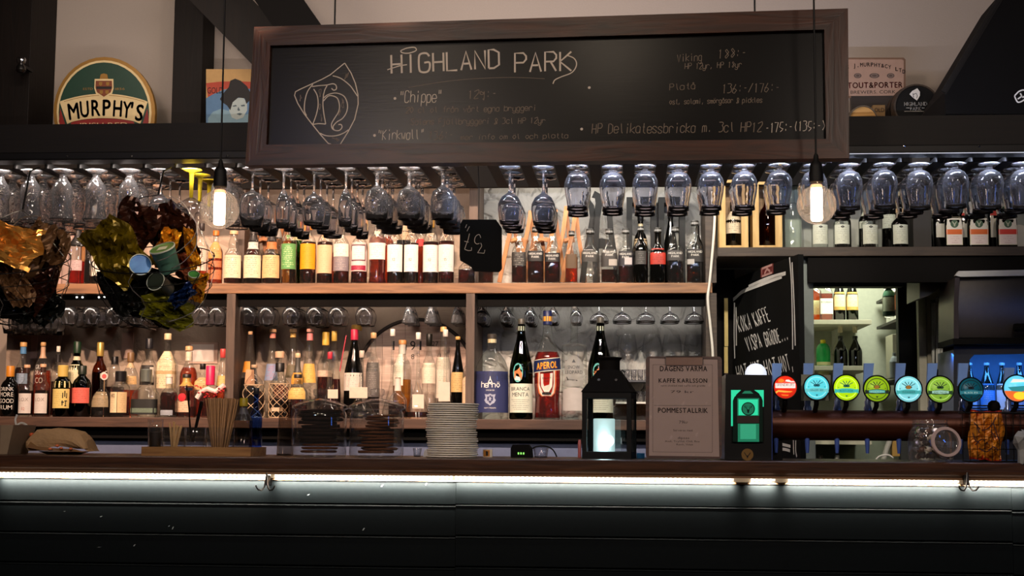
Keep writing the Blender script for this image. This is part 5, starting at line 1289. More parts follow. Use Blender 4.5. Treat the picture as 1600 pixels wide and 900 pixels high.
# ------------------------------------------------------------------ pendant bulbs
M_FIL = plain('glowing_tube', 'fff0dc', .4, emit=30, ecol=(1.0, .80, .60))
M_FILB = plain('bulb_collar_glow', 'f0c090', .4, emit=1.5, ecol=(1.0, .6, .3))
def bulb(px, cyp, Y, lab):
    s = S(px, Y); c = P(px, cyp, Y); Rb = 31*s
    t = thing('pendant_bulb', c, lab, 'lamp', 'bare bulbs over the bar')
    prof = []
    for i in range(15):
        a = -pi/2 + pi*.90*i/14; prof.append((Rb*cos(a)+1e-5, Rb*sin(a)))
    zt_ = prof[-1][1]; prof += [(.017, zt_+.006), (.0165, zt_+.018)]
    G().lathe(prof, 28, caps=False).build('globe', G_BULB, t, True)
    G().lathe([(0, -.050), (.015, -.049), (.0178, -.042), (.0178, .044), (.016, .050), (0, .0505)], 18).build('light_tube', M_FIL, t, True)
    G().lathe([(.0165, .051), (.0178, .053), (.0178, .060), (.014, .062)], 18).build('tube_collar', M_FILB, t, True)
    z0 = zt_+.012
    shade_auto(G().lathe([(.0195, z0), (.0215, z0+.002), (.0215, z0+.030), (.020, z0+.034), (.0195, z0+.048), (.017, z0+.058), (.009, z0+.066), (.007, z0+.082), (.004, z0+.088)], 20).build('socket', M_BLACK, t), 40)
    G().tube([(0, 0, z0+.086), (0, 0, ZC-c.z)], .003, 6).build('cord', M_BLACK, t)
bulb(343, 327, 4.52, 'glowing globe pendant bulb hanging beside the basket of snack bags')
bulb(1276, 320, 4.47, 'glowing globe pendant bulb hanging in front of the far shelf of small white labelled bottles')

# ------------------------------------------------------------------ number tag 37
tf = upright(4.96, 750, 385)
pts = tf.pixs([(723, 343), (775, 343), (784, 356), (784, 420), (780, 425), (740, 424), (735, 416), (719, 407), (718, 400), (719, 350)])
tg = thing('number_tag', P(750, 385, 4.96), 'small black chalk tag with upside down number hanging before the middle divider', 'tag', world=True)
tb = G().prism(pts, tf, -.008, 0).build('tag_board', M_CHALKBOARD, tg)
zz = lambda l: [(560+a/6.67, 320+b/6.67) for a, b in l]
stroke_px(tf, [zz([(1158, 300), (1145, 360), (1122, 420), (1108, 462)]), zz([(1108, 465), (1145, 478), (1178, 476), (1180, 445)]), zz([(1105, 380), (1150, 390)]), zz([(1130, 205), (1115, 240)]), zz([(1158, 225), (1132, 275)])], .8, M_CHALK, tg, 'chalk_number', .001, False)
stroke_px(tf, [zz([(1275, 345), (1262, 312), (1235, 318), (1215, 345), (1212, 385), (1232, 408), (1262, 402)]), zz([(1275, 398), (1285, 430), (1262, 470), (1243, 500)])], .8, M_CHALK, tg, 'chalk_number', .001)
stroke_px(tf, [zz([(1240, 500), (1310, 505), (1318, 470)])], .8, M_CHALK, tg, 'chalk_number', .001, False)
a = P(748, 344, 4.964)
G().tube([a, (a.x, 4.962, a.z+.12), (a.x, 4.92, ZB+.006)], .0012, 5).build('hanging_string', M_BLACK, tg)

# ------------------------------------------------------------------ things on the counter
CTZ = CT + 0.0003
def con(px, Y): p = P(px, 710, Y); return (p.x, Y, CTZ)
def zp(px, py, Y): return P(px, py, Y).z - CTZ
# grey brown box at the end
Y0 = 5.10
b0 = thing('canvas_box', con(-4, 5.12), 'grey brown box with sloping sides and a white cable at the counter end', 'box')
hz = zp(10, 664, Y0); 
G().add([(-.12, -.08, 0), (.070, -.08, 0), (.070, .10, 0), (-.12, .10, 0), (-.14, -.09, hz), (.094, -.09, hz), (.094, .11, hz), (-.14, .11, hz)], [(0, 3, 2, 1), (4, 5, 6, 7), (0, 1, 5, 4), (1, 2, 6, 5), (2, 3, 7, 6), (3, 0, 4, 7)]).build('box_body', plain('taupe_card', '8a7660', .8), b0)
G().add([(.044, -.083, .001), (.0705, -.082, .001), (.094, -.0925, hz), (.05, -.0925, hz)], [(0, 1, 2, 3)]).build('corner_fold', plain('taupe_fold', '9a866c', .8), b0)
cb = thing('white_cable', P(28, 660, 5.2), 'white cable looping over the corner of the grey brown box', 'cable', world=True)
pts = [P(*q) for q in ((27, 648, 5.19), (24, 656, 5.185), (26, 664, 5.18), (33, 661, 5.2), (41, 664, 5.21), (46, 674, 5.22), (44, 688, 5.22), (42, 697, 5.22), (35, 703, 5.22), (33, 712, 5.24))]
G().tube(catmull(pts, 4), .0042, 7).build('cable', M_WHITEPLASTIC, cb, True)
G().lathe([(0, 0), (.007, .001), (.008, .012), (0, .014)], 10, tuple(P(49, 682, 5.16))).build('orange_tip', plain('orange_plastic', 'd85a28', .5), cb, True)
# paper bag on a plate
pl = thing('plate', con(100, 5.2), 'dark plate under the brown paper bag', 'plate')
shade_auto(G().lathe([(0, 0), (.06, 0), (.085, .008), (.088, .010), (.06, .006), (0, .005)], 32).build('dish', plain('dark_plate', '4a3a30', .3), pl))
bag = thing('paper_bag', (pl.location.x, 5.2, CTZ+.0105), 'crumpled open brown paper bag lying on a plate with snacks', 'bag')
xs = lambda px: P(px, 700, 5.2).x - pl.location.x
zq = lambda py: zp(100, py, 5.2) - .0105
out = [(58, 703), (52, 694), (54, 688), (66, 676), (70, 671), (90, 669.5), (118, 671), (134, 676), (142, 686), (147, 700), (150, 706)]
vs, fs = [], []
rr = random.Random(11)
n = len(out); NY = 7
for j in range(NY):
    f = j/(NY-1)
    for i, (px, py) in enumerate(out):
        zz_ = max(0.001, zq(py))*(.35+.65*sin(pi*(.15+.7*f)))
        vs.append((xs(px)*(1-.12*f)+.004*rr.uniform(-1, 1), -.075+.15*f + .006*rr.uniform(-1, 1), zz_+.004*rr.uniform(-1, 1) if 0 < i < n-1 else .001))
for j in range(NY-1):
    for i in range(n-1):
        a = j*n+i; fs.append([a, a+1, a+n+1, a+n])
o = mesh('bag_top', vs, fs, plain('brown_paper', 'b89468', .75, bump=.5, scale=60), bag, False)
so_ = o.modifiers.new('thickness', 'SOLIDIFY'); so_.thickness = .0012
vs = []; fs = []; m_ = 14
for j in range(6):
    f = j/5
    for i in range(m_):
        q = i/(m_-1); k = q*(n-1); k0 = min(int(k), n-2); px = out[k0][0]+(out[k0+1][0]-out[k0][0])*(k-k0); py = out[k0][1]+(out[k0+1][1]-out[k0][1])*(k-k0)
        pb_ = (60+86*q, 699+2*sin(q*9)); px2 = px+(pb_[0]-px)*f; py2 = min(py, pb_[1])+(pb_[1]-min(py, pb_[1]))*f
        vs.append((xs(px2), -.074-.010*sin(f*pi)-.006*sin(q*7+f*5)*f, max(.002, zq(py2))))
for j in range(5):
    for i in range(m_-1): a = j*m_+i; fs.append([a, a+1, a+m_+1, a+m_])
mesh('bag_front', vs, fs, plain('brown_paper', 'b89468', .75), bag)
vs = [(xs(px), -.085, zq(py)) for px, py in ((56, 699), (62, 690), (72, 697), (100, 700), (130, 701), (149, 706.5), (120, 704), (84, 704))]
mesh('torn_lip', vs, [list(range(8))], plain('brown_paper_dark', '8a643c', .75), bag)
for px, py, r in ((89, 695, .008), (95, 699, .007), (78, 700, .008), (110, 700, .007)):
    sn = thing('snack_piece', (P(px, py, 5.105).x, 5.108, max(P(px, py, 5.105).z-r*.5, CTZ+.0115)), '%s orange snack piece in the mouth of the paper bag' % {89: 'largest', 95: 'second', 78: 'first', 110: 'last'}[px], 'snack', 'snacks in the paper bag')
    G().lathe([(0, -r*.6), (r*.8, -r*.3), (r, .1*r), (r*.5, r*.6), (0, r*.7)], 9).build('snack', plain('snack_orange', 'd87040' if px != 110 else '8a4a20', .6), sn, True)
for o in list(bpy.data.objects):
    if o.name.startswith('snack_piece'): pass
# tray with straws and sticks
ty0, ty1 = 5.02, 5.24
tx0, tx1 = P(221, 700, 5.02).x, P(392, 700, 5.02).x
th = zp(300, 698.5, 5.02)
tray = thing('wooden_tray', ((tx0+tx1)/2, 5.13, CTZ), 'shallow wooden tray holding straws and stirrers on the counter', 'tray')
hw = (tx1-tx0)/2
M_TRAY = wood('tray_wood', '7a5228', 'ac8048', .5)
G().box((-hw, -.11, 0), (hw, .11, .006)).build('tray_base', M_TRAY, tray)
G().box((-hw, -.11, .006), (hw, -.104, th)).build('tray_side', M_TRAY, tray); G().box((-hw, .104, .006), (hw, .11, th)).build('tray_side', M_TRAY, tray)
G().box((-hw, -.1038, .006), (-hw+.006, .1038, th)).build('tray_side', M_TRAY, tray); G().box((hw-.006, -.1038, .006), (hw, .1038, th)).build('tray_side', M_TRAY, tray)
TZ = CTZ+.0065
def tumbler(lab, px, Y, w, top, m=G_JAR, name='tumbler', taper=.88, group=None):
    s = S(px, Y); R = w*s/2; x = P(px, 700, Y).x; H = P(px, top, Y).z - TZ
    t = thing(name, (x, Y, TZ), lab, 'glass', group)
    G().lathe([(0, .004), (R*taper*.9, .004), (R*taper, 0), (R, H)], 22, caps=False).build('glass_body', m, t, True)
    return t, R, H, x
t, R, H, x = tumbler('small faceted glass jar with dark contents at the end of the tray', 242, 5.09, 24, 655)
shade_auto(G().lathe([(R*.72, .009), (R*.76, H*.62), (0, H*.64)], 14).build('dark_filling', plain('coffee_dark', '140d0a', .6), t))
t, R, H, x = tumbler('glass holding wooden coffee stirrers on the tray', 271, 5.10, 40, 668, taper=.8)
rr = random.Random(4)
M_STICK = plain('stirrer_wood', 'd8b078', .7, var=.2)
for i in range(16):
    a = rr.uniform(0, 2*pi); r0 = rr.uniform(0, R*.6); lean = rr.uniform(-.012, .034)
    st = thing('stirrer', (x+r0*cos(a)*.5, 5.10+r0*sin(a)*.5, TZ+.0085), 'flat wooden coffee stirrer in the first glass on the tray', 'stirrer', 'wooden stirrers in the glass', rot=(rr.uniform(-.1, .1), lean*9, rr.uniform(-1, 1)))
    G().box((-.0025, -.0006, 0), (.0025, .0006, rr.uniform(.085, .105))).build('stick', M_STICK, st)
t, R, H, x = tumbler('glass with black pens and tongs between the stirrers and the straws', 304, 5.12, 34, 668, taper=.85)
for i, (px0, py0, px1, py1, r, lab) in enumerate(((297, 690, 295, 608, .003, 'slim black pen standing in the middle glass on the tray'), (300, 690, 291.5, 603, .0022, 'thin black and white stick in the middle glass on the tray'), (301, 690, 315, 628, .0065, 'thick black handle leaning in the middle glass on the tray'))):
    a, b = P(px0, py0, 5.12), P(px1, py1, 5.12 - (.01 if i else 0))
    t2 = thing('pen' if i < 2 else 'tool_handle', a, lab, 'pen' if i < 2 else 'tool', world=True)
    G().tube([a, a+(b-a)*.9, b], r, 8, rad=[r*.7, r, r*.8]).build('shaft', M_SOFTBLACK, t2)
    if i == 0: G().box((-.012, -.004, -.005), (.014, .004, .006), .002).build('pen_clip', plain('grey_plastic', '5a5e68', .4), t2, mw=Matrix.Translation(b))
    else: G().tube([b, b+Vector((.001, 0, .004))], r*.9, 8).build('end_cap', M_STEEL, t2)
t, R, H, x = tumbler('tall glass packed with brown paper straws on the tray', 343, 5.11, 46, 668, taper=.92)
M_STRAW = plain('paper_straw', 'a07850', .7, var=.25)
sgm = None
for i in range(46):
    a = i*2.39996; q = sqrt((i+.5)/46); r0 = q*R*.72
    if sgm is None: sgm = G().lathe([(.0028, 0), (.0028, .185), (.0022, .185), (.0022, .03)], 7, caps=False).build('straw', M_STRAW, None, True); o = sgm
    else: o = sgm.copy(); COL.objects.link(o)
    o.location = (x+r0*cos(a)*.7, 5.11+r0*sin(a)*.7, TZ+.009+rnd.uniform(0, .004))
    o.rotation_euler = (-q*sin(a)*.10, q*cos(a)*.19+.015, 0)
    tag(o, 'brown paper straw in the tall glass on the tray', 'straw', 'paper straws in the tall glass')
# bottle with yellow green cap, bottle with blue light put into its glass tint
def cbottle(lab, px, Y, w, top, prof, m, cap, caph, z=CTZ, name='bottle', labs=(), **k):
    ROWS['C'] = (z, Y-.012, 716)
    return B(lab, 'C', px, top, w, prof, m, None, 0, cap, caph, Y=Y, lab=labs, name=name, **k)
G_GREYGL = glass('smoky_glass', (.62, .58, .54), (.5, .5, .5), refl=.3)
GLS['smoky'] = G_GREYGL; GLS['blue'] = glass('blue_lit_glass', (.18, .36, .9), (.3, .4, .8), refl=.5, base=.1)
cbottle('clear bottle of pale liquid with yellow green cap and dark neck label by the straws', 379, 5.10, 29, 622, 'std', 'smoky', 'a89418', 13, neck=(637, 657, '4a4a50'), z=TZ, capw=13)
cbottle('slender blue lit bottle next to the wooden tray', 398.5, 5.16, 20, 606, 'slim', 'blue', '2a2a30', 10)
# tall narrow glass vase and the cookie jars
sv = S(444, 5.24)
vz = thing('glass_vase', con(445, 5.27), 'tall tapering clear vase behind the first cookie jar', 'vase')
hv = zp(445, 628, 5.27)
G().lathe([(0, .006), (.028, .006), (.030, 0), (.022, hv)], 20, caps=False).build('glass_body', G_GREYGL, vz, True)
M_COOKIE = plain('ginger_cookie', '5c341a', .85, spec=.2, var=.3, bump=.8, scale=90)
M_CHOC = plain('chocolate_cookie', '1e100b', .9, spec=.15, var=.3, bump=.8, scale=70)
def cookie_jar(lab, px, Y, w):
    s = S(px, Y); R = w*s/2; H = zp(px, 640, Y); t = thing('cookie_jar', con(px, Y), lab, 'jar', 'cookie jars on the counter')
    shade_auto(G().lathe([(0, .004), (R*.9, .004), (R*.97, .0), (R, .012), (R, H*.86), (R*.97, H*.93), (R*.93, H*.96), (R*.95, H)], 36, caps=False).build('glass_body', G_JAR, t), 50)
    lid = shade_auto(G().lathe([(0, H+.001), (R*1.0, H+.001), (R*1.06, H+.004), (R*1.06, H+.012), (R*.98, H+.016), (R*.78, H+.024), (R*.4, H+.034), (R*.2, H+.038), (R*.2, H+.046), (R*.27, H+.052), (R*.28, H+.066), (R*.24, H+.072), (0, H+.073)], 36).build('lid', G_JAR, t), 40)
    return t, R, H, s
jy = 5.10
t, R, H, s = cookie_jar('cookie jar of dark chocolate cookies beside the straws', 499, jy, 83)
rr = random.Random(8)
def cookie(x, y, z, r, th, m, lab, grp, rot):
    o = G().lathe([(0, 0), (r*.94, .0005), (r, th*.3), (r*.995, th*.65), (r*.95, th*.93), (r*.5, th), (0, th*1.01)], 18).build('cookie', m, None, True)
    o.location = (x, y, z); o.rotation_euler = rot
    for v in o.data.vertices: v.co *= 1+.05*sin(v.index*2.7)
    return tag(o, lab, 'cookie', grp)
z = CTZ+.013
jx = t.location.x
for i in range(3):
    cookie(jx+rr.uniform(-.006, .004), jy+rr.uniform(-.005, .005), z, .062, .0095, M_COOKIE, ('lowest', 'second lowest', 'third lowest')[i]+' brown cookie at the bottom of the first jar', 'light cookies in the first jar', (0, 0, rr.uniform(0, 6))); z += .0115
zc_ = z
for i in range(9):
    cookie(jx+rr.uniform(-.009, .009), jy+rr.uniform(-.008, .008), z, .068 if i < 6 else .073, .0124, M_CHOC, ORD[8-i]+' dark chocolate cookie from the top of the pile in the first jar', 'chocolate cookies in the first jar', (rr.uniform(-.03, .03), rr.uniform(-.03, .03), rr.uniform(0, 6))); z += .0127
t, R, H, s = cookie_jar('cookie jar of stacked ginger cookies beside the plates', 588, jy, 84)
jx = t.location.x; z = CTZ+.013
for i in range(12):
    dx = (-.016 if i == 7 else .004+rr.uniform(-.008, .008)) + (.012 if i > 7 else 0)
    cookie(jx+dx, jy+rr.uniform(-.006, .006), z, .063 if i < 8 else .056, .0098, M_COOKIE, ORD[11-i]+' ginger cookie from the top of the stack in the second jar', 'ginger cookies in the second jar', (rr.uniform(-.03, .03), rr.uniform(-.04, .04), rr.uniform(0, 6))); z += .0112
# plates
M_PLATE = plain('stone_white_china', 'e2dccd', .35, var=.03)
pz = CTZ; p0 = None; sP = S(706, 5.12); RP = 39.5*sP
npl = 25; dzp = (P(706, 629, 5.12).z - CTZ)/npl
for i in range(npl):
    if p0 is None:
        p0 = shade_auto(G().lathe([(0, .0005), (RP*.6, .0), (RP*.66, .0010), (RP*.96, dzp*.18), (RP, dzp*.36), (RP, dzp*.72), (RP*.985, dzp*.9), (RP*.93, dzp*.7), (RP*.62, .003), (0, .0028)], 40).build('side_plate', M_PLATE), 50); o = p0
    else: o = p0.copy(); COL.objects.link(o)
    o.location = (P(706, 700, 5.12).x + .0022*sin(i*1.9) + .003*sin(i*.35), 5.12, pz); pz += dzp*.985
    tag(o, ('topmost' if i == npl-1 else 'lowest' if i == 0 else '%s from the top' % ORD[npl-i-1]) + ' of the white side plates in the tall stack', 'plate', 'stack of side plates')
# small things between
pc = thing('paper_card', con(666, 5.22), 'small white folded card behind the plates', 'card')
G().add([(-.012, 0, 0), (.016, 0, 0), (.016, .012, .028), (-.006, .012, .028), (-.012, .024, 0), (.016, .024, 0)], [(0, 1, 2, 3), (3, 2, 5, 4)]).build('card_sheet', plain('white_card', 'dcd8d0', .7), pc)
mb = thing('matchbox', con(762, 5.2), 'tiny orange and white box standing alone on the counter', 'box')
hm = zp(762, 702, 5.2)
G().box((-.0165, -.006, 0), (.0165, .006, hm), .001).build('box_body', plain('matchbox_cream', 'd8ccb8', .6), mb)
G().add([(-.014, -.0064, .003), (.008, -.0064, .003), (.008, -.0064, hm-.003), (-.014, -.0064, hm-.003)], [(0, 1, 2, 3)]).build('orange_label', plain('matchbox_orange', 'c8802c', .6), mb)
G().add([(-.006, -.0068, .006), (.002, -.0068, .006), (.002, -.0068, hm-.008), (-.006, -.0068, hm-.006)], [(0, 1, 2, 3)]).build('dark_figure', M_INK, mb)
sg = thing('shot_glass', con(652, 5.25), 'tiny clear glass half hidden by the second cookie jar', 'glass')
G().lathe([(0, .004), (.012, .004), (.012, 0), (.016, .03), (.015, .03), (.011, .008), (0, .008)], 14, caps=False).build('glass_body', G_CLEAR, sg, True)
dv = thing('black_device', con(816, 5.22), 'small black desk device with tiny green lights and a cable', 'device', world=True)
fx = Frame(con(816, 5.22), (1, 0, 0), (0, 0, 1)); sx = S(816, 5.22)
G().prism([(a*sx, b*sx) for a, b in ((-17, 0), (16, 0), (15, 13), (10, 20), (-14, 20), (-17, 14))], fx, -.05, .03).build('device_body', M_SOFTBLACK, dv)
M_GRN = plain('green_indicator', '60ff40', .4, emit=1.5, ecol=(.3, 1, .15))
for i in range(3): G().ngon([(a*sx, b*sx) for a, b in ((-6+i*4, 5), (-4+i*4, 5), (-4+i*4, 8), (-6+i*4, 8))], fx, .0304).build('indicator', M_GRN, dv)
G().tube(catmull([P(830, 702, 5.24), P(838, 698, 5.24), P(852, 697, 5.25), P(864, 703, 5.25), P(870, 714, 5.25)], 5), .0025, 6).build('cable', M_BLACK, dv, True)
gl = thing('water_glass', con(845, 5.26), 'small clear glass beside the black device', 'glass')
G().lathe([(0, .004), (.022, .004), (.023, 0), (.028, zp(845, 700, 5.26)), (.027, zp(845, 700, 5.26)), (.022, .01), (0, .01)], 18, caps=False).build('glass_body', G_RACK, gl, True)
gp = thing('pink_marker', con(905.5, 5.24), 'pink marker pen standing by the lantern', 'pen')
shade_auto(G().lathe([(.005, 0), (.006, .002), (.006, zp(905, 690, 5.24)), (.004, zp(905, 687, 5.24))], 10).build('pen_body', plain('pink_plastic', 'c86a68', .5), gp))
bc = thing('blue_packet', con(1001, 5.2), 'small bright blue packet between the lantern and the menu', 'packet')
G().box((-.014, -.006, 0), (.014, .006, zp(1001, 708, 5.2)), .001).build('packet_body', plain('bright_blue', '2a8ad0', .5), bc)

# ------------------------------------------------------------------ lantern
LY = 5.07; sL = S(952, LY)
lt = thing('candle_lantern', (P(952, 700, LY).x, LY+.09, CTZ), 'black metal lantern with glass sides and a lit white candle', 'lantern', rz=radians(-6.5))
a = 38.5*sL; zr = lambda py: zp(952, py, LY)
fw = 7.2*sL
G().box((-a, -a, 0), (a, a, zr(706)), .001).build('base', M_BLACK, lt)
for sx_ in (-1, 1):
    for sy_ in (-1, 1):
        G().box((min(sx_*a, sx_*(a-fw)), min(sy_*a, sy_*(a-fw)), zr(706)), (max(sx_*a, sx_*(a-fw)), max(sy_*a, sy_*(a-fw)), zr(622))).build('corner_post', M_BLACK, lt)
G().box((-a, -a, zr(622)), (a, a, zr(612.5)), .001).build('top_rail', M_BLACK, lt)
rt = 16.5*sL
e = .004
G().add([(-a-e, -a-e, zr(612.5)), (a+e, -a-e, zr(612.5)), (a+e, a+e, zr(612.5)), (-a-e, a+e, zr(612.5)), (-rt, -rt, zr(577)), (rt, -rt, zr(577)), (rt, rt, zr(577)), (-rt, rt, zr(577))],
        [(0, 3, 2, 1), (4, 5, 6, 7), (0, 1, 5, 4), (1, 2, 6, 5), (2, 3, 7, 6), (3, 0, 4, 7)]).build('roof', M_SOFTBLACK, lt)
for sg_ in (-1, 1):
    shade_auto(G().lathe([(.0055, -.001), (.0045, .001), (0, .0014)], 10).build('vent_hole', M_STEEL, lt, mw=Matrix.Translation((sg_*.03, -.0595, zr(593))) @ Matrix.Rotation(radians(62), 4, 'X')))
    G().tube([(sg_*rt, -rt*.2, zr(579)), (sg_*(rt+.012), -rt*.2, zr(577)), (sg_*(rt+.016), -rt*.2, zr(581)), (sg_*(rt+.02), -rt*.2, zr(579))], .0022, 6).build('handle_lug', M_BLACK, lt)
shade_auto(G().lathe([(16.5*sL, zr(578)), (16.5*sL, zr(562)), (18*sL, zr(560)), (20*sL, zr(558)), (20*sL, zr(556.6)), (10*sL, zr(555.5)), (0, zr(555.5))], 24).build('chimney', M_SOFTBLACK, lt), 30)
for k in range(4):
    pn = G().box((-a+fw, -a+.003, zr(706)), (a-fw, -a+.0055, zr(622))).build('glass_pane', G_PANE, lt, mw=Matrix.Rotation(k*pi/2, 4, 'Z'))
cd = thing('led_candle', (lt.location.x-8.5*sL, lt.location.y-.005, CTZ+zr(706)+.0004), 'glowing white pillar candle inside the lantern', 'candle')
M_CANDLE, nt, b = newmat('lit_wax')
b.inputs['Base Color'].default_value = C4('dfeef0'); b.inputs['Roughness'].default_value = .5
b.inputs['Emission Color'].default_value = (.62, .95, .95, 1); b.inputs['Emission Strength'].default_value = .62
hc = zr(654)-zr(706)
shade_auto(G().lathe([(.0, 0), (17*sL, 0), (17*sL, hc-.002), (15.8*sL, hc), (0, hc-.003)], 30).build('wax_body', M_CANDLE, cd), 40)
M_FLAME = plain('candle_glow', 'ffffff', .4, emit=2.6, ecol=(.9, 1, 1))
shade_auto(G().lathe([(0, -.0045), (.012, -.003), (.0195, 0), (.012, .003), (0, .0045)], 20).build('light_spot', M_FLAME, cd, mw=Matrix.Translation((7*sL, -15.2*sL, hc*.32)) @ Matrix.Rotation(pi/2, 4, 'X')))
ll = bpy.data.lights.new('candle_light', 'POINT'); ll.energy = .35; ll.color = (.7, 1, 1); ll.shadow_soft_size = .02
lo = bpy.data.objects.new('candle_light', ll); lo.location = (cd.location.x, cd.location.y-.045, cd.location.z+.03); COL.objects.link(lo)

# ------------------------------------------------------------------ menu on a clipboard
MF = Frame(P(1069, 717, 5.0), (1, -.02, 0), (-.012, .13, 1))
menu = thing('menu_clipboard', MF.pt(0, .001), 'standing clipboard menu in a plastic sleeve between the lantern and the drink cooler', 'menu', world=True)
def rrect(px0, py0, px1, py1, fr, r=6, n=4):
    out = []
    for cx, cy, a0 in ((px1-r, py1-r, 0), (px0+r, py1-r, pi/2), (px0+r, py0+r, pi), (px1-r, py0+r, 3*pi/2)):
        for i in range(n+1):
            a = a0+pi/2*i/n; out.append(fr.pix(cx+r*cos(a), cy+r*sin(a)))
    return out
M_CLIPB = wood('clipboard_wood', '2a120b', '4a2416', .4)
G().prism(rrect(1009, 557, 1128, 716.5, MF)[::-1], MF, -.006, 0).build('clip_board', M_CLIPB, menu)
pp = [MF.pix(*q) for q in ((1014, 712), (1124, 713.5), (1121, 562), (1015, 560))]
pap = G().prism(pp, MF, .0003, .0009).build('paper', plain('menu_paper', 'a8938a', .7, var=.03), menu)
# plastic sleeve: a wavy clear sheet
vs, fs = [], []
NX, NZ = 16, 22
rr = random.Random(2)
for j in range(NZ+1):
    for i in range(NX+1):
        u = pp[0][0]+(pp[1][0]-pp[0][0])*i/NX; v = pp[0][1]+(pp[3][1]-pp[0][1])*j/NZ
        dd = .0022 + .0012*(sin(i*1.1+j*.5)*sin(j*.8+1.3)+.6*sin(i*2.3-j*1.7)) + rr.uniform(-.0003, .0003)
        vs.append(MF.pt(u, v, dd))
for j in range(NZ):
    for i in range(NX):
        a_ = j*(NX+1)+i; fs.append([a_, a_+1, a_+NX+2, a_+NX+1])
mesh('plastic_sleeve', vs, fs, glass('plastic_sleeve', (.97, .97, .97), (.9, .9, .9), refl=.25, base=.06, rough=.08), menu, True)
shade_auto(G().prism([MF.pix(*q) for q in ((1040, 571), (1098, 571), (1098, 559), (1040, 559))], MF, .003, .006).build('clip', plain('clip_brown', '6a5248', .35, .4), menu))
G().tube([MF.pt(*MF.pix(1040, 571), .007), MF.pt(*MF.pix(1040, 557), .008), MF.pt(*MF.pix(1098, 557), .008), MF.pt(*MF.pix(1098, 571), .007)], .0012, 6).build('clip_wire', M_STEEL, menu)
M_MINK = plain('menu_ink', '2a1f1c', .8)
for s_, x, y, h, wpx in (('DAGENS VARMA', 1068, 580, 8.5, 74), ('KAFFE KARLSSON', 1067, 598, 7, 76), ('varm choklad med kaffe och grädde'.replace('ä', 'a'), 1067, 604, 3, 70), ('79 kr', 1066, 614, 4, 36), ('POMMESTALLRIK', 1067, 645, 8, 78), ('79kr', 1068, 662, 5, 14), ('Serveras med', 1067, 674, 3.4, 30), ('dipsas', 1068, 686, 3.8, 18), ('Aioli, Tryffel, Chili, Bea', 1066, 691, 3, 54), ('Ranch, Vitlok', 1070, 696, 3, 26)):
    print_on(MF, s_, x, y, h, M_MINK, pap, .0011, wpx, bold=h > 6)
dot = G()
def dotted(p0, p1, n):
    for i in range(n):
        t_ = (i+.2)/n; t2_ = (i+.75)/n
        q = [(p0[0]+(p1[0]-p0[0])*t, p0[1]+(p1[1]-p0[1])*t) for t in (t_, t2_)]
        dot.ribbon(MF.pixs(q), .8*MF.scale(*p0), MF, .0011)
dotted((1020, 570), (1113, 570), 40); dotted((1020, 706), (1113, 707), 40); dotted((1020, 570), (1020, 706), 56); dotted((1113, 570), (1113, 707), 56); dotted((1022, 633.5), (1111, 634), 38)
stuff(dot.build('dotted_border', M_MINK, pap))

# ------------------------------------------------------------------ green lit drink cooler
JF = Frame(P(1169, 718, 4.99), (1, .0, 0), (0, 0, 1))
ck = thing('drink_cooler', JF.pt(0, .0005), 'black drink cooler with a green lit bottle shaped window and a glowing dome', 'cooler', world=True)
G().prism([JF.pix(*q) for q in ((1132, 718), (1206, 719.5), (1206, 586), (1134, 585))], JF, -.22, 0).build('housing', plain('cooler_black', '050506', .35), ck)
G().tube([JF.pt(*JF.pix(1206.3, 719), .0005), JF.pt(*JF.pix(1206.3, 587), .0005)], .0015, 6).build('edge_strip', plain('blue_edge_strip', '4a60b0', .3, .6), ck)
kk = lambda l: JF.pixs([(1120+a/5.296, 560+b/5.296) for a, b in l])
M_G1 = plain('green_backlight_dim', '0a5a3a', .4, emit=.32, ecol=(.02, .42, .22))
M_G2 = plain('green_backlight', '18c088', .4, emit=.75, ecol=(.03, .75, .40))
M_G3 = plain('green_backlight_label', '2a9a6a', .4, emit=.42, ecol=(.05, .55, .32))
M_GD = plain('dark_green_relief', '03241a', .3)
win = G().prism(kk([(118, 700), (118, 300), (122, 262), (388, 262), (388, 300), (388, 560), (388, 700)]), JF, .0002, .001).build('window', plain('window_black', '050a08', .3), ck)
G().prism(kk([(118, 560), (118, 262), (200, 262), (160, 300), (140, 350), (132, 560)]), JF, .001, .0016).build('side_glow', M_G2, ck)
G().prism(kk([(388, 400), (388, 262), (310, 262), (350, 290), (368, 330), (374, 400)]), JF, .001, .0016).build('side_glow', M_G2, ck)
bt_ = G().prism(kk([(132, 690), (132, 350), (145, 318), (175, 296), (215, 285), (225, 262), (290, 262), (300, 285), (340, 296), (366, 318), (378, 350), (378, 690)]), JF, .0012, .010).build('bottle_relief', M_GD, ck)
G().prism(kk([(205, 292), (300, 292), (275, 270), (228, 270)]), JF, .0102, .0108).build('neck_glow', M_G1, ck)
G().prism(kk([(168, 475), (168, 330), (348, 330), (348, 475)]), JF, .0102, .0110).build('label_frame', M_G1, ck)
G().prism(kk([(178, 470), (178, 340), (338, 340), (338, 470)]), JF, .0110, .0116).build('upper_label', M_G2, ck)
u, v = kk([(257, 418)])[0]; rj = 56/5.296*JF.scale(1169, 640)
G().ngon(circle(u, v, rj, 30), JF, .0120).build('seal', M_GD, ck)
G().ngon(circle(u, v, rj*.86, 30), JF, .0122).build('seal_inner', plain('green_seal', '0c6a48', .4, emit=.18, ecol=(.03, .5, .28)), ck)
g = G()
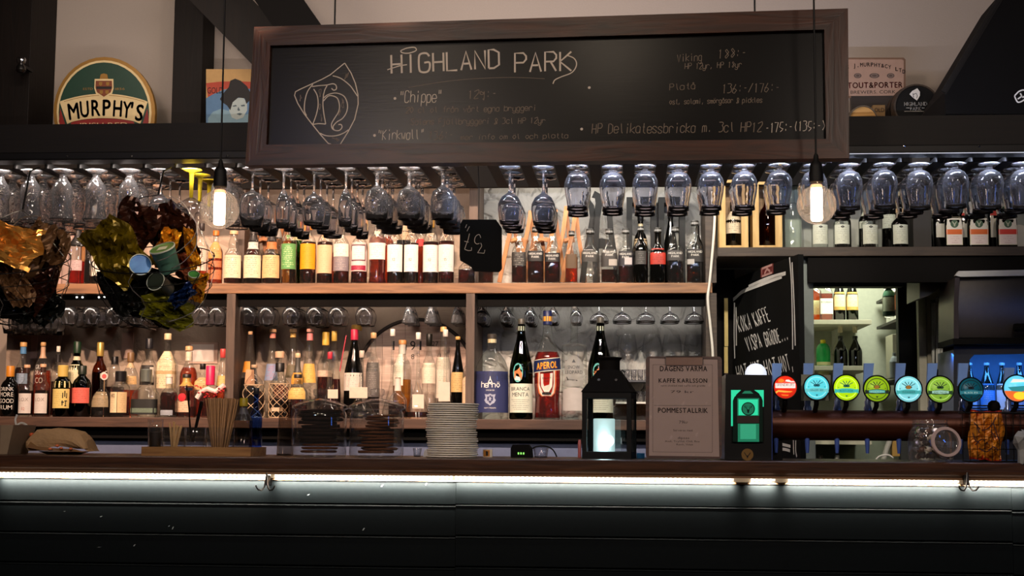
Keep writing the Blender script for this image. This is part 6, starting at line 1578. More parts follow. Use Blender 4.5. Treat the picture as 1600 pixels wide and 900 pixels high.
for sg_ in (-1, 1):
    g.ribbon([(u+sg_*q[0]*rj, v+q[1]*rj) for q in ((.08, -.15), (.25, .1), (.5, .25), (.6, .5))], .07*rj, JF, .0125); g.ribbon([(u+sg_*.45*rj, v+.2*rj), (u+sg_*.38*rj, v+.55*rj)], .06*rj, JF, .0125)
    g.ribbon([(u+sg_*.25*rj, v+.1*rj), (u+sg_*.18*rj, v+.45*rj)], .06*rj, JF, .0125)
g.ngon([(u-.2*rj, v-.1*rj), (u+.2*rj, v-.1*rj), (u+.1*rj, v-.6*rj), (u-.1*rj, v-.6*rj)], JF, .0125)
g.build('stag_emblem', M_GD, ck)
G().prism(kk([(165, 535), (165, 478), (348, 478), (348, 535)]), JF, .0104, .0114).build('dark_band', plain('brown_band', '2a160e', .5), ck)
G().prism(kk([(172, 690), (172, 540), (348, 540), (348, 690)]), JF, .0102, .0110).build('label_frame', M_G1, ck)
G().prism(kk([(192, 668), (192, 545), (322, 545), (322, 668)]), JF, .0110, .0116).build('lower_label', M_G3, ck)
u, v = kk([(253, 796)])[0]; rj = 50/5.296*JF.scale(1169, 710)
em = G().ngon(circle(u, v, rj, 28), JF, .0006).build('round_badge', plain('gold_badge', '7a5c2c', .45, .3), ck)
g = G()
for sg_ in (-1, 1): g.ribbon([(u+sg_*q[0]*rj, v+q[1]*rj) for q in ((.05, -.3), (.3, 0), (.5, .35))], .12*rj, JF, .001)
g.ngon([(u-.2*rj, v-.15*rj), (u+.2*rj, v-.15*rj), (u, v-.7*rj)], JF, .001); g.build('stag_emblem', M_INK, em)
dm = P(1181, 586, 5.07)
shade_auto(G().lathe([(.037, 0), (.036, .012), (.030, .026), (.018, .037), (0, .041)], 26, (dm.x, 5.07, JF.pt(*JF.pix(1169, 585)).z)).build('dome', plain('bright_dome', 'e8ecf0', .3, emit=.9, ecol='dce6f4'), ck), 60)  # the dome's brightness is put in as emission
# ------------------------------------------------------------------ beer taps
TYf = 5.12
font = thing('tap_column', P(1370, 664, TYf), 'long copper brown beer font bar carrying the row of lit taps', 'beer font', world=True)
c0, c1 = P(1205, 664, TYf), P(1640, 664, TYf)
rF = 23.5*S(1300, TYf)
M_COPPER = plain('copper_brown', '4a2413', .38, .55, var=.1)
g = G()
n = 28
for xx in (c0.x, c1.x):
    for i in range(n): g.v.append(Vector((xx, TYf+rF*cos(2*pi*i/n), c0.z+rF*sin(2*pi*i/n))))
g.f.append(list(range(n))[::-1]); g.f.append(list(range(n, 2*n)))
for i in range(n): g.f.append([i, (i+1) % n, n+(i+1) % n, n+i])
shade_auto(g.build('font_bar', M_COPPER, font))
for px in (1213, 1545): 
    x = P(px, 700, TYf).x; G().box((x-.02, TYf-.01, CT), (x+.02, TYf+.05, c0.z-rF*.8), .002).build('font_leg', M_METALBLACK, font)
def lens_col(key, col, em): return plain('lens_'+key, col, .35, emit=em, ecol=col)
M_LTEAL = lens_col('teal', '3fb8c0', .55); M_LTEALD = plain('lens_print_teal', '1a7a86', .5, emit=.15)
TAPS = [ # px, py, r px, outer, face, kind, label
 (1227, 605, 18.0, 'e8301a', 'red', 'first tap with round red lens and chrome handle'),
 (1276, 605, 19.5, '58d4e0', 'aqua', 'second tap with round aqua lens and chrome handle'),
 (1322.5, 606, 20, 'b4e010', 'lime', 'third tap with bright lime lens and teal banner'),
 (1370, 607.5, 20, '9cc81c', 'olive', 'fourth tap with green lens and dark rimmed banner'),
 (1419.5, 608, 20.5, '86d8e0', 'ice', 'fifth tap with pale ice blue lens and yellow mark'),
 (1469, 608.5, 20.5, '90c040', 'grass', 'sixth tap with grass green lens and white banner'),
 (1517, 609, 18.5, '0f5a6a', 'night', 'seventh tap with dark petrol lens by the bottle fridge'),
 (1589, 607, 20.5, '60c8e8', 'sky', 'last tap with sky blue and orange lens at the end'),
]
YB = 5.02
for i, (px, py, r, col, key, d) in enumerate(TAPS):
    s = S(px, YB); c = P(px, py, YB); R = r*s
    fr = Frame(c, (1, 0, 0), (0, 0, 1))
    t = thing('beer_tap', c, d, 'tap', 'lit beer taps on the copper bar', world=True)
    RX = Matrix.Translation(c) @ Matrix.Rotation(pi/2, 4, 'X')
    shade_auto(G().lathe([(0, -.022), (R*.75, -.022), (R*1.04, -.012), (R*1.08, 0), (R*1.04, .004), (R*.98, .003), (R*.96, .0), (0, .0)], 34).build('badge_housing', M_BLACK, t, mw=RX), 40)
    em = {'red': .75, 'aqua': .8, 'lime': .85, 'olive': .55, 'ice': .8, 'grass': .55, 'night': .3, 'sky': 1.0}[key]
    lens = G().lathe([(0, 0), (R*.975, 0), (R*.975, .0012), (0, .003)], 34).build('badge_lens', lens_col(key, col, em), t, True, mw=RX)
    U = lambda l: [(a*R, b*R) for a, b in l]
    D = .0034
    def ink(k2, c2, e2=.2): return plain('badge_%s' % k2, c2, .5, emit=e2, ecol=c2)
    if key == 'red':
        G().ngon(U([(-.86, -.08), (.86, -.08), (.86, .34), (-.86, .34)]), fr, D).build('name_band', ink('white', 'f4ece4', .8), lens)
        print_on(fr, 'SPENDRUPS', px, py-1.5, 4.6, ink('redink', 'b02010', .1), lens, D+.0006, 27)
        G().ngon(U([(-.62, .46), (-.3, .40), (-.08, .52), (-.12, .66), (-.35, .74), (-.58, .64)]), fr, D).build('crown_mark', ink('orange', 'f08020', .7), lens)
        G().ngon(U([(.0, .5), (.45, .42), (.85, .42), (.7, .54), (.5, .52), (.3, .66), (.05, .64)]), fr, D).build('ribbon_mark', ink('white', 'f4ece4', .8), lens)
        G().ngon(U([(-.86, -.40), (-.6, -.25), (.2, -.34), (.62, -.36), (.4, -.44), (-.1, -.46), (-.6, -.40), (-.8, -.55)]), fr, D).build('ribbon_mark', ink('gold', 'f4b040', .8), lens)
        G().ngon(U([(-.4, -.62), (.3, -.66), (.2, -.76), (-.25, -.74)]), fr, D).build('ribbon_mark', ink('orange', 'f08020', .7), lens)
    elif key == 'sky':
        G().ngon(U([(.97*cos(a), .97*sin(a)) for a in [pi*1.06+pi*.88*k/16 for k in range(17)]]), fr, D).build('lower_field', ink('sunorange', 'e86a28', .8), lens)
        G().ngon(U([(.9*cos(a)*.55+.2, .3*sin(a)-.55) for a in [2*pi*k/14 for k in range(14)]]), fr, D+.0004).build('yellow_field', ink('sunyellow', 'f0d030', .9), lens)
        G().ngon(U([(-.7, .1), (.5, .2), (.8, -.1), (.3, -.25), (-.4, -.2)]), fr, D+.0006).build('wave_mark', ink('tealwave', '30a0a8', .5), lens)
        G().ngon(U([(-.5, .45), (.6, .5), (.55, .68), (-.3, .72)]), fr, D+.0006).build('cloud_mark', ink('white', 'f4ece4', .8), lens)
    else:
        ringc = {'aqua': ('a8ecec', .8), 'lime': ('d4f060', .9), 'olive': ('c8e830', .8), 'ice': ('b8ecf0', .9), 'grass': ('b8e070', .7), 'night': ('1c7a8c', .35)}[key]
        inkc = ink('ink_'+key, {'aqua': '2a8a9a', 'lime': '2a8a78', 'olive': '20382a', 'ice': '2a7a80', 'grass': '2a5a34', 'night': '061c22'}[key], .08)
        banc = ink('ban_'+key, {'aqua': '70dce0', 'lime': '40c8c0', 'olive': '58b8b0', 'ice': '48b8b8', 'grass': 'a8dcc8', 'night': '2a7a88'}[key], .5)
        g = G(); g.ribbon(U(circle(0, 0, .80, 32)), .05*R, fr, D, closed=True); g.build('ring_print', inkc if key in ('night', 'olive') else plain('badge_ring_'+key, ringc[0], .5, emit=ringc[1], ecol=ringc[0]), lens)
        # crossed ears of grain and a small bee-like mark
        g = G()
        for sg_ in (-1, 1):
            g.ribbon(U([(0, .18), (sg_*.28, .55)]), .06*R, fr, D+.0003); g.ribbon(U([(sg_*.1, .2), (sg_*.5, .42)]), .05*R, fr, D+.0003)
            g.ribbon(U([(sg_*.62, .0), (sg_*.66, .05)]), .06*R, fr, D+.0003)
            g.ngon(U([(sg_*(.10+.16*cos(a)), .14+.10*sin(a)) for a in [2*pi*k/10*sg_ for k in range(10)]]), fr, D+.0003)
        g.ribbon(U([(0, .55), (0, .35)]), .05*R, fr, D+.0003)
        g.ngon(U([(-.1, -.58), (.1, -.58), (0, -.72)]), fr, D+.0003)
        g.build('grain_print', inkc, lens)
        if key in ('ice', 'olive'): G().ngon(U([(-.18, .0), (.12, .0), (.2, .2), (.0, .3), (-.2, .2)]), fr, D+.0004).build('yellow_mark', ink('beeyellow', 'd8b020' if key == 'ice' else 'a87828', .4), lens)
        bn = [(-.92, -.42), (-.92, -.08), (-.7, -.12), (-.35, -.05), (0, -.03), (.35, -.05), (.7, -.12), (.92, -.08), (.92, -.42), (.7, -.36), (.35, -.40), (0, -.38), (-.35, -.40), (-.7, -.36)]
        G().ngon(U(bn), fr, D+.0005).build('banner', inkc if key in ('olive', 'grass') else banc, lens)
        bi = [(-.62, -.30), (-.62, -.12), (0, -.06), (.62, -.12), (.62, -.30), (0, -.34)]
        bb = G().ngon(U(bi), fr, D+.0008).build('banner_front', banc, lens)
        print_on(fr, {'aqua': 'GINGER BEE', 'lime': 'BUZZ LAGER', 'olive': 'SESSION IPA', 'ice': 'WEISSBIER', 'grass': 'HONEY PALE ALE', 'night': 'BLACK IPA'}[key], px, py+6, 3.0, inkc if key not in ('olive', 'night') else ink('pale', 'c8f0e8', .3), lens, D+.0014, 21)
    # stem; chrome handle, valve and spout with blue light put into their colours
    G().tube([c+Vector((.0, .012, -R*.9)), c+Vector((.001, .02, -R*1.35)), Vector((c.x+.003, TYf-.02, c0.z+rF*.9))], .0085, 8).build('badge_stem', M_BLACK, t, True)
    hx = px-15
    a_ = P(hx, 603, TYf+.01); b_ = P(hx+1.5, 568 if i < 7 else 575, TYf+.01)
    hw = 7.5*S(hx, TYf)
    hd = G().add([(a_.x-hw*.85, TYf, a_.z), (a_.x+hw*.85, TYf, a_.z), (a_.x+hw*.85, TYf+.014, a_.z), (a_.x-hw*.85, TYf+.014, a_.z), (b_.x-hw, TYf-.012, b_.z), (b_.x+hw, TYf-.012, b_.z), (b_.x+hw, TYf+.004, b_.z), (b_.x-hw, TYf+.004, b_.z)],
            [(0, 3, 2, 1), (4, 5, 6, 7), (0, 1, 5, 4), (1, 2, 6, 5), (2, 3, 7, 6), (3, 0, 4, 7)]).build('tap_handle', plain('handle_blue_lit_chrome', '8ab4ff', .35), t)
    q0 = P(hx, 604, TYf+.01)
    shade_auto(G().lathe([(.0, 0), (.013, .0), (.014, .012), (.010, .02), (.011, .034), (.007, .040), (.007, q0.z-(c0.z+rF*.92)), (0, q0.z-(c0.z+rF*.92))], 14, (q0.x, TYf+.005, c0.z+rF*.92)).build('tap_valve', plain('valve_blue_lit_chrome', 'a0b8ec', .2, .6), t))
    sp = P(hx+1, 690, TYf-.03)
    shade_auto(G().lathe([(.0055, -.045), (.0075, -.02), (.0085, 0), (.0085, .02), (0, .02)], 12, (sp.x, TYf-.018, c0.z-rF*.95)).build('spout', plain('spout_blue_lit_chrome', '5a78d0', .3, .4), t))
# square grey plate behind the aqua badge
gp = thing('square_plate', P(1274, 605, 5.065), 'square grey green plate behind the aqua tap lens', 'plate', world=True)
fq = upright(5.065, 1274, 605)
G().prism(fq.pixs([(1252, 626), (1297, 626), (1298, 586), (1252, 585)]), fq, -.004, 0).build('plate_sheet', plain('plate_grey', '7c8070', .5, .2), gp)
G().tube([P(1275, 622, 5.069), P(1275, 642, 5.09)], .006, 8).build('plate_stem', M_METALBLACK, gp)

# ------------------------------------------------------------------ candy jar with clip lid
CY = 4.985; sC = S(1455, CY)
cj = thing('candy_jar', con(1454, CY), 'squat glass jar of wrapped sweets with its round lid flipped open', 'jar')
R = 33.5*sC; H = zp(1450, 656, CY)
shade_auto(G().lathe([(0, .003), (R*.86, .003), (R*.96, 0), (R, .010), (R*1.0, H*.55), (R*.97, H*.68), (R*.84, H*.80), (R*.78, H*.84), (R*.80, H*.87), (R*.80, H*.91), (R*.77, H*.93), (R*.80, H*.96), (R*.78, H)], 34, caps=False).build('glass_body', G_CANDY, cj), 50)
M_RUB = plain('rubber_ring', 'b8a098', .6)
lc = P(1478, 691, CY-R*.92) - cj.location
LM = Matrix.Translation(lc) @ Euler((radians(78), radians(-22), radians(14))).to_matrix().to_4x4()
rL = 23.5*sC
shade_auto(G().lathe([(0, -.006), (rL*.75, -.005), (rL*.82, .0), (rL*.98, .001), (rL*.98, .005), (rL*.80, .006), (rL*.7, .004), (0, .002)], 30).build('lid', G_CANDY, cj, mw=LM), 40)
shade_auto(G().lathe([(rL*.78, -.002), (rL*1.0, -.002), (rL*1.02, .003), (rL*.98, .007), (rL*.80, .007)], 30, caps=False).build('rubber_ring', M_RUB, cj, mw=LM), 40)
wr = P(1468, 668, CY-R*.8) - cj.location
G().tube([(R*.72, -R*.3, H*.88), (R*.75, -R*.7, H*.80), wr, lc+Vector((0, .004, rL*.9))], .0014, 6).build('clip_wire', M_STEEL, cj)
G().lathe([(R*.805, 0), (R*.815, .0015), (R*.805, .003)], 30, (0, 0, H*.885), caps=False).build('wire_ring', M_STEEL, cj)
rr = random.Random(21)
SW = [plain('sweet_silver', 'b8b4b8', .3, .6), plain('sweet_brown', '6a4630', .4), plain('sweet_cream', 'd8c8b0', .4), plain('sweet_dark', '2a1c1a', .35)]
SWN = ['silver', 'brown', 'cream', 'dark']
sm = {}
zz0 = .014; cnt_ = 0
for lay in range(5):
    for i in range(8):
        a_ = i*2*pi/8+lay*.5; r0 = R*(.62 if i % 2 else .50)*(1 if lay < 4 else .7); k = rr.randrange(4)
        if k not in sm:
            sm[k] = o = G().lathe([(.0065, -.015), (.002, -.009), (.0085, -.006), (.0095, 0), (.0085, .006), (.002, .009), (.0065, .015)], 8).build('wrapped_sweet', SW[k], None)
        else: o = sm[k].copy(); COL.objects.link(o)
        o.location = cj.location + Vector((r0*cos(a_), r0*sin(a_), .020+lay*.0205)); o.rotation_euler = (rr.uniform(0, 3), rr.uniform(0, 3), rr.uniform(0, 3))
        tag(o, SWN[k] + ' wrapped sweet among the others in the squat glass jar', 'sweet', SWN[k] + ' wrapped sweets in the jar')

# ------------------------------------------------------------------ crumpled foil snack bags (shared builder)
def foil_bag(name, lab, c, w, h, th, m, rot, seed, group=None, seal=None, cat='snack bag', crump=1.0):
    rr = random.Random(seed); NX_, NZ_ = 14, 18
    t = thing(name, c, lab, cat, group, rot=rot)
    ph = [rr.uniform(0, 6) for _ in range(8)]
    vs = []; fs = []
    tri = lambda q: abs((q % 1.0)*2-1)*2-1
    for side in (-1, 1):
        for j in range(NZ_+1):
            for i in range(NX_+1):
                u = i/NX_*2-1; v = j/NZ_*2-1
                b = max(0, 1-abs(u)**2.6)*max(0, 1-abs(v)**3.2)
                fx = .5*w*u*(1-.16*abs(v)**3*(1+sin(ph[6]))+.07*crump*sin(4*v+ph[0])) + .06*w*crump*tri(.7*v+ph[7]); fz = .5*h*v*(1+.06*crump*sin(2.6*u+ph[6])) + .03*h*crump*tri(1.2*u+ph[3])
                cr = crump*(.020*tri(.55*u+.8*v+ph[1]) + .015*tri(1.3*u-.9*v+ph[2]) + .009*tri(2.4*u+1.9*v+ph[3]) + .005*tri(4.1*v-2*u+ph[4]) + rr.uniform(-.002, .002))
                d = side*(b*th*.5) + cr*(.25+.75*b) + .004*crump*sin(16*u+ph[5])*(abs(v) > .85)
                vs.append((fx, d, fz))
        off = 0 if side == -1 else (NX_+1)*(NZ_+1)
        for j in range(NZ_):
            for i in range(NX_):
                a_ = off+j*(NX_+1)+i
                q = [a_, a_+1, a_+NX_+2, a_+NX_+1]
                fs.append(q if side == -1 else q[::-1])
    bag_ = mesh('bag_film', vs, fs, m, t)
    if seal is not None:
        for sgn in (-1, 1):
            g = G(); z0 = sgn*h*.5; pts = []
            for i in range(NX_+1):
                u = i/NX_*2-1; v = sgn; pts.append((.5*w*u*(1-.16*(1+sin(ph[6]))+.07*crump*sin(4*v+ph[0]))+.06*w*crump*tri(.7*v+ph[7]), .0045*crump*sin(16*u+ph[5])+crump*.25*(.020*tri(.55*u+.8*v+ph[1])+.015*tri(1.3*u-.9*v+ph[2])+.009*tri(2.4*u+1.9*v+ph[3])), .5*h*v*.06*crump*sin(2.6*u+ph[6])+.03*h*crump*tri(1.2*u+ph[3])))
            n = len(g.v)
            for x_, y_, e_ in pts: g.v += [Vector((x_, y_-.0012, z0+e_-sgn*.012)), Vector((x_, y_-.0012, z0+e_+sgn*.003))]
            for i in range(NX_): g.f.append([n+2*i, n+2*i+2, n+2*i+3, n+2*i+1])
            g.build('seal_edge', seal, t)
    return t
def foil(key, c1, c2, rough=.22, metal=.55, sc=9):
    if key in MATS: return MATS[key]
    m_ = wood(key, c1, c2, rough, sc, (1, 1, 1), .35)
    m_.node_tree.nodes['Principled BSDF'].inputs['Metallic'].default_value = metal
    return m_
F_AMBER = foil('amber_foil', 'b85c12', 'f0a030', .35, .15)
F_OLIVE = foil('olive_foil', '2e2406', '8a760c', .25, .5)
F_BROWN = foil('brown_foil', '1c0d08', '4a2414', .2, .5)
F_GOLD = foil('golden_foil', 'c87810', 'f0b830', .25, .6)
F_TAN = foil('tan_foil', '5a4028', '8a6440', .35, .3)
F_DARK = foil('dark_foil', '0a0c0c', '1c1e1a', .2, .4)
F_GREENYEL = foil('green_yellow_foil', '3a3a08', '8a8a14', .3, .3)
F_BLUE = foil('blue_foil', '0c1a3a', '1e3c78', .25, .4)
F_RED = foil('red_seal_foil', '8a1c10', 'c83018', .35, .2)
BY = 4.985
# wire basket with an amber snack bag at the end of the counter
wb = thing('wire_basket', con(1558, BY+.02), 'black wire basket holding an amber snack bag at the end of the counter', 'basket', world=True)
x0, x1 = P(1508, 690, BY-.02).x, P(1640, 690, BY-.02).x
zt_, zb_ = P(1550, 645, BY-.02).z, CTZ+.003
def wl(a, b, r=.0011): return G().tube([a, b], r, 5)
ya, yb_ = BY-.035, BY+.068
for z_ in (zb_, zt_):
    G().tube([(x0+.01*(z_ == zb_), ya, z_), (x1, ya, z_), (x1, yb_, z_), (x0+.01*(z_ == zb_), yb_, z_)], .0022, 6, closed=True).build('rim', M_METALBLACK, wb)
for k in range(1, 4):
    z_ = zb_+(zt_-zb_)*k/4; G().tube([(x0+.01*(1-k/4), ya, z_), (x1, ya, z_), (x1, yb_, z_), (x0+.01*(1-k/4), yb_, z_)], .0011, 5, closed=True).build('wire', M_METALBLACK, wb)
for k in range(12):
    x = x0+.012+(x1-x0-.012)*k/11; wl((x, ya, zb_), (x, ya, zt_)).build('wire', M_METALBLACK, wb); wl((x, yb_, zb_), (x, yb_, zt_)).build('wire', M_METALBLACK, wb)
for k in range(1, 5):
    y = ya+(yb_-ya)*k/5; wl((x0+.01, y, zb_), (x1, y, zb_)).build('wire', M_METALBLACK, wb)
G().tube([(x0, ya, zt_), (x0-.012, ya-.004, zt_+.008), (x0-.016, ya, zt_+.014), (x0-.008, ya+.004, zt_+.016), (x0, ya, zt_+.004)], .0018, 6).build('hook', M_METALBLACK, wb)
cbag = P(1541, 685, BY+.01)
foil_bag('snack_bag', 'amber snack bag with dark print and red seals standing in the wire basket', Vector((cbag.x, BY+.015, CTZ+.008+.079)), .108, .158, .045, F_AMBER, (radians(4), radians(4), radians(-4)), 4, seal=F_RED, crump=.6)
bg = [o for o in bpy.data.objects if o.name.startswith('snack_bag')][-1]
fb = Frame(Vector((cbag.x, BY-.020, cbag.z)), (1, .06, 0), (-.06, .06, 1))
g = G()
for l in ([(1522, 660), (1535, 672), (1548, 666), (1556, 652)], [(1520, 676), (1526, 690), (1536, 686), (1544, 694)], [(1530, 700), (1542, 706), (1552, 698), (1560, 704)], [(1527, 664), (1530, 676)], [(1548, 674), (1556, 682)], [(1524, 695), (1530, 690)], [(1552, 660), (1562, 690)]):
    g.ribbon(fb.pixs(catmull(l, 4)), 1.8*S(1540, BY), fb, -.002)
pr_ = g.build('bag_print', plain('bag_print_brown', '4a1c0a', .6), bg); pr_.matrix_world = bg.matrix_world.inverted()
pr_.matrix_parent_inverse = Matrix.Identity(4)
bpy.context.view_layer.update()
pr_.matrix_world = Matrix.Identity(4)
# crumpled grey cloth over the basket end
vs = []; rr = random.Random(6)
g = G().lathe([(0, -.065), (.02, -.055), (.026, -.03), (.018, -.01), (.03, .015), (.034, .035), (.015, .05), (0, .052)], 11)
for v in g.v: v.x += rr.uniform(-.007, .007); v.y += rr.uniform(-.006, .006); v.z += rr.uniform(-.005, .005)
cl = P(1599, 698, ya-.03)
tag(g.build('crumpled_cloth', plain('grey_cloth', '8a8a86', .9, bump=.6), mw=Matrix.Translation((cl.x, ya-.036, cl.z))), 'crumpled grey cloth hanging over the end of the wire basket', 'cloth')

# ------------------------------------------------------------------ far shelf and what surrounds it
xr0, xr1 = P(1120, 390, 6.42).x + .004, 1.95
tag(G().box((xr0, 6.42, ZR-.040), (xr1, 6.90, ZR), .003).build('shelf_board', M_SHELFDARK), 'dark wooden far shelf above the chalk door and the coffee machine', 'shelf')
structure(G().box((xr0, 6.90, ZR-.04), (xr1, 6.93, 2.575)).build('wall_far_shelf', plain('pale_shelf_wall', 'a9aea4', .8)))
x0, x1 = P(1425, 340, 6.42).x, P(1455, 340, 6.42).x
tag(G().box((x0+.006, 6.425, ZR+.0004), (x1, 6.9, 2.575)).build('divider', plain('dark_divider', '2c2926', .7)), 'dark upright divider before the square black bottles', 'post')
x0 = P(1262, 398, 6.44).x
tag(G().box((x0, 6.435, P(1350, 441, 6.435).z), (xr1, 6.47, ZR-.041)).build('apron_board', M_SOFTBLACK), 'black apron board below the far shelf', 'board')
M_BOX = wood('pine_box_wood', 'b89050', 'dab878', .6, stretch=(10, 10, 1.5))
def wbox(px0, px1, top, lab):
    Yb = 6.45; x0, x1 = P(px0, 340, Yb).x, P(px1, 340, Yb).x; H = P((px0+px1)/2, top, Yb).z-ZR
    t = thing('wooden_box', ((x0+x1)/2, Yb, ZR+.0003), lab, 'box', 'pale wooden bottle boxes'); hw = (x1-x0)/2; b = .020
    G().box((-hw, 0, 0), (hw, .14, .0115)).build('bottom_board', M_BOX, t); G().box((-hw, 0, H-.012), (hw, .14, H)).build('top_board', M_BOX, t)
    G().box((-hw, 0, .0117), (-hw+b*1.35, .012, H-.0122)).build('front_slat', M_BOX, t); G().box((hw-b*1.5, 0, .0117), (hw, .012, H-.0122)).build('front_slat', M_BOX, t)
    G().box((-hw, .012, .0117), (-hw+.008, .14, H-.0122)).build('side_board', M_BOX, t); G().box((hw-.008, .012, .0117), (hw, .14, H-.0122)).build('side_board', M_BOX, t)
    G().box((-hw+.0082, .13, .0117), (hw-.0082, .138, H-.0122)).build('back_board', wood('box_back_wood', '6a5030', '94744a', .6), t)
wbox(1124, 1169, 281, 'first open pale wooden box holding a dark bottle beside the end post')
wbox(1176, 1222, 284, 'second open pale wooden box holding a greenish gold bottle')
for k, (px0, px1, y0) in enumerate(((1325, 1346, 298), (1413, 1424, 312))):
    a_, b_ = pb(px0, y0, px1, 384, 6.80, .09)
    tag(G().box((a_[0], a_[1], ZR+.0003), b_, .001).build('carton', plain('white_carton', 'ccd0c4', .7)), ('wider white carton behind the small clear bottles', 'narrow white carton next to the dark divider')[k], 'carton')
a_, b_ = pb(1226, 285, 1252, 366, 6.80, .08)
tag(G().box((a_[0], a_[1], ZR+.0003), b_, .001).build('carton', plain('pale_green_carton', 'b8c4b4', .7)), 'pale green carton behind the tall clear lettered bottle', 'carton')
pt = thing('display_plate', P(1590, 342, 6.84), 'white round plate standing behind the square black bottles', 'plate')
rp = 26*S(1590, 6.84)
pt.location.z = ZR+rp
shade_auto(G().lathe([(0, 0), (rp*.6, 0), (rp*.66, .003), (rp*.97, .010), (rp, .012), (rp*.94, .013), (rp*.6, .006), (0, .006)], 36).build('dish', plain('cream_china', 'd8d4c4', .4), pt, mw=Matrix.Rotation(radians(84), 4, 'X')), 40)

# chalk door leaf standing open
DA, DB_ = P(1145, 437, 6.9), P(1247, 397, 5.92)
DF = Frame((DA.x, DA.y, 0), (DB_.x-DA.x, DB_.y-DA.y, 0), (0, 0, 1))
door = thing('door_leaf', (DA.x, DA.y, 0), 'open black door leaf chalked with a coffee and cream note', 'door', world=True)
Wd = (Vector((DB_.x, DB_.y))-Vector((DA.x, DA.y))).length
Hd = (DA.z+DB_.z)/2
G().prism([(0, .02), (Wd, .02), (Wd, Hd), (0, Hd)], DF, -.022, 0).build('leaf', M_CHALKBOARD, door)
dd = .0012
ck_ = lambda l: [(1120+a/5.296, 560+b/5.296) for a, b in l]
stroke_px(DF, [[(1146, 468), (1150, 465), (1162, 455), (1190, 444), (1222, 432)], [(1170, 448), (1200, 435), (1228, 427)], [(1234, 402), (1237, 440), (1238.5, 500), (1239, 546)], [(1238, 410), (1241, 470), (1243, 540)], [(1148, 473), (1147.5, 520), (1148.5, 560)], [(1150.5, 480), (1151, 540)]], 1.5, M_CHALKWHITE, door, d=dd)
for s_, a, b, h in (('KOKA', (1156, 519), (1177, 513), 24), ('KAFFE', (1182, 510), (1206, 500), 22), ('VISPA', (1170, 549), (1193, 541), 22), ('GRÄDDE...', (1198, 541), (1234, 530), 21), ('HOT', (1154, 596), (1172, 592), 24), ('HOT,', (1177, 590), (1196, 586), 24), ('HOT', (1198, 588), (1218, 583), 25), ('HOT,', (1222, 582), (1243, 576), 25)):
    chalk(DF, s_, a, b, h, M_CHALKWHITE, door, 1.35, dd, .1, .05, wf=.62)
stroke_px(DF, [ck_([(468, 710), (540, 712), (612, 728)]), ck_([(468, 748), (560, 752), (608, 765)]), ck_([(636, 665), (637, 740), (640, 795)]), ck_([(656, 665), (655, 760), (664, 815)])], 1.3, M_CHALKWHITE, door, d=dd)
u = DF.pixs([(1189, 419), (1209, 411), (1209, 427), (1189, 434)]); G().ngon(u[::-1], DF, .0014).build('red_sticker', plain('sticker_red', '7a2a28', .6), door)
g = G(); g.ribbon(DF.pixs([(1191, 420), (1207, 413.5), (1207, 426), (1191, 432), (1191, 420)]), 1.0*DF.scale(1200, 420), DF, .0018)
g.ribbon(DF.pixs([(1195, 428), (1199, 420), (1204, 424)]), 1.2*DF.scale(1200, 420), DF, .0018); g.build('sticker_print', plain('sticker_pink', 'd8a8a0', .6), door)
rl = thing('folding_rule', P(1134, 580, 6.86), 'yellow folding rule standing against the black door frame', 'rule', world=True)
for a, b in ((466, 541), (542, 583)):
    p0_, p1_ = P(1134.5, a, 6.86), P(1133.5, b, 6.86); G().box((p0_.x-.009, 6.857, p1_.z), (p0_.x+.008, 6.863, p0_.z)).build('rule_segment', plain('rule_yellow', 'cfb870', .6), rl)
G().box((p0_.x-.008, 6.858, 0.02), (p0_.x+.007, 6.8625, p1_.z)).build('rule_segment', plain('rule_dark', '3a2018', .6), rl)
structure(G().box((P(1121, 500, 6.55).x, 6.93, 0), (P(1148, 500, 6.93).x, 7.29, ZR-.041)).build('trim_door', M_SOFTBLACK))
# white cable down the end post
ec = thing('white_cable', P(1112, 440, 6.52), 'white cable running down the grey end post', 'cable', world=True)
G().tube(catmull([P(1117, 300, 6.528), P(1117, 340, 6.528), P(1114, 385, 6.528), P(1109, 440, 6.53), P(1106, 468, 6.528), P(1110, 510, 6.528), P(1114, 560, 6.528), P(1114, 660, 6.528)], 5), .0062, 8).build('cable', M_WHITEPLASTIC, ec, True)
# jamb post and hatch
def tbox(name, px0, py0, px1, py1, Y, dp, m, lab, cat, bev=0.002, z0=None):
    a_, b_ = pb(px0, py0, px1, py1, Y, dp)
    if z0 is not None: a_ = (a_[0], a_[1], z0)
    return tag(G().box(a_, b_, bev).build(name, m), lab, cat)
tbox('door_jamb', 1257, 402, 1272.5, 720, 6.48, .06, plain('jamb_paint', '76807c', .7), 'grey green door jamb between the chalk door and the kitchen hatch', 'jamb', z0=0.003)
tbox('hatch_lintel', 1272, 437, 1412, 447.5, 7.10, .1, plain('lintel_grey', '3a3c3c', .7), 'dark grey lintel over the kitchen hatch', 'lintel')
KY = 7.86
def kshelf(py, lab, px1=1362):
    a_, b_ = pb(1262, py, px1, py+7, KY-.14, .52)
    t = thing('kitchen_shelf', ((a_[0]+b_[0])/2, a_[1], a_[2]), lab, 'shelf', world=True)
    G().box(a_, (b_[0], 8.2499, b_[2]), .001).build('shelf_board', M_CREAM, t)
    x = P(1303, py, 8.2).x
    G().add([(x-.008, 8.2499, a_[2]), (x+.008, 8.2499, a_[2]), (x+.008, 8.0, a_[2]), (x-.008, 8.0, a_[2]), (x-.008, 8.2499, a_[2]-.13), (x+.008, 8.2499, a_[2]-.13), (x+.008, 8.235, a_[2]-.13), (x-.008, 8.235, a_[2]-.13), ],
            [(0, 1, 2, 3), (4, 7, 6, 5), (0, 4, 5, 1), (3, 2, 6, 7), (0, 3, 7, 4), (1, 5, 6, 2)]).build('bracket', M_WHITEPLASTIC, t)
    return b_[2]
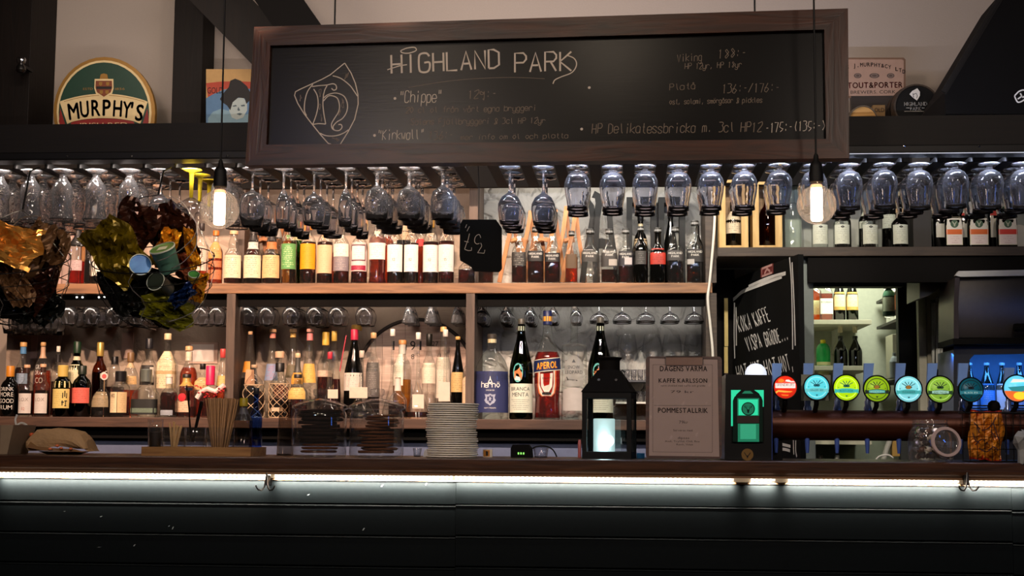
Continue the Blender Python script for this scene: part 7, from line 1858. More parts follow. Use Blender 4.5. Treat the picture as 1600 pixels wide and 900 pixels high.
z1 = kshelf(499.5, 'upper white kitchen shelf with bourbon and sparkling bottles')
z2 = kshelf(571.5, 'middle white kitchen shelf with a green juice bottle')
z3 = kshelf(687.5, 'lower white kitchen shelf seen under the beer font')
def KB(desc, x, top, w, prof, zsh, bpx, **k):
    ROWS['K'] = (zsh, KY-.012, bpx); g_ = k.pop('g', 'clear'); return B(desc, 'K', x, top, w, prof, g_, Y=KY+k.pop('dy', 0), **k)
KB('square bourbon bottle with white label and red seal on the upper kitchen shelf', 1291, 430, 20, 'jag', z1, 499, liq='amber', fill=.6, cap='1a1614', lab=[(491, 467, 'dcdccc', .85, 0, .3)], txt=[('BOURBON', 474, 3, '3a4a3a', 14)], sy=.7)
KB('amber bourbon bottle with cream label at the jamb end of the kitchen shelf', 1274, 432, 20, 'jag', z1, 499, liq='orange', fill=.7, cap='1a1614', lab=[(492, 470, 'd0cc98', .85, 0, .3)], sy=.7, dy=.09)
for x, d in ((1311.5, 'first'), (1331.5, 'second')):
    KB(d + ' dark bottle with tall gold and cream label on the upper kitchen shelf', x, 426, 19, 'wine', z1, 499, g='black' if x < 1320 else 'dkgreen', cap='b0a060', lab=[(485, 457, 'c89c50', 1.2, 0, .1), (480, 461, 'dccaa0', 1.0, 0, .35)])
GLS['lime'] = plain('green_plastic_bottle', '1a9a4a', .25)
KB('green plastic juice bottle with yellow cap and pale label', 1286.5, 531, 22, 'pet', z2, 571.5, g='lime', cap='d8c020', caph=6, capw=8, lab=[(571, 566, 'd8d4a0', 1.25, 0, .1), (592, 566, 'd8d49a', 1.2, 0, .4, 'c05030')])
for x, d in ((1314, 'first'), (1337, 'second')):
    o, pr, R, H, zpx, s = KB(d + ' dark cream liqueur bottle on the middle kitchen shelf', x, 525, 21, 'wine', z2, 591, g='black', cap='17120f')
    wrap_poly([(a*8*s, .245+b*.03) for a, b in ((-1, -.6), (1, -.6), (.8, .3), (0, .6), (-.8, .3))], pr, R, H, plain('liqueur_gold', 'b8742c', .5), o, 'shield_print'); wrap_poly([(a*5*s, .20+b*.02) for a, b in ((-1, -1), (1, -1), (1, 1), (0, 1.3), (-1, 1))], pr, R, H, plain('liqueur_cream', 'd0c0a0', .5), o, 'scene_print')
for x, tp, d in ((1282, 716, 'small dark jar'), (1308, 708, 'small white pot')):
    p_ = P(x, 718, KY); zz_ = P(x, 722, KY).z
    t = thing('small_jar', (p_.x, KY, zz_-.05), d + ' on the kitchen worktop under the beer font', 'jar')
    shade_auto(G().lathe([(0, 0), (.014, 0), (.016, .02), (.016, .06), (.011, .07), (.012, .085), (0, .087)], 16).build('jar_body', plain('jar_'+d[6:11].strip(), '3a2a22' if 'dark' in d else 'd8d4c8', .4), t))
tag(G().box((xa-.05, 7.55, P(1300, 722, KY).z-.09), (xb+.4, 8.2499, P(1300, 722, KY).z-.051)).build('kitchen_worktop', M_STEEL), 'steel kitchen worktop seen through the hatch', 'worktop')
# side rack with white bins and jars, receding along the hatch side
sr = thing('side_rack', P(1408, 500, 7.45), 'dark side rack of the kitchen hatch receding towards the back', 'rack', world=True)
xw = P(1412, 500, 7.42).x
zA = P(1406, 494, 7.45).z; 
for z_ in (zA, zA+.14, P(1400, 590, 7.45).z):
    G().box((xw-.002, 7.40, z_-.014), (xw+.14, 8.20, z_)).build('rack_shelf', plain('rack_dark', '2e2a26', .6), sr)
for k, (Y_, zz_, sc_) in enumerate(((7.62, zA, 1), (7.85, zA, 1), (7.62, zA+.14, .8), (7.85, zA+.14, .8))):
    t = thing('handled_bin', (xw+.03, Y_, zz_+.0003), '%s white bin with wire handle on the %s side rack shelf' % (('near', 'far')[k % 2], ('lower', 'upper')[k//2]), 'bin', 'white bins on the side rack')
    G().box((-.025, -.09, 0), (.10, .09, .085), .003).build('bin_body', M_WHITEPLASTIC, t)
    G().tube([(-.026, -.03, .02), (-.05, -.03, .022), (-.052, -.03, .07), (-.026, -.03, .072)], .004, 6).build('bin_handle', M_WHITEPLASTIC, t)
GLS['cyan'] = plain('green_jar_body', '2a4a3c', .3)
ROWS['K'] = (zA, 7.4, 494)
B('dark jar with green and white label near the front of the side rack', 'K', 1389, 446, 20, 'pet', 'cyan', None, 0, '1a1c1c', 5, Y=7.46, lab=[(487, 456, 'd4dcc8', 1.2, 0, .3), (463, 455, '5a9a78', 1.2, 0, .2)], capw=16)
B('orange and red sauce bottle at the front edge of the side rack', 'K', 1403, 446, 10, 'pet', 'brown', None, 0, 'd8a020', 7, Y=7.42, lab=[(484, 452, 'd87038', 1.3, 0, .4, 'a02818')])
tbox('white_canister', 1395, 522, 1411, 590, 7.56, .2, M_CREAM, 'cream lidded canister beside the striped bottle in the hatch', 'canister')
tag(G().lathe([(0, 0), (.022, 0), (.024, .08), (.016, .10), (.009, .11), (.009, .125), (0, .126)], 16, (P(1388, 575, 7.5).x+.03, 7.5, P(1400, 590, 7.45).z+.0003)).build('striped_bottle', label_mat('a8b0b8', '20283a', 7, 1.0)), 'grey bottle with dark stripes beside the cream canister', 'bottle')
# posts, towels, corner
tbox('door_frame', 1405, 442, 1438, 721, 7.18, .06, plain('dark_frame_paint', '2d302e', .7), 'dark frame post of the kitchen hatch', 'post', z0=.003)
tbox('frame_edge', 1437, 460, 1450, 721, 7.0, .05, M_CREAM, 'narrow cream post beside the hanging towels', 'post', z0=.003)
tbox('frame_edge', 1450, 460, 1456, 721, 6.98, .05, plain('beige_paint', '9a927e', .7), 'narrow beige strip beside the cream post', 'post', z0=.003)
tbox('wall_panel', 1456, 468, 1496, 721, 7.2, .03, plain('panel_grey', '6e6a5e', .8), 'grey wall panel behind the hanging towels', 'panel', z0=.003)
th_ = thing('hanging_towels', P(1466, 472, 6.95), 'pair of white towels hanging from a chrome hook beside the cream post', 'towel', world=True)
G().tube(catmull([P(1463, 472, 6.99), P(1464, 466, 6.96), P(1469, 465, 6.94), P(1472, 471, 6.93)], 4), .005, 6).build('hook', M_CHROME, th_, True)
for k, (xs_, y0, y1) in enumerate((((1455, 1462, 1460, 1456), 473, 574), ((1461, 1475, 1472, 1463), 472, 577))):
    vs = []; fs = []
    for j in range(9):
        f = j/8
        for i in range(9):
            u_ = i/8; px = (xs_[0]+(xs_[1]-xs_[0])*u_)*(1-f)+(xs_[3]+(xs_[2]-xs_[3])*u_)*f
            p_ = P(px, y0+(y1-y0)*f, 6.95-.012*k); vs.append((p_.x, p_.y+.010*sin(u_*9+k)*(.4+.6*f), p_.z))
    for j in range(8):
        for i in range(8): a_ = j*9+i; fs.append([a_, a_+1, a_+10, a_+9])
    o = mesh('towel', vs, fs, plain('towel_white', 'dcdcd4', .9), th_, True); md = o.modifiers.new('thick', 'SOLIDIFY'); md.thickness = .004
hd_ = thing('hood', P(1437, 440, 6.6), 'grey metal soffit corner above the coffee machine', 'hood', world=True)
hf = upright(6.6, 1460, 440)
G().prism(hf.pixs([(1437, 466), (1437, 424), (1442, 422), (1600, 421), (1600, 426), (1494, 430), (1453, 461)]), hf, -.3, 0).build('hood_sheet', plain('hood_grey', '8a8684', .5, .2), hd_)
# coffee machine / under-shelf unit
cm = thing('coffee_machine', P(1495, 529, 6.3), 'dark steel coffee machine with a bright chrome top edge', 'coffee machine', world=True)
mf = upright(6.3, 1540, 480)
x0 = mf.pix(1497, 480)[0]; x1 = mf.pix(1660, 480)[0]; zt_ = mf.pix(1540, 432)[1]; zb_ = mf.pix(1540, 527)[1]
n = 14; prof = []
for i in range(n+1):
    a_ = -.95+1.9*i/n; prof.append((6.3+.05*(1-cos(a_)), (zt_+zb_)/2+(zt_-zb_)/2*sin(a_)/sin(.95)+mf.o.z))
g = G(); m_ = len(prof)
pr3 = prof+[(6.6, prof[-1][1]), (6.6, prof[0][1])]
g.add([(mf.o.x+x0, y, z) for y, z in pr3]+[(mf.o.x+x1, y, z) for y, z in pr3], [list(range(len(pr3))), list(range(len(pr3), 2*len(pr3)))[::-1]]+[[i, len(pr3)+i, len(pr3)+(i+1) % len(pr3), (i+1) % len(pr3)] for i in range(len(pr3))])
shade_auto(g.build('machine_body', plain('dark_mirror_steel', '6e6864', .36, .8), cm))
G().prism(mf.pixs([(1492, 431), (1497, 424), (1660, 421), (1660, 430), (1500, 433)]), mf, -.02, .012).build('top_edge', plain('machine_edge_shine', 'c8c8c2', .4, .2), cm)  # bright reflection on the chrome edge put into a pale colour
G().prism(mf.pixs([(1490, 530), (1490, 470), (1492, 434), (1499, 434), (1497, 480), (1498, 530)]), mf, -.3, .004).build('side_cheek', plain('cheek_brown', '3a302c', .4, .4), cm)
G().prism(mf.pixs([(1489, 538), (1489, 529), (1660, 527), (1660, 537)]), mf, -.3, .006).build('lower_edge', M_SOFTBLACK, cm)
g = G().lathe([(.0, -.03), (.016, -.03), (.018, -.02), (.018, .02), (.014, .03), (0, .03)], 16)
kc = P(1596, 512, 6.26)
shade_auto(g.build('handle', M_SOFTBLACK, cm, mw=Matrix.Translation(kc) @ Matrix.Rotation(pi/2, 4, 'Y')))
# bottle fridge
fg = thing('bottle_fridge', P(1540, 640, 6.35), 'small black bottle fridge glowing blue inside', 'fridge', world=True)
ff = upright(6.35, 1540, 590)
outer = ff.pixs([(1490, 720), (1670, 720), (1670, 539), (1490, 539)]); inner = ff.pixs([(1515, 690), (1660, 690), (1660, 552), (1522, 554), (1515, 562)])
g = G(); 
o4 = outer; i5 = inner
base = [ff.pt(*q, 0) for q in o4]+[ff.pt(*q, 0) for q in i5]+[ff.pt(*q, -.03) for q in i5]
g.add(base, [(0, 1, 5, 4), (1, 2, 6, 5), (2, 3, 7, 6), (3, 8, 7), (3, 0, 4, 8)]+[(4+i, 4+(i+1) % 5, 9+(i+1) % 5, 9+i) for i in range(5)])
g.build('door_frame', plain('fridge_black', '16181c', .4), fg)
ux0, uz0 = ff.pix(1500, 700); ux1, uz1 = ff.pix(1670, 545)
M_FIN = plain('fridge_liner', '8a96b0', .5)
ox, oz = ff.o.x, ff.o.z
G().add([(ox+ux0, 6.38, oz+uz0), (ox+ux1, 6.38, oz+uz0), (ox+ux1, 6.75, oz+uz0), (ox+ux0, 6.75, oz+uz0), (ox+ux0, 6.38, oz+uz1), (ox+ux1, 6.38, oz+uz1), (ox+ux1, 6.75, oz+uz1), (ox+ux0, 6.75, oz+uz1)],
        [(0, 1, 2, 3), (4, 7, 6, 5), (3, 2, 6, 7), (0, 3, 7, 4), (1, 5, 6, 2)]).build('liner', M_FIN, fg)
zfl = P(1550, 643, 6.45).z
G().box((ox+ux0+.003, 6.385, zfl-.006), (ox+ux1-.003, 6.74, zfl)).build('wire_shelf', M_CHROME, fg)
G().box((ox+ux0+.01, 6.39, oz+uz1-.012), (ox+ux1-.01, 6.41, oz+uz1-.004)).build('light_bar', plain('blue_light_bar', '60c0ff', .4, emit=5, ecol=(.10, .42, 1.0)), fg)
fl = bpy.data.lights.new('fridge_light', 'AREA'); fl.energy = 1.7; fl.color = (.06, .30, 1.0); fl.shape = 'RECTANGLE'; fl.size = .5; fl.size_y = .05
flo = bpy.data.objects.new('fridge_light', fl); flo.location = (ox+(ux0+ux1)/2, 6.44, oz+uz1-.02); flo.rotation_euler = (radians(15), 0, 0); COL.objects.link(flo)
GLS['steelblue'] = glass('beer_bottle_glass', (.45, .40, .30), (.4, .4, .4), refl=.4, base=.08)
for k, (x, w_, lc, d) in enumerate(((1516, 21, 'a8c8e8', 'pale labelled beer bottle at the hinge end of the blue fridge'), (1543, 23, '3a8ad8', 'beer bottle with bright blue label in the blue fridge'), (1567, 20, 'c8d4e0', 'white labelled beer bottle in the blue fridge'), (1594, 24, '7a98c8', 'last beer bottle in the blue fridge'))):
    ROWS['F'] = (zfl, 6.5, 643)
    o, pr, R, H, zpx, s = B(d, 'F', x, 567, w_, 'cone' if False else 'wine', 'steelblue', 'gold', .55, 'b0b4b8', 4, Y=6.50, lab=[(640, 600, lc, 1.3, 0, .15, 'e8eef4')], capw=9)
# small dark tap drip tray and grill parts by the fridge
bt2 = thing('black_lever', P(1552, 634, 5.6), 'small black lever cap beside the dark petrol tap', 'lever')
p_ = P(1553, 634, 5.1); bt2.location = p_
shade_auto(G().lathe([(0, -.018), (.018, -.016), (.022, -.004), (.018, .010), (.008, .018), (0, .018)], 18).build('lever_cap', M_SOFTBLACK, bt2))
G().tube([(0, .01, -.012), (0, .02, c0.z+rF-p_.z+.004)], .006, 8).build('lever_stem', M_METALBLACK, bt2)
gt = thing('chrome_grid', P(1530, 641, 5.16), 'short chrome grid lit blue on top of the copper bar', 'grid', world=True)
for k in range(3):
    a_, b_ = P(1517, 634+k*4, 5.16+.0*k), P(1548, 634+k*4, 5.16); G().tube([a_, b_], .0028, 6).build('rod', M_CHROME, gt)
    a_, b_ = P(1572, 634+k*4, 5.16), P(1605, 634+k*4, 5.16); G().tube([a_, b_], .0028, 6).build('rod', M_CHROME, gt)
G().tube([P(1517, 633, 5.16), P(1517, 646, 5.14)], .003, 6).build('rod', M_CHROME, gt); G().tube([P(1548, 633, 5.16), P(1548, 646, 5.14)], .003, 6).build('rod', M_CHROME, gt); G().tube([P(1572, 633, 5.16), P(1572, 646, 5.14)], .003, 6).build('rod', M_CHROME, gt)
# carafe-like pale tube and yellow block under the font
pv = thing('grey_hose', P(1380, 720, 6.9), 'pale grey hose and loop behind the beer font', 'hose', world=True)
G().tube([Vector((P(1376, 722, 6.84).x, 6.84, .001)), P(1379, 722, 6.85), P(1386, 700, 6.88), P(1392, 684, 6.9), P(1394, 672, 6.92)], .013, 8).build('hose', plain('hose_grey', 'a8a89c', .6), pv, True)
G().tube(catmull([P(1366, 722, 6.8), P(1374, 713, 6.8), P(1388, 711, 6.8), P(1396, 716, 6.8)], 4), .004, 6).build('wire_loop', M_WHITEPLASTIC, pv, True)
tbox('yellow_block', 1394, 689, 1406, 713, 6.9, .05, plain('block_yellow', 'a8843c', .6), 'yellow wooden block below the beer font', 'block')
# ------------------------------------------------------------------ signs above the beam
CTOP = 2.6003
def ell(fr, cx, cy, rx, ry, a0=0, a1=360, n=40):
    return [fr.pix(cx+rx*cos(radians(a0+(a1-a0)*i/n)), cy-ry*sin(radians(a0+(a1-a0)*i/n))) for i in range(n if a1-a0 == 360 else n+1)]
mf_ = upright(6.95, 163, 170)
ms = thing('oval_sign', P(163, 170, 6.95), 'round green cream and red beer sign with gold rim standing above the beam', 'sign', world=True)
cx, cy = 163, 176
p_gold, p_cream, p_green, p_red = plain('sign_gold', '9a7232', .45, .3), plain('sign_cream', 'e0c894', .6), plain('sign_green', '123a2a', .5), plain('sign_red', '8a1c18', .5)
bd_ = G().prism(ell(mf_, cx, cy, 79.5, 87), mf_, -.03, 0).build('rim', p_gold, ms)
G().prism(ell(mf_, cx, cy, 74, 81.5), mf_, .0002, .004).build('cream_ring', p_cream, ms)
fc = G().prism(ell(mf_, cx, cy, 70.5, 78), mf_, .0042, .006).build('green_field', p_green, ms)
bow = lambda y, k: [(cx+dx, y+k*(dx/70)**2) for dx in range(-74, 75, 6)]
up_, dn = bow(147, 12.5), bow(185, 11)
pan = [(max(cx-68.5, min(cx+68.5, a)), b) for a, b in up_]+[(cx+57, 194), (cx+50, 191)]+[(a, b) for a, b in dn[::-1] if abs(a-cx) < 50]+[(cx-50, 191), (cx-57, 194)]
G().prism(mf_.pixs(pan)[::-1], mf_, .006, .008).build('name_panel', p_cream, ms)
g = G(); g.ribbon(mf_.pixs([(a, b+2.6) for a, b in up_ if abs(a-cx) < 67]), .8*mf_.scale(163, 150), mf_, .0086); g.build('gold_line', p_gold, ms)
rd = [(a, b) for a, b in bow(185.5, 11) if abs(a-cx) < 52]+[(cx+64, 216), (cx, 250), (cx-64, 216)]
G().prism(mf_.pixs(rd)[::-1], mf_, .006, .0078).build('red_field', p_red, ms)
for sg_ in (-1, 1): G().prism(mf_.pixs([(cx+sg_*68, 170), (cx+sg_*60, 196), (cx+sg_*66, 205), (cx+sg_*70, 190)][::sg_*-1]), mf_, .006, .0078).build('red_corner', p_red, ms)
# the name, letters bowed and growing like the sign's
word_ = 'MURPHY\'S'; xs_ = [109, 127, 144, 161, 177, 191, 203, 211]; ws = [17, 14, 14, 13, 14, 14, 4, 12]
mi = plain('sign_ink', '1a1210', .6)
for ch, x_, w_ in zip(word_, xs_, ws):
    gv, gf, gw = glyph(ch, True); sc = mf_.scale(163, 170); base_y = 181+8.5*((x_+w_/2-cx)/56)**2; hh = (26 if ch not in "'" else 26)
    rot = -.16*((x_+w_/2-cx)/56)
    out = []
    for a, b in gv:
        lx = (a/max(gw, .05)-.5)*w_; ly = b/.73*hh
        px_ = x_+w_/2+lx*cos(rot)-ly*sin(rot)*-1*0 + ly*sin(-rot)*-1*0 + ly*(-sin(rot))*-.0
        px_ = x_+w_/2+lx+ly*(-rot)*1.0; py_ = base_y-ly+lx*rot*-1.0
        out.append(mf_.pt(*mf_.pix(px_, py_), .0088))
    mesh('lettering', out, gf, mi, ms)
print_on(mf_, 'ESTD', 138, 141, 3.6, p_gold, fc, .0066, 15); print_on(mf_, '1856', 188, 141, 3.6, p_gold, fc, .0066, 15)
print_on(mf_, 'IRISH RED', 163, 198, 6, p_cream, ms, .0086, 74)
sh = [(151, 127), (176, 127), (176.5, 138), (174, 145), (163.5, 152), (153, 145), (150.5, 138)]
G().prism(mf_.pixs([(149, 124), (178, 124), (178.5, 139), (176, 147), (163.5, 154.5), (151, 147), (148.5, 139)])[::-1], mf_, .008, .010).build('crest_border', p_cream, ms)
G().prism(mf_.pixs(sh)[::-1], mf_, .010, .0115).build('crest', plain('crest_brown', '7a3a1c', .5), ms)
G().prism(mf_.pixs([(152, 136), (175.5, 136), (175.5, 140), (152, 140)])[::-1], mf_, .0115, .0122).build('crest_bar', mi, ms)
for a, b in ((156, 129), (167, 129), (157, 142), (166, 142)): G().prism(mf_.pixs([(a, b), (a+5, b), (a+5, b+4.5), (a+2.5, b+6), (a, b+4.5)])[::-1], mf_, .0115, .0122).build('crest_mark', p_gold, ms)
G().prism(mf_.pixs([(157, 124), (158.5, 117), (163.5, 115.5), (168.5, 117), (170, 124)])[::-1], mf_, .008, .0105).build('crest_tower', p_gold, ms)
a = mf_.pix(163, 255); G().box((mf_.o.x+a[0]-.1, 6.95, CTOP), (mf_.o.x+a[0]+.1, 7.0, CTOP+.02)).build('stand', M_DARK, ms)
# poster with a woman
pf = upright(6.97, 358, 150)
po = thing('poster', P(358, 150, 6.97), 'beer poster with a dark haired woman on blue between the posts', 'poster', world=True)
Lq = lambda l: pf.pixs([(0+a/4, b/4) for a, b in l])[::-1]
G().prism(pf.pixs([(322, 205), (432, 205), (432, 108), (322, 108)]), pf, -.006, 0).build('poster_sheet', plain('poster_tan', 'b8925c', .7), po)
G().ngon(Lq([(1288, 520), (1380, 510), (1480, 508), (1600, 512), (1700, 530), (1700, 640), (1580, 560), (1480, 545), (1390, 560), (1300, 610)]), pf, .0006).build('red_arc', plain('poster_red', 'a8402c', .7), po)
G().ngon(Lq([(1288, 615), (1330, 590), (1400, 560), (1480, 548), (1570, 556), (1700, 640), (1700, 830), (1288, 830)]), pf, .0008).build('blue_field', plain('poster_blue', '55789a', .7), po)
print_on(pf, 'GOLD', 336, 146, 10, M_INK, po, .0012, 24)
G().ngon(Lq([(1300, 830), (1300, 740), (1330, 700), (1380, 680), (1420, 690), (1520, 720), (1600, 700), (1700, 740), (1700, 830)]), pf, .0010).build('dress', plain('poster_dress', '7a9aa8', .7), po)
G().ngon(Lq([(1432, 690), (1440, 640), (1470, 615), (1520, 610), (1545, 640), (1545, 690), (1520, 735), (1480, 748), (1450, 735)]), pf, .0016).build('face', plain('poster_skin', 'a8b4b0', .7), po)
G().ngon(Lq([(1375, 620), (1400, 580), (1430, 545), (1440, 505), (1470, 492), (1505, 505), (1545, 540), (1565, 580), (1560, 630), (1540, 650), (1530, 615), (1490, 610), (1455, 640), (1440, 690), (1420, 660), (1390, 640)]), pf, .0020).build('hair', plain('poster_hair', '1a1818', .7), po)
for l in ([(1452, 662), (1475, 656), (1482, 664), (1460, 668)], [(1505, 658), (1530, 654), (1532, 664), (1510, 666)], [(1490, 668), (1502, 690), (1492, 694), (1484, 688)], [(1478, 712), (1500, 706), (1516, 712), (1500, 722)]):
    G().ngon(Lq(l), pf, .0022).build('face_mark', plain('poster_shadow', '4a5a60', .7), po)
a = pf.pix(372, 250); G().box((pf.o.x+a[0]-.12, 6.965, CTOP), (pf.o.x+a[0]+.12, 7.0, pf.o.z+pf.pix(350, 204)[1])).build('stand', M_DARK, po)
# enamel plate, barrel heads
ef = upright(6.98, 1370, 130)
en = thing('enamel_plate', P(1370, 130, 6.98), 'cream enamel brewery plate with red and black lettering above the beam', 'sign', world=True)
M_ENCR = plain('enamel_cream', 'b08f7c', .45)
G().prism(ef.pixs([(1306, 153), (1413, 153), (1415, 150), (1415, 93), (1412, 90), (1306, 90)]), ef, -.006, 0).build('plate_sheet', plain('enamel_rim', '7a5a44', .45), en)
ep = G().prism(ef.pixs([(1306, 150), (1411, 150), (1412, 147), (1412, 95), (1409, 93), (1306, 93)]), ef, .0002, .003).build('plate_face', M_ENCR, en)
for i, ch in enumerate('JAMES J.MURPHY&CY LTD'):
    if ch == ' ': continue
    t_ = (i-10)/10; x_ = 1357+t_*55; y_ = 104+11*t_*t_
    print_on(ef, ch, x_, y_, 6.5, M_INK, ep, .0036, 2.2 if ch in 'J.' else 4.4, bold=1)
print_on(ef, 'STOUT&PORTER', 1364, 137.5, 9.5, plain('enamel_red', '7a1a18', .5), ep, .0036, 92, bold=1)
print_on(ef, 'BREWERS. CORK', 1364, 146.5, 5.5, M_INK, ep, .0036, 70)
for x_, w_ in ((1340, 6), (1366, 8), (1391.5, 6)):
    G().ngon(ell(ef, x_, 118.5, w_, 4, n=14)[::-1], ef, .0034).build('medal_print', plain('medal_grey', '5a4840', .6), ep)
    g = G(); g.ribbon(ell(ef, x_, 118.5, w_*.6, 2.4, n=12), .6*ef.scale(1360, 118), ef, .0038, closed=True); g.build('medal_ring', plain('medal_pale', 'a08a7c', .6), ep)
a = ef.pix(1370, 158); G().box((ef.o.x+a[0]-.12, 6.975, CTOP), (ef.o.x+a[0]+.12, 7.02, ef.o.z+ef.pix(1370, 150)[1])).build('stand', M_DARK, en)
def barrel(px, py, r, Y, lab, mhead, mside, mark=None, depth=.3):
    c = P(px, py, Y); s = S(px, Y); R = r*s
    t = thing('small_barrel', (c.x, Y, c.z), lab, 'barrel', world=True)
    MX = Matrix.Translation((c.x, Y, c.z)) @ Matrix.Rotation(pi/2, 4, 'X')
    shade_auto(G().lathe([(R*.98, -depth), (R*1.06, -depth*.7), (R*1.1, -depth*.45), (R*1.06, -depth*.15), (R, 0), (R*.93, 0), (R*.92, -.010)], 36, caps=False).build('staves', mside, t, mw=MX), 40)
    G().lathe([(0, -.006), (R*.925, -.008)], 36, caps=False).build('head', mhead, t, mw=MX)
    for z_ in (-depth*.22, -depth*.7): G().lathe([(R*1.075, z_-.01), (R*1.085, z_), (R*1.075, z_+.01)], 36, caps=False).build('hoop', M_METALBLACK, t, mw=MX)
    return t, R, s
hb, R, s = barrel(1433, 166, 36, 6.78, 'small black barrel head with white crest standing above the beam', M_BLACK, wood('barrel_dark', '2a2018', '4a3a2a', .6))
hf_ = upright(6.775, 1433, 166)
q4 = lambda l: hf_.pixs([(1200+a/4, b/4) for a, b in l])
G().prism(q4([(883, 590), (900, 570), (932, 553), (948, 575), (948, 600), (930, 630), (905, 612)])[::-1], hf_, .004, .0048).build('crest_mark', M_WHITEINK, hb)
g = G(); g.ribbon(q4([(905, 585), (908, 612)]), .9*s, hf_, .0054); g.ribbon(q4([(908, 592), (925, 584), (932, 600), (928, 615)]), .9*s, hf_, .0054); g.build('crest_letter', M_BLACK, hb)
print_on(hf_, 'HIGHLAND', 1430.5, 165.5, 6.2, M_WHITEINK, hb, .0048, 36, bold=1); print_on(hf_, 'PARK', 1430.5, 172.5, 5.4, M_WHITEINK, hb, .0048, 17, bold=1)
g = G(); g.ribbon(q4([(862, 676), (884, 676)]), .5*s, hf_, .0048); g.ribbon(q4([(960, 676), (978, 676)]), .5*s, hf_, .0048); g.ribbon(q4([(852, 697), (988, 697)]), .5*s, hf_, .0048); g.build('rule_print', M_WHITEINK, hb)
barrel(1349, 186, 22, 6.70, 'small pale wooden barrel head low beside the chalk sign', wood('barrel_pale', 'b08040', 'd8a860', .6), wood('barrel_grey', '4a4034', '6a5c48', .6), depth=.2)
a_, b_ = pb(1364, 164, 1383, 186, 6.85, .05)
tb_ = tag(G().box((a_[0], a_[1], CTOP), b_, .001).build('gold_box', plain('old_gold_card', '8a6a3c', .6)), 'small old gold box between the two barrels', 'box')
print_on(upright(6.849, 1374, 172), 'OLD', 1374, 175, 7, M_INK, tb_, .0004, 15)
# barrel lid against the back wall
bl = thing('barrel_lid', P(650, 590, 6.90), 'old round barrel lid with stencilled number leaning behind the flasks', 'barrel lid', world=True)
bf = upright(6.915, 650, 590)
Rl = 96*S(650, 6.915)
ctr = P(650, 592, 6.915)
MXl = Matrix.Translation(ctr) @ Matrix.Rotation(pi/2, 4, 'X')
low_z = ZL - ctr.z
def half(pts): return pts
seg = []
for i in range(48):
    a = 2*pi*i/48; x_, z_ = Rl*cos(a), max(Rl*sin(a), low_z+.001); seg.append((x_, z_))
M_LID = wood('lid_wood', 'b4988a', 'dcc4b4', .8, scale=3, stretch=(1, 1, 14), bump=.5)
nb = 5
for k in range(nb):
    xa_, xb_ = -Rl*.93+2*Rl*.93*k/nb+.0008, -Rl*.93+2*Rl*.93*(k+1)/nb-.0008
    top = []; n_ = 8
    for i in range(n_+1):
        x_ = xb_+(xa_-xb_)*i/n_; top.append((x_, sqrt(max((Rl*.93)**2-x_*x_, 1e-5))))
    poly = [(xa_, max(low_z+.002, -sqrt(max((Rl*.93)**2-xa_**2, 0)))), (xb_, max(low_z+.002, -sqrt(max((Rl*.93)**2-xb_**2, 0))))]+top
    fl_ = Frame(ctr, (1, 0, 0), (0, 0, 1)); G().prism(poly, fl_, -.012, .0+.0006*(k % 2)).build('lid_plank', M_LID, bl)
g = G(); pts = [(Rl*.965*cos(a), Rl*.965*sin(a)) for a in [asin_*pi/180 for asin_ in range(-32, 213, 5)] if Rl*.965*sin(a) > low_z+.01]
g.tube([fl_.pt(a, b, .003) for a, b in pts], .0085, 8); g.build('iron_rim', plain('rusty_iron', '2a201c', .7), bl, True)
for ch, x_ in (('1', 615), ('1', 634), ('9', 645), ('1', 657)):
    print_on(fl_, ch, x_, 547, 15, M_INK, bl, .0014, 3 if ch == '1' else 8)
for ch, x_, y_ in (('27', 680, 541), ('8', 645, 561), ('L', 690, 560)): print_on(fl_, ch, x_, y_, 8, M_INK, bl, .0014, 5*len(ch))
# paper notes on the wall
for px0, py0, px1, py1, d, c in ((295, 535, 340, 568, 'pale framed note with faint writing behind the amber bourbon bottle', 'd8c0b0'), (190, 520, 208, 560, 'torn strip of pale paper on the stone wall', 'b09a8c'), (48, 523, 58, 560, 'pale paper strip near the end of the lower shelf', '9a8678')):
    a_, b_ = pb(px0, py0, px1, py1, 6.944, .005)
    t = tag(G().box(a_, b_).build('wall_note', plain('note_rim_'+c, 'c8a898', .7)), d, 'note')
    if px1-px0 > 30:
        a_, b_ = pb(px0+3, py0+3, px1-6, py1-3, 6.9425, .0014); G().box(a_, b_).build('note_sheet', plain('note_'+c, 'efe2d8', .7, bump=.5, scale=30), t)
# cartons on the upper shelf behind the baskets
for px0, px1, py0, d, c in ((86, 126, 326, 'pale pink carton behind the cork topped clear bottle', 'c8a8a0'), (128, 166, 320, 'orange carton behind the red capped bottle', 'c07a38'), (178, 212, 305, 'pale carton high behind the hanging beer glasses', 'b89880'), (24, 84, 326, 'dark red carton behind the first snack basket', '4a2422')):
    a_, b_ = pb(px0, py0, px1, 441, 6.83, .10)
    tag(G().box((a_[0], a_[1], ZU+.0003), b_, .001).build('carton', plain('carton_'+c, c, .7)), d, 'carton')

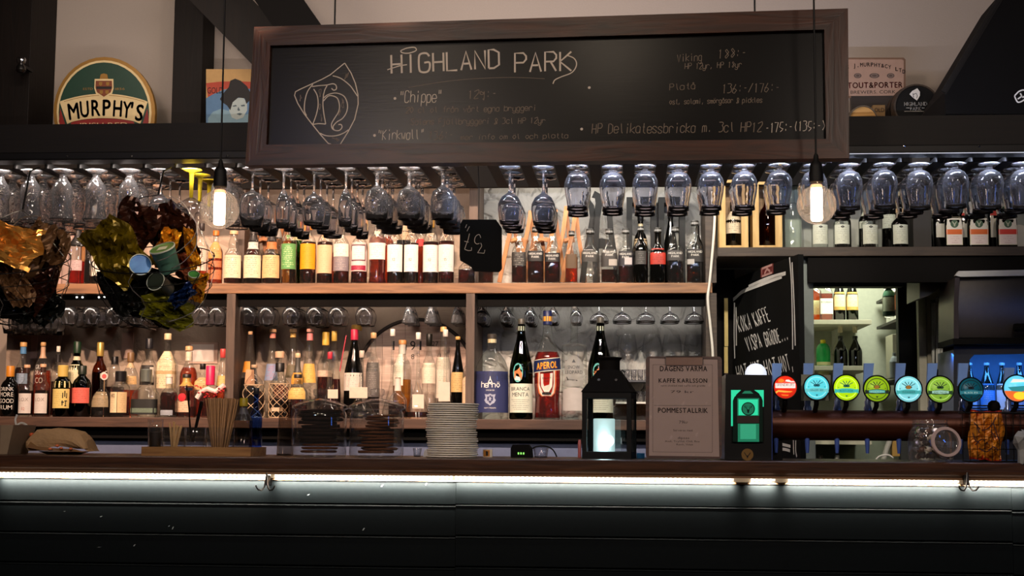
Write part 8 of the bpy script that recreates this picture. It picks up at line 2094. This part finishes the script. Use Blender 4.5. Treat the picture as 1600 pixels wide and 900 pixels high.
# ------------------------------------------------------------------ orange wooden cradles and black stands
M_CRAD = wood('cradle_wood', '8a4f20', 'c07c3c', .5, stretch=(8, 8, 1))
def leg3(parent, pts, wd, dp, m, nm='leg'):
    """flat board leg following pixel points, each (px, py, Y)"""
    g = G(); q = [P(*a) for a in pts]; n = len(q); s = S(pts[0][0], pts[0][2])
    for i, p_ in enumerate(q):
        t_ = (q[min(i+1, n-1)]-q[max(i-1, 0)]).normalized(); sd = Vector((t_.z, 0, -t_.x)).normalized()*wd*s/2
        for a, b in ((-1, 0), (1, 0), (1, 1), (-1, 1)): g.v.append(p_+sd*a+Vector((0, dp*b, 0)))
    g.f.append([0, 1, 2, 3]); g.f.append([4*(n-1)+k for k in (3, 2, 1, 0)])
    for i in range(n-1):
        for k in range(4): g.f.append([4*i+k, 4*i+4+k, 4*i+4+(k+1) % 4, 4*i+(k+1) % 4])
    return g.build(nm, m, parent)
def cradle(x0, x1, ytop, lab, m=M_CRAD, Yf=6.70, bar=388, shift=0):
    t = thing('wooden_cradle', P((x0+x1)/2, 441, Yf), lab, 'bottle cradle', 'wooden bottle cradles' if m is M_CRAD else 'black bottle stands', world=True)
    yb = P(x0, 400, Yf).z
    for x_, dx in ((x0, -1), (x1, 1)):
        leg3(t, [(x_-6, 441, Yf), (x_-1, 415, Yf), (x_+5, 388, Yf), (x_+11, 362, Yf), (x_+15, ytop+10, Yf), (x_+16, ytop, Yf)], 6.5, .016, m)
        leg3(t, [(x_+30, 441, Yf+.07), (x_+26, 405, Yf+.07), (x_+20, 370, Yf+.07), (x_+16, ytop+8, Yf+.07)], 6, .016, m)
    for Yd, off in ((Yf+.018, 0), (Yf+.052, 8)):
        leg3(t, [(x0+4+off, 378, Yd), (x0+20+off, 373, Yd), (x1+12, 378, Yd)], 5, .014, m, 'crossbar')
    return t
cradle(786, 813, 329, 'orange wooden bottle cradle nearest the number tag')
cradle(826, 852, 327, 'middle orange wooden bottle cradle above the squat bottles')
cradle(869, 884, 322, 'orange wooden bottle cradle next to the black carved stand')
cradle(391, 428, 326, 'orange wooden cradle on the whisky side of the shelf', Yf=6.78)
def blackstand(x0, lab):
    t = thing('carved_stand', P(x0+20, 441, 6.76), lab, 'stand', world=True)
    leg3(t, [(x0, 441, 6.76), (x0+4, 405, 6.76), (x0+12, 365, 6.76), (x0+16, 340, 6.76), (x0+14, 322, 6.76), (x0+8, 314, 6.76)], 9, .02, M_BLACK)
    leg3(t, [(x0+22, 441, 6.76), (x0+20, 380, 6.76), (x0+22, 340, 6.76), (x0+26, 318, 6.76), (x0+24, 306, 6.76), (x0+17, 303, 6.76)], 11, .02, M_BLACK)
    leg3(t, [(x0+56, 441, 6.76), (x0+50, 400, 6.76), (x0+44, 360, 6.76), (x0+42, 330, 6.76), (x0+46, 314, 6.76)], 9, .02, M_BLACK)
    leg3(t, [(x0+8, 382, 6.775), (x0+30, 380, 6.775), (x0+48, 384, 6.775)], 16, .014, M_BLACK, 'crossbar')
    return t
blackstand(910, 'black carved wooden stand with curling horns behind the squat clear bottles')
def blackframe(px0, px1, top, lab):
    Yf = 6.80; t = thing('black_box_frame', P((px0+px1)/2, 441, Yf), lab, 'box', 'black bottle box frames', world=True)
    s = S(px0, Yf); x0, x1 = P(px0, 400, Yf).x, P(px1, 400, Yf).x; z1 = P(px0, top, Yf).z; b = 9*s
    G().box((x0, Yf, ZU+.0003), (x0+b, Yf+.12, z1)).build('side_board', M_BLACK, t); G().box((x1-b, Yf, ZU+.0003), (x1, Yf+.12, z1)).build('side_board', M_BLACK, t)
    G().box((x0+b, Yf, z1-.026), (x1-b, Yf+.12, z1)).build('top_board', M_BLACK, t); G().box((x0+b, Yf, ZU+.0003), (x1-b, Yf+.12, ZU+.012)).build('bottom_board', M_BLACK, t)
blackframe(979, 1026, 308, 'open black box frame holding a black bottle, nearer the number tag')
blackframe(1029, 1071, 308, 'open black box frame holding a black bottle, nearer the end post')
ROWS['U2'] = (ZU+.0125, 6.55, 437)
B('black bottle with pale neck ring inside the first black box frame', 'U2', 1001, 332, 22, 'std', 'black', None, 0, '0e0c0c', 14, Y=6.86, neck=(350, 356, 'b0a080'), lab=[(400, 374, 'b09878', 1.1, 0, .3)])
B('black bottle with long neck inside the second black box frame', 'U2', 1048, 326, 22, 'wine', 'black', None, 0, '0e0c0c', 16, Y=6.86)
B('dark bottle with silver cap behind the taller squat bottle by the end post', 'U', 1090, 346, 18, 'std', 'black', None, 0, '8a8a88', 7, row=1.2)

# ------------------------------------------------------------------ hanging snack baskets
def wire_bowl(c, R, H, lab, rings=5, ribs=12, tilt=(0, 0, 0), top=None):
    LM = Matrix.Rotation(radians(20), 4, 'X')
    t = thing('hanging_basket', c, lab, 'basket', 'hanging wire snack baskets', rot=tilt)
    g = lambda f: R*(1-(1-f)**2.2)**.5 if f < 1 else R
    for k in range(rings):
        f = [.12, .34, .58, .80, 1.0][k]; r = g(f)
        G().tube([(r*cos(2*pi*i/28), r*sin(2*pi*i/28), -H+H*f) for i in range(28)], .0014 if k < rings-1 else .0020, 5, closed=True).build('ring' if k < rings-1 else 'rim', M_METALBLACK, t, True, mw=LM)
    for i in range(ribs):
        a = 2*pi*i/ribs; pts = []
        for j in range(9):
            f = .02+.98*j/8; w_ = .12*sin(j*1.2+i)
            pts.append((g(f)*cos(a+w_), g(f)*sin(a+w_), -H+H*f))
        G().tube(pts, .0013, 5).build('wire', M_METALBLACK if i % 3 else M_SILVERWIRE, t, True, mw=LM)
    return t
YBK = 4.70
s = S(240, YBK)
cB = P(240, 405, YBK)
bk = wire_bowl(cB, 96*s*.98, 112*s, 'wire snack basket hanging beside the left glowing bulb', tilt=(radians(6), radians(-6), 0))
G().tube([P(247, 250, YBK)-cB+Vector((0, .14, 0)), P(247, 262, YBK)-cB+Vector((0, .06, 0)), (P(247, 305, YBK)-cB)], .003, 6).build('hanging_rod', M_METALBLACK, bk)
bk.rotation_euler = (0, 0, 0)
for sg_ in (-1, 1): G().tube(catmull([P(247, 305, YBK)-cB, P(247+sg_*40, 318, YBK)-cB, (sg_*92*s, 0, .02), (sg_*94*s, 0, 0)], 5), .0016, 5).build('handle_wire', M_METALBLACK if sg_ < 0 else M_SILVERWIRE, bk, True)
for l in ([(310, 345), (304, 368), (285, 388), (262, 402), (246, 408)], [(308, 352), (306, 385), (288, 408), (268, 420)], [(318, 470), (304, 486), (282, 497), (262, 503)], [(313, 490), (303, 503), (290, 512)]):
    G().tube(catmull([P(a, b, YBK-.16) - cB for a, b in l], 5), .0016, 5).build('bent_wire', M_SILVERWIRE, bk, True)
def at(px, py, Y): return P(px, py, Y)
GB = 'snack bags in the hanging baskets'
for d, px, py, dy, w_, h_, th_, m_, rot, sd, nm in (
 ('olive snack bag with a pointed corner leaning out of the basket beside the bulb', 182, 392, -.085, .15, .21, .035, F_OLIVE, (6, -40, 6), 1, 0),
 ('dark brown glossy snack bag standing tallest in the basket beside the bulb', 206, 362, -.02, .15, .20, .04, F_BROWN, (-6, 24, -6), 2, 0),
 ('second dark brown snack bag curling at the far rim of the basket beside the bulb', 268, 366, .045, .15, .19, .04, F_BROWN, (5, -30, 6), 3, 0),
 ('golden snack bag peeking out behind the upright cup', 258, 388, -.045, .07, .13, .025, F_GOLD, (6, 26, 0), 5, 0),
 ('narrow bright golden snack bag against the far rim of the basket', 299, 388, -.02, .04, .13, .025, F_GOLD, (0, -14, 0), 6, 0),
 ('big dark snack bag filling the bottom of the basket beside the bulb', 196, 446, -.02, .15, .18, .06, F_DARK, (0, -32, 6), 7, 0),
 ('black snack bag hanging low in the middle of the basket', 232, 458, .03, .22, .17, .06, F_DARK, (0, 22, 0), 17, 0),
 ('green yellow snack bag lying at the bottom of the basket', 262, 486, -.06, .17, .085, .05, F_GREENYEL, (0, 20, 6), 8, 0),
 ('yellow snack bag beside the green lid low in the basket', 308, 448, -.02, .06, .09, .025, F_GOLD, (0, 14, 0), 9, 0),
 ('dark blue packet slanting low in the basket', 285, 462, -.13, .045, .085, .018, F_BLUE, (5, 52, 0), 10, 1),
 ('orange and white snack bag behind the upright cup', 290, 416, .0, .07, .08, .025, foil('orange_white_foil', 'b84010', 'd89870'), (0, -10, 0), 12, 0)):
    foil_bag('blue_packet' if nm else 'snack_bag', d, at(px, py, YBK+dy), w_, h_, th_, m_, [radians(q) for q in rot], sd, None if nm else GB, m_, 'packet' if nm else 'snack bag')
def cup(px, py, r, h, Y, rot, lab, mb, ml, dark=False):
    s_ = S(px, Y); R = r*s_; Hh = h*s_
    t = thing('snack_cup', P(px, py, Y), lab, 'cup', 'paper snack cups in the basket', rot=rot)
    shade_auto(G().lathe([(0, -Hh), (R*.80, -Hh), (R*.82, -Hh*.97), (R*.97, -.004), (R, -.002), (R*1.03, 0), (R*1.0, .003)], 26, caps=False).build('cup_body', mb, t), 40)
    G().lathe([(0, .001), (R*.96, .001), (R*.99, .003)], 26, caps=False).build('lid_film', ml, t)
    G().lathe([(R*.96, .001), (R*1.04, .001), (R*1.04, .005), (R*.97, .005)], 26, caps=False).build('lid_rim', plain('cup_rim', 'c8d0c0', .4), t)
    return t, R, Hh
m_cup = wood('cup_print', '1c3a34', '5a8a78', .4, 5, (1, 1, 3), .05); m_lid = wood('cup_lid_green', '4a7a30', '9ab870', .4, 6, (1, 1, 1), .05)
t, R, Hh = cup(254, 389, 20, 38, YBK-.12, (radians(30), radians(-14), 0), 'upright paper cup with green lid in the basket beside the bulb', m_cup, m_lid)
G().add([(-R*.45, -R*.25, .0035), (R*.35, -R*.45, .0035), (R*.45, R*.15, .0035), (-R*.3, R*.4, .0035)], [(0, 1, 2, 3)]).build('lid_print', plain('lid_print_cream', 'd8d8b8', .6), t)
t, R, Hh = cup(219, 414, 17, 34, YBK-.12, (radians(62), radians(62), 0), 'tilted paper cup with blue lid facing the guests', wood('cup_dark', '141c18', '34402c', .4, 5, (1, 1, 3), .05), foil('blue_lid_foil', '1c4a90', '5a9ad8', .25, .3))
t, R, Hh = cup(244, 440, 15, 36, YBK-.10, (radians(70), radians(-40), 0), 'dark paper cup lying under the upright one', wood('cup_dark', '141c18', '34402c', .4, 5, (1, 1, 3), .05), wood('cup_dark', '141c18', '34402c', .4, 5, (1, 1, 3), .05))
t, R, Hh = cup(303, 430, 9, 12, YBK-.06, (radians(40), radians(20), 0), 'small cup with plain green lid at the far side of the basket', plain('cup_yellow', 'c8a020', .5), plain('lid_green', '3a7a38', .4))
# first basket at the end of the frame
c2 = P(22, 408, YBK-.05); s2 = S(22, YBK-.05)
bk2 = wire_bowl(c2, 86*s2, 104*s2, 'wire snack basket hanging at the very end over the canvas box')
G().tube([P(36, 250, YBK)-c2+Vector((0, .14, 0)), P(36, 262, YBK)-c2+Vector((0, .06, 0)), P(35, 330, YBK)-c2], .003, 6).build('hanging_rod', M_METALBLACK, bk2)
G().tube(catmull([P(35, 328, YBK-.05)-c2, P(0, 342, YBK-.08)-c2, P(-60, 380, YBK-.05)-c2, (-86*s2, 0, 0)], 5), .0018, 5).build('handle_wire', M_SILVERWIRE, bk2, True)
G().tube(catmull([P(35, 328, YBK-.05)-c2, P(60, 352, YBK-.08)-c2, (86*s2, 0, 0)], 5), .0018, 5).build('handle_wire', M_SILVERWIRE, bk2, True)
G().tube(catmull([P(18, 355, YBK-.15)-c2, P(35, 340, YBK-.15)-c2, P(60, 337, YBK-.15)-c2], 5), .0018, 5).build('bent_wire', M_SILVERWIRE, bk2, True)
F_SHINE = foil('orange_gold_foil', 'b86a18', 'ffc060', .2, .6)
for d, px, py, dy, w_, h_, th_, m_, rot, sd in (
 ('shiny orange and gold snack bag on top of the end basket', 14, 382, -.13, .20, .14, .05, F_SHINE, (-22, 14, 4), 21),
 ('tan snack bag with golden tip in the end basket', 54, 395, -.06, .09, .20, .03, F_TAN, (0, 24, -6), 22),
 ('grey brown snack bag at the inner rim of the end basket', 82, 402, .0, .09, .19, .03, F_TAN, (4, 16, 0), 23),
 ('tan snack bag low in the end basket', 22, 436, -.09, .09, .18, .03, F_TAN, (6, -20, 4), 24),
 ('dark tan snack bag under the others in the end basket', 58, 448, -.04, .11, .16, .03, F_BROWN, (0, 30, 0), 25),
 ('dark snack bag at the bottom of the end basket', 14, 470, -.01, .16, .12, .05, F_DARK, (0, 10, 0), 26),
 ('black snack bag at the inner bottom of the end basket', 70, 476, .03, .12, .12, .04, F_DARK, (0, -24, 0), 27)):
    foil_bag('snack_bag', d, at(px, py, YBK-.05+dy), w_, h_, th_, m_, [radians(q) for q in rot], sd, GB, m_)
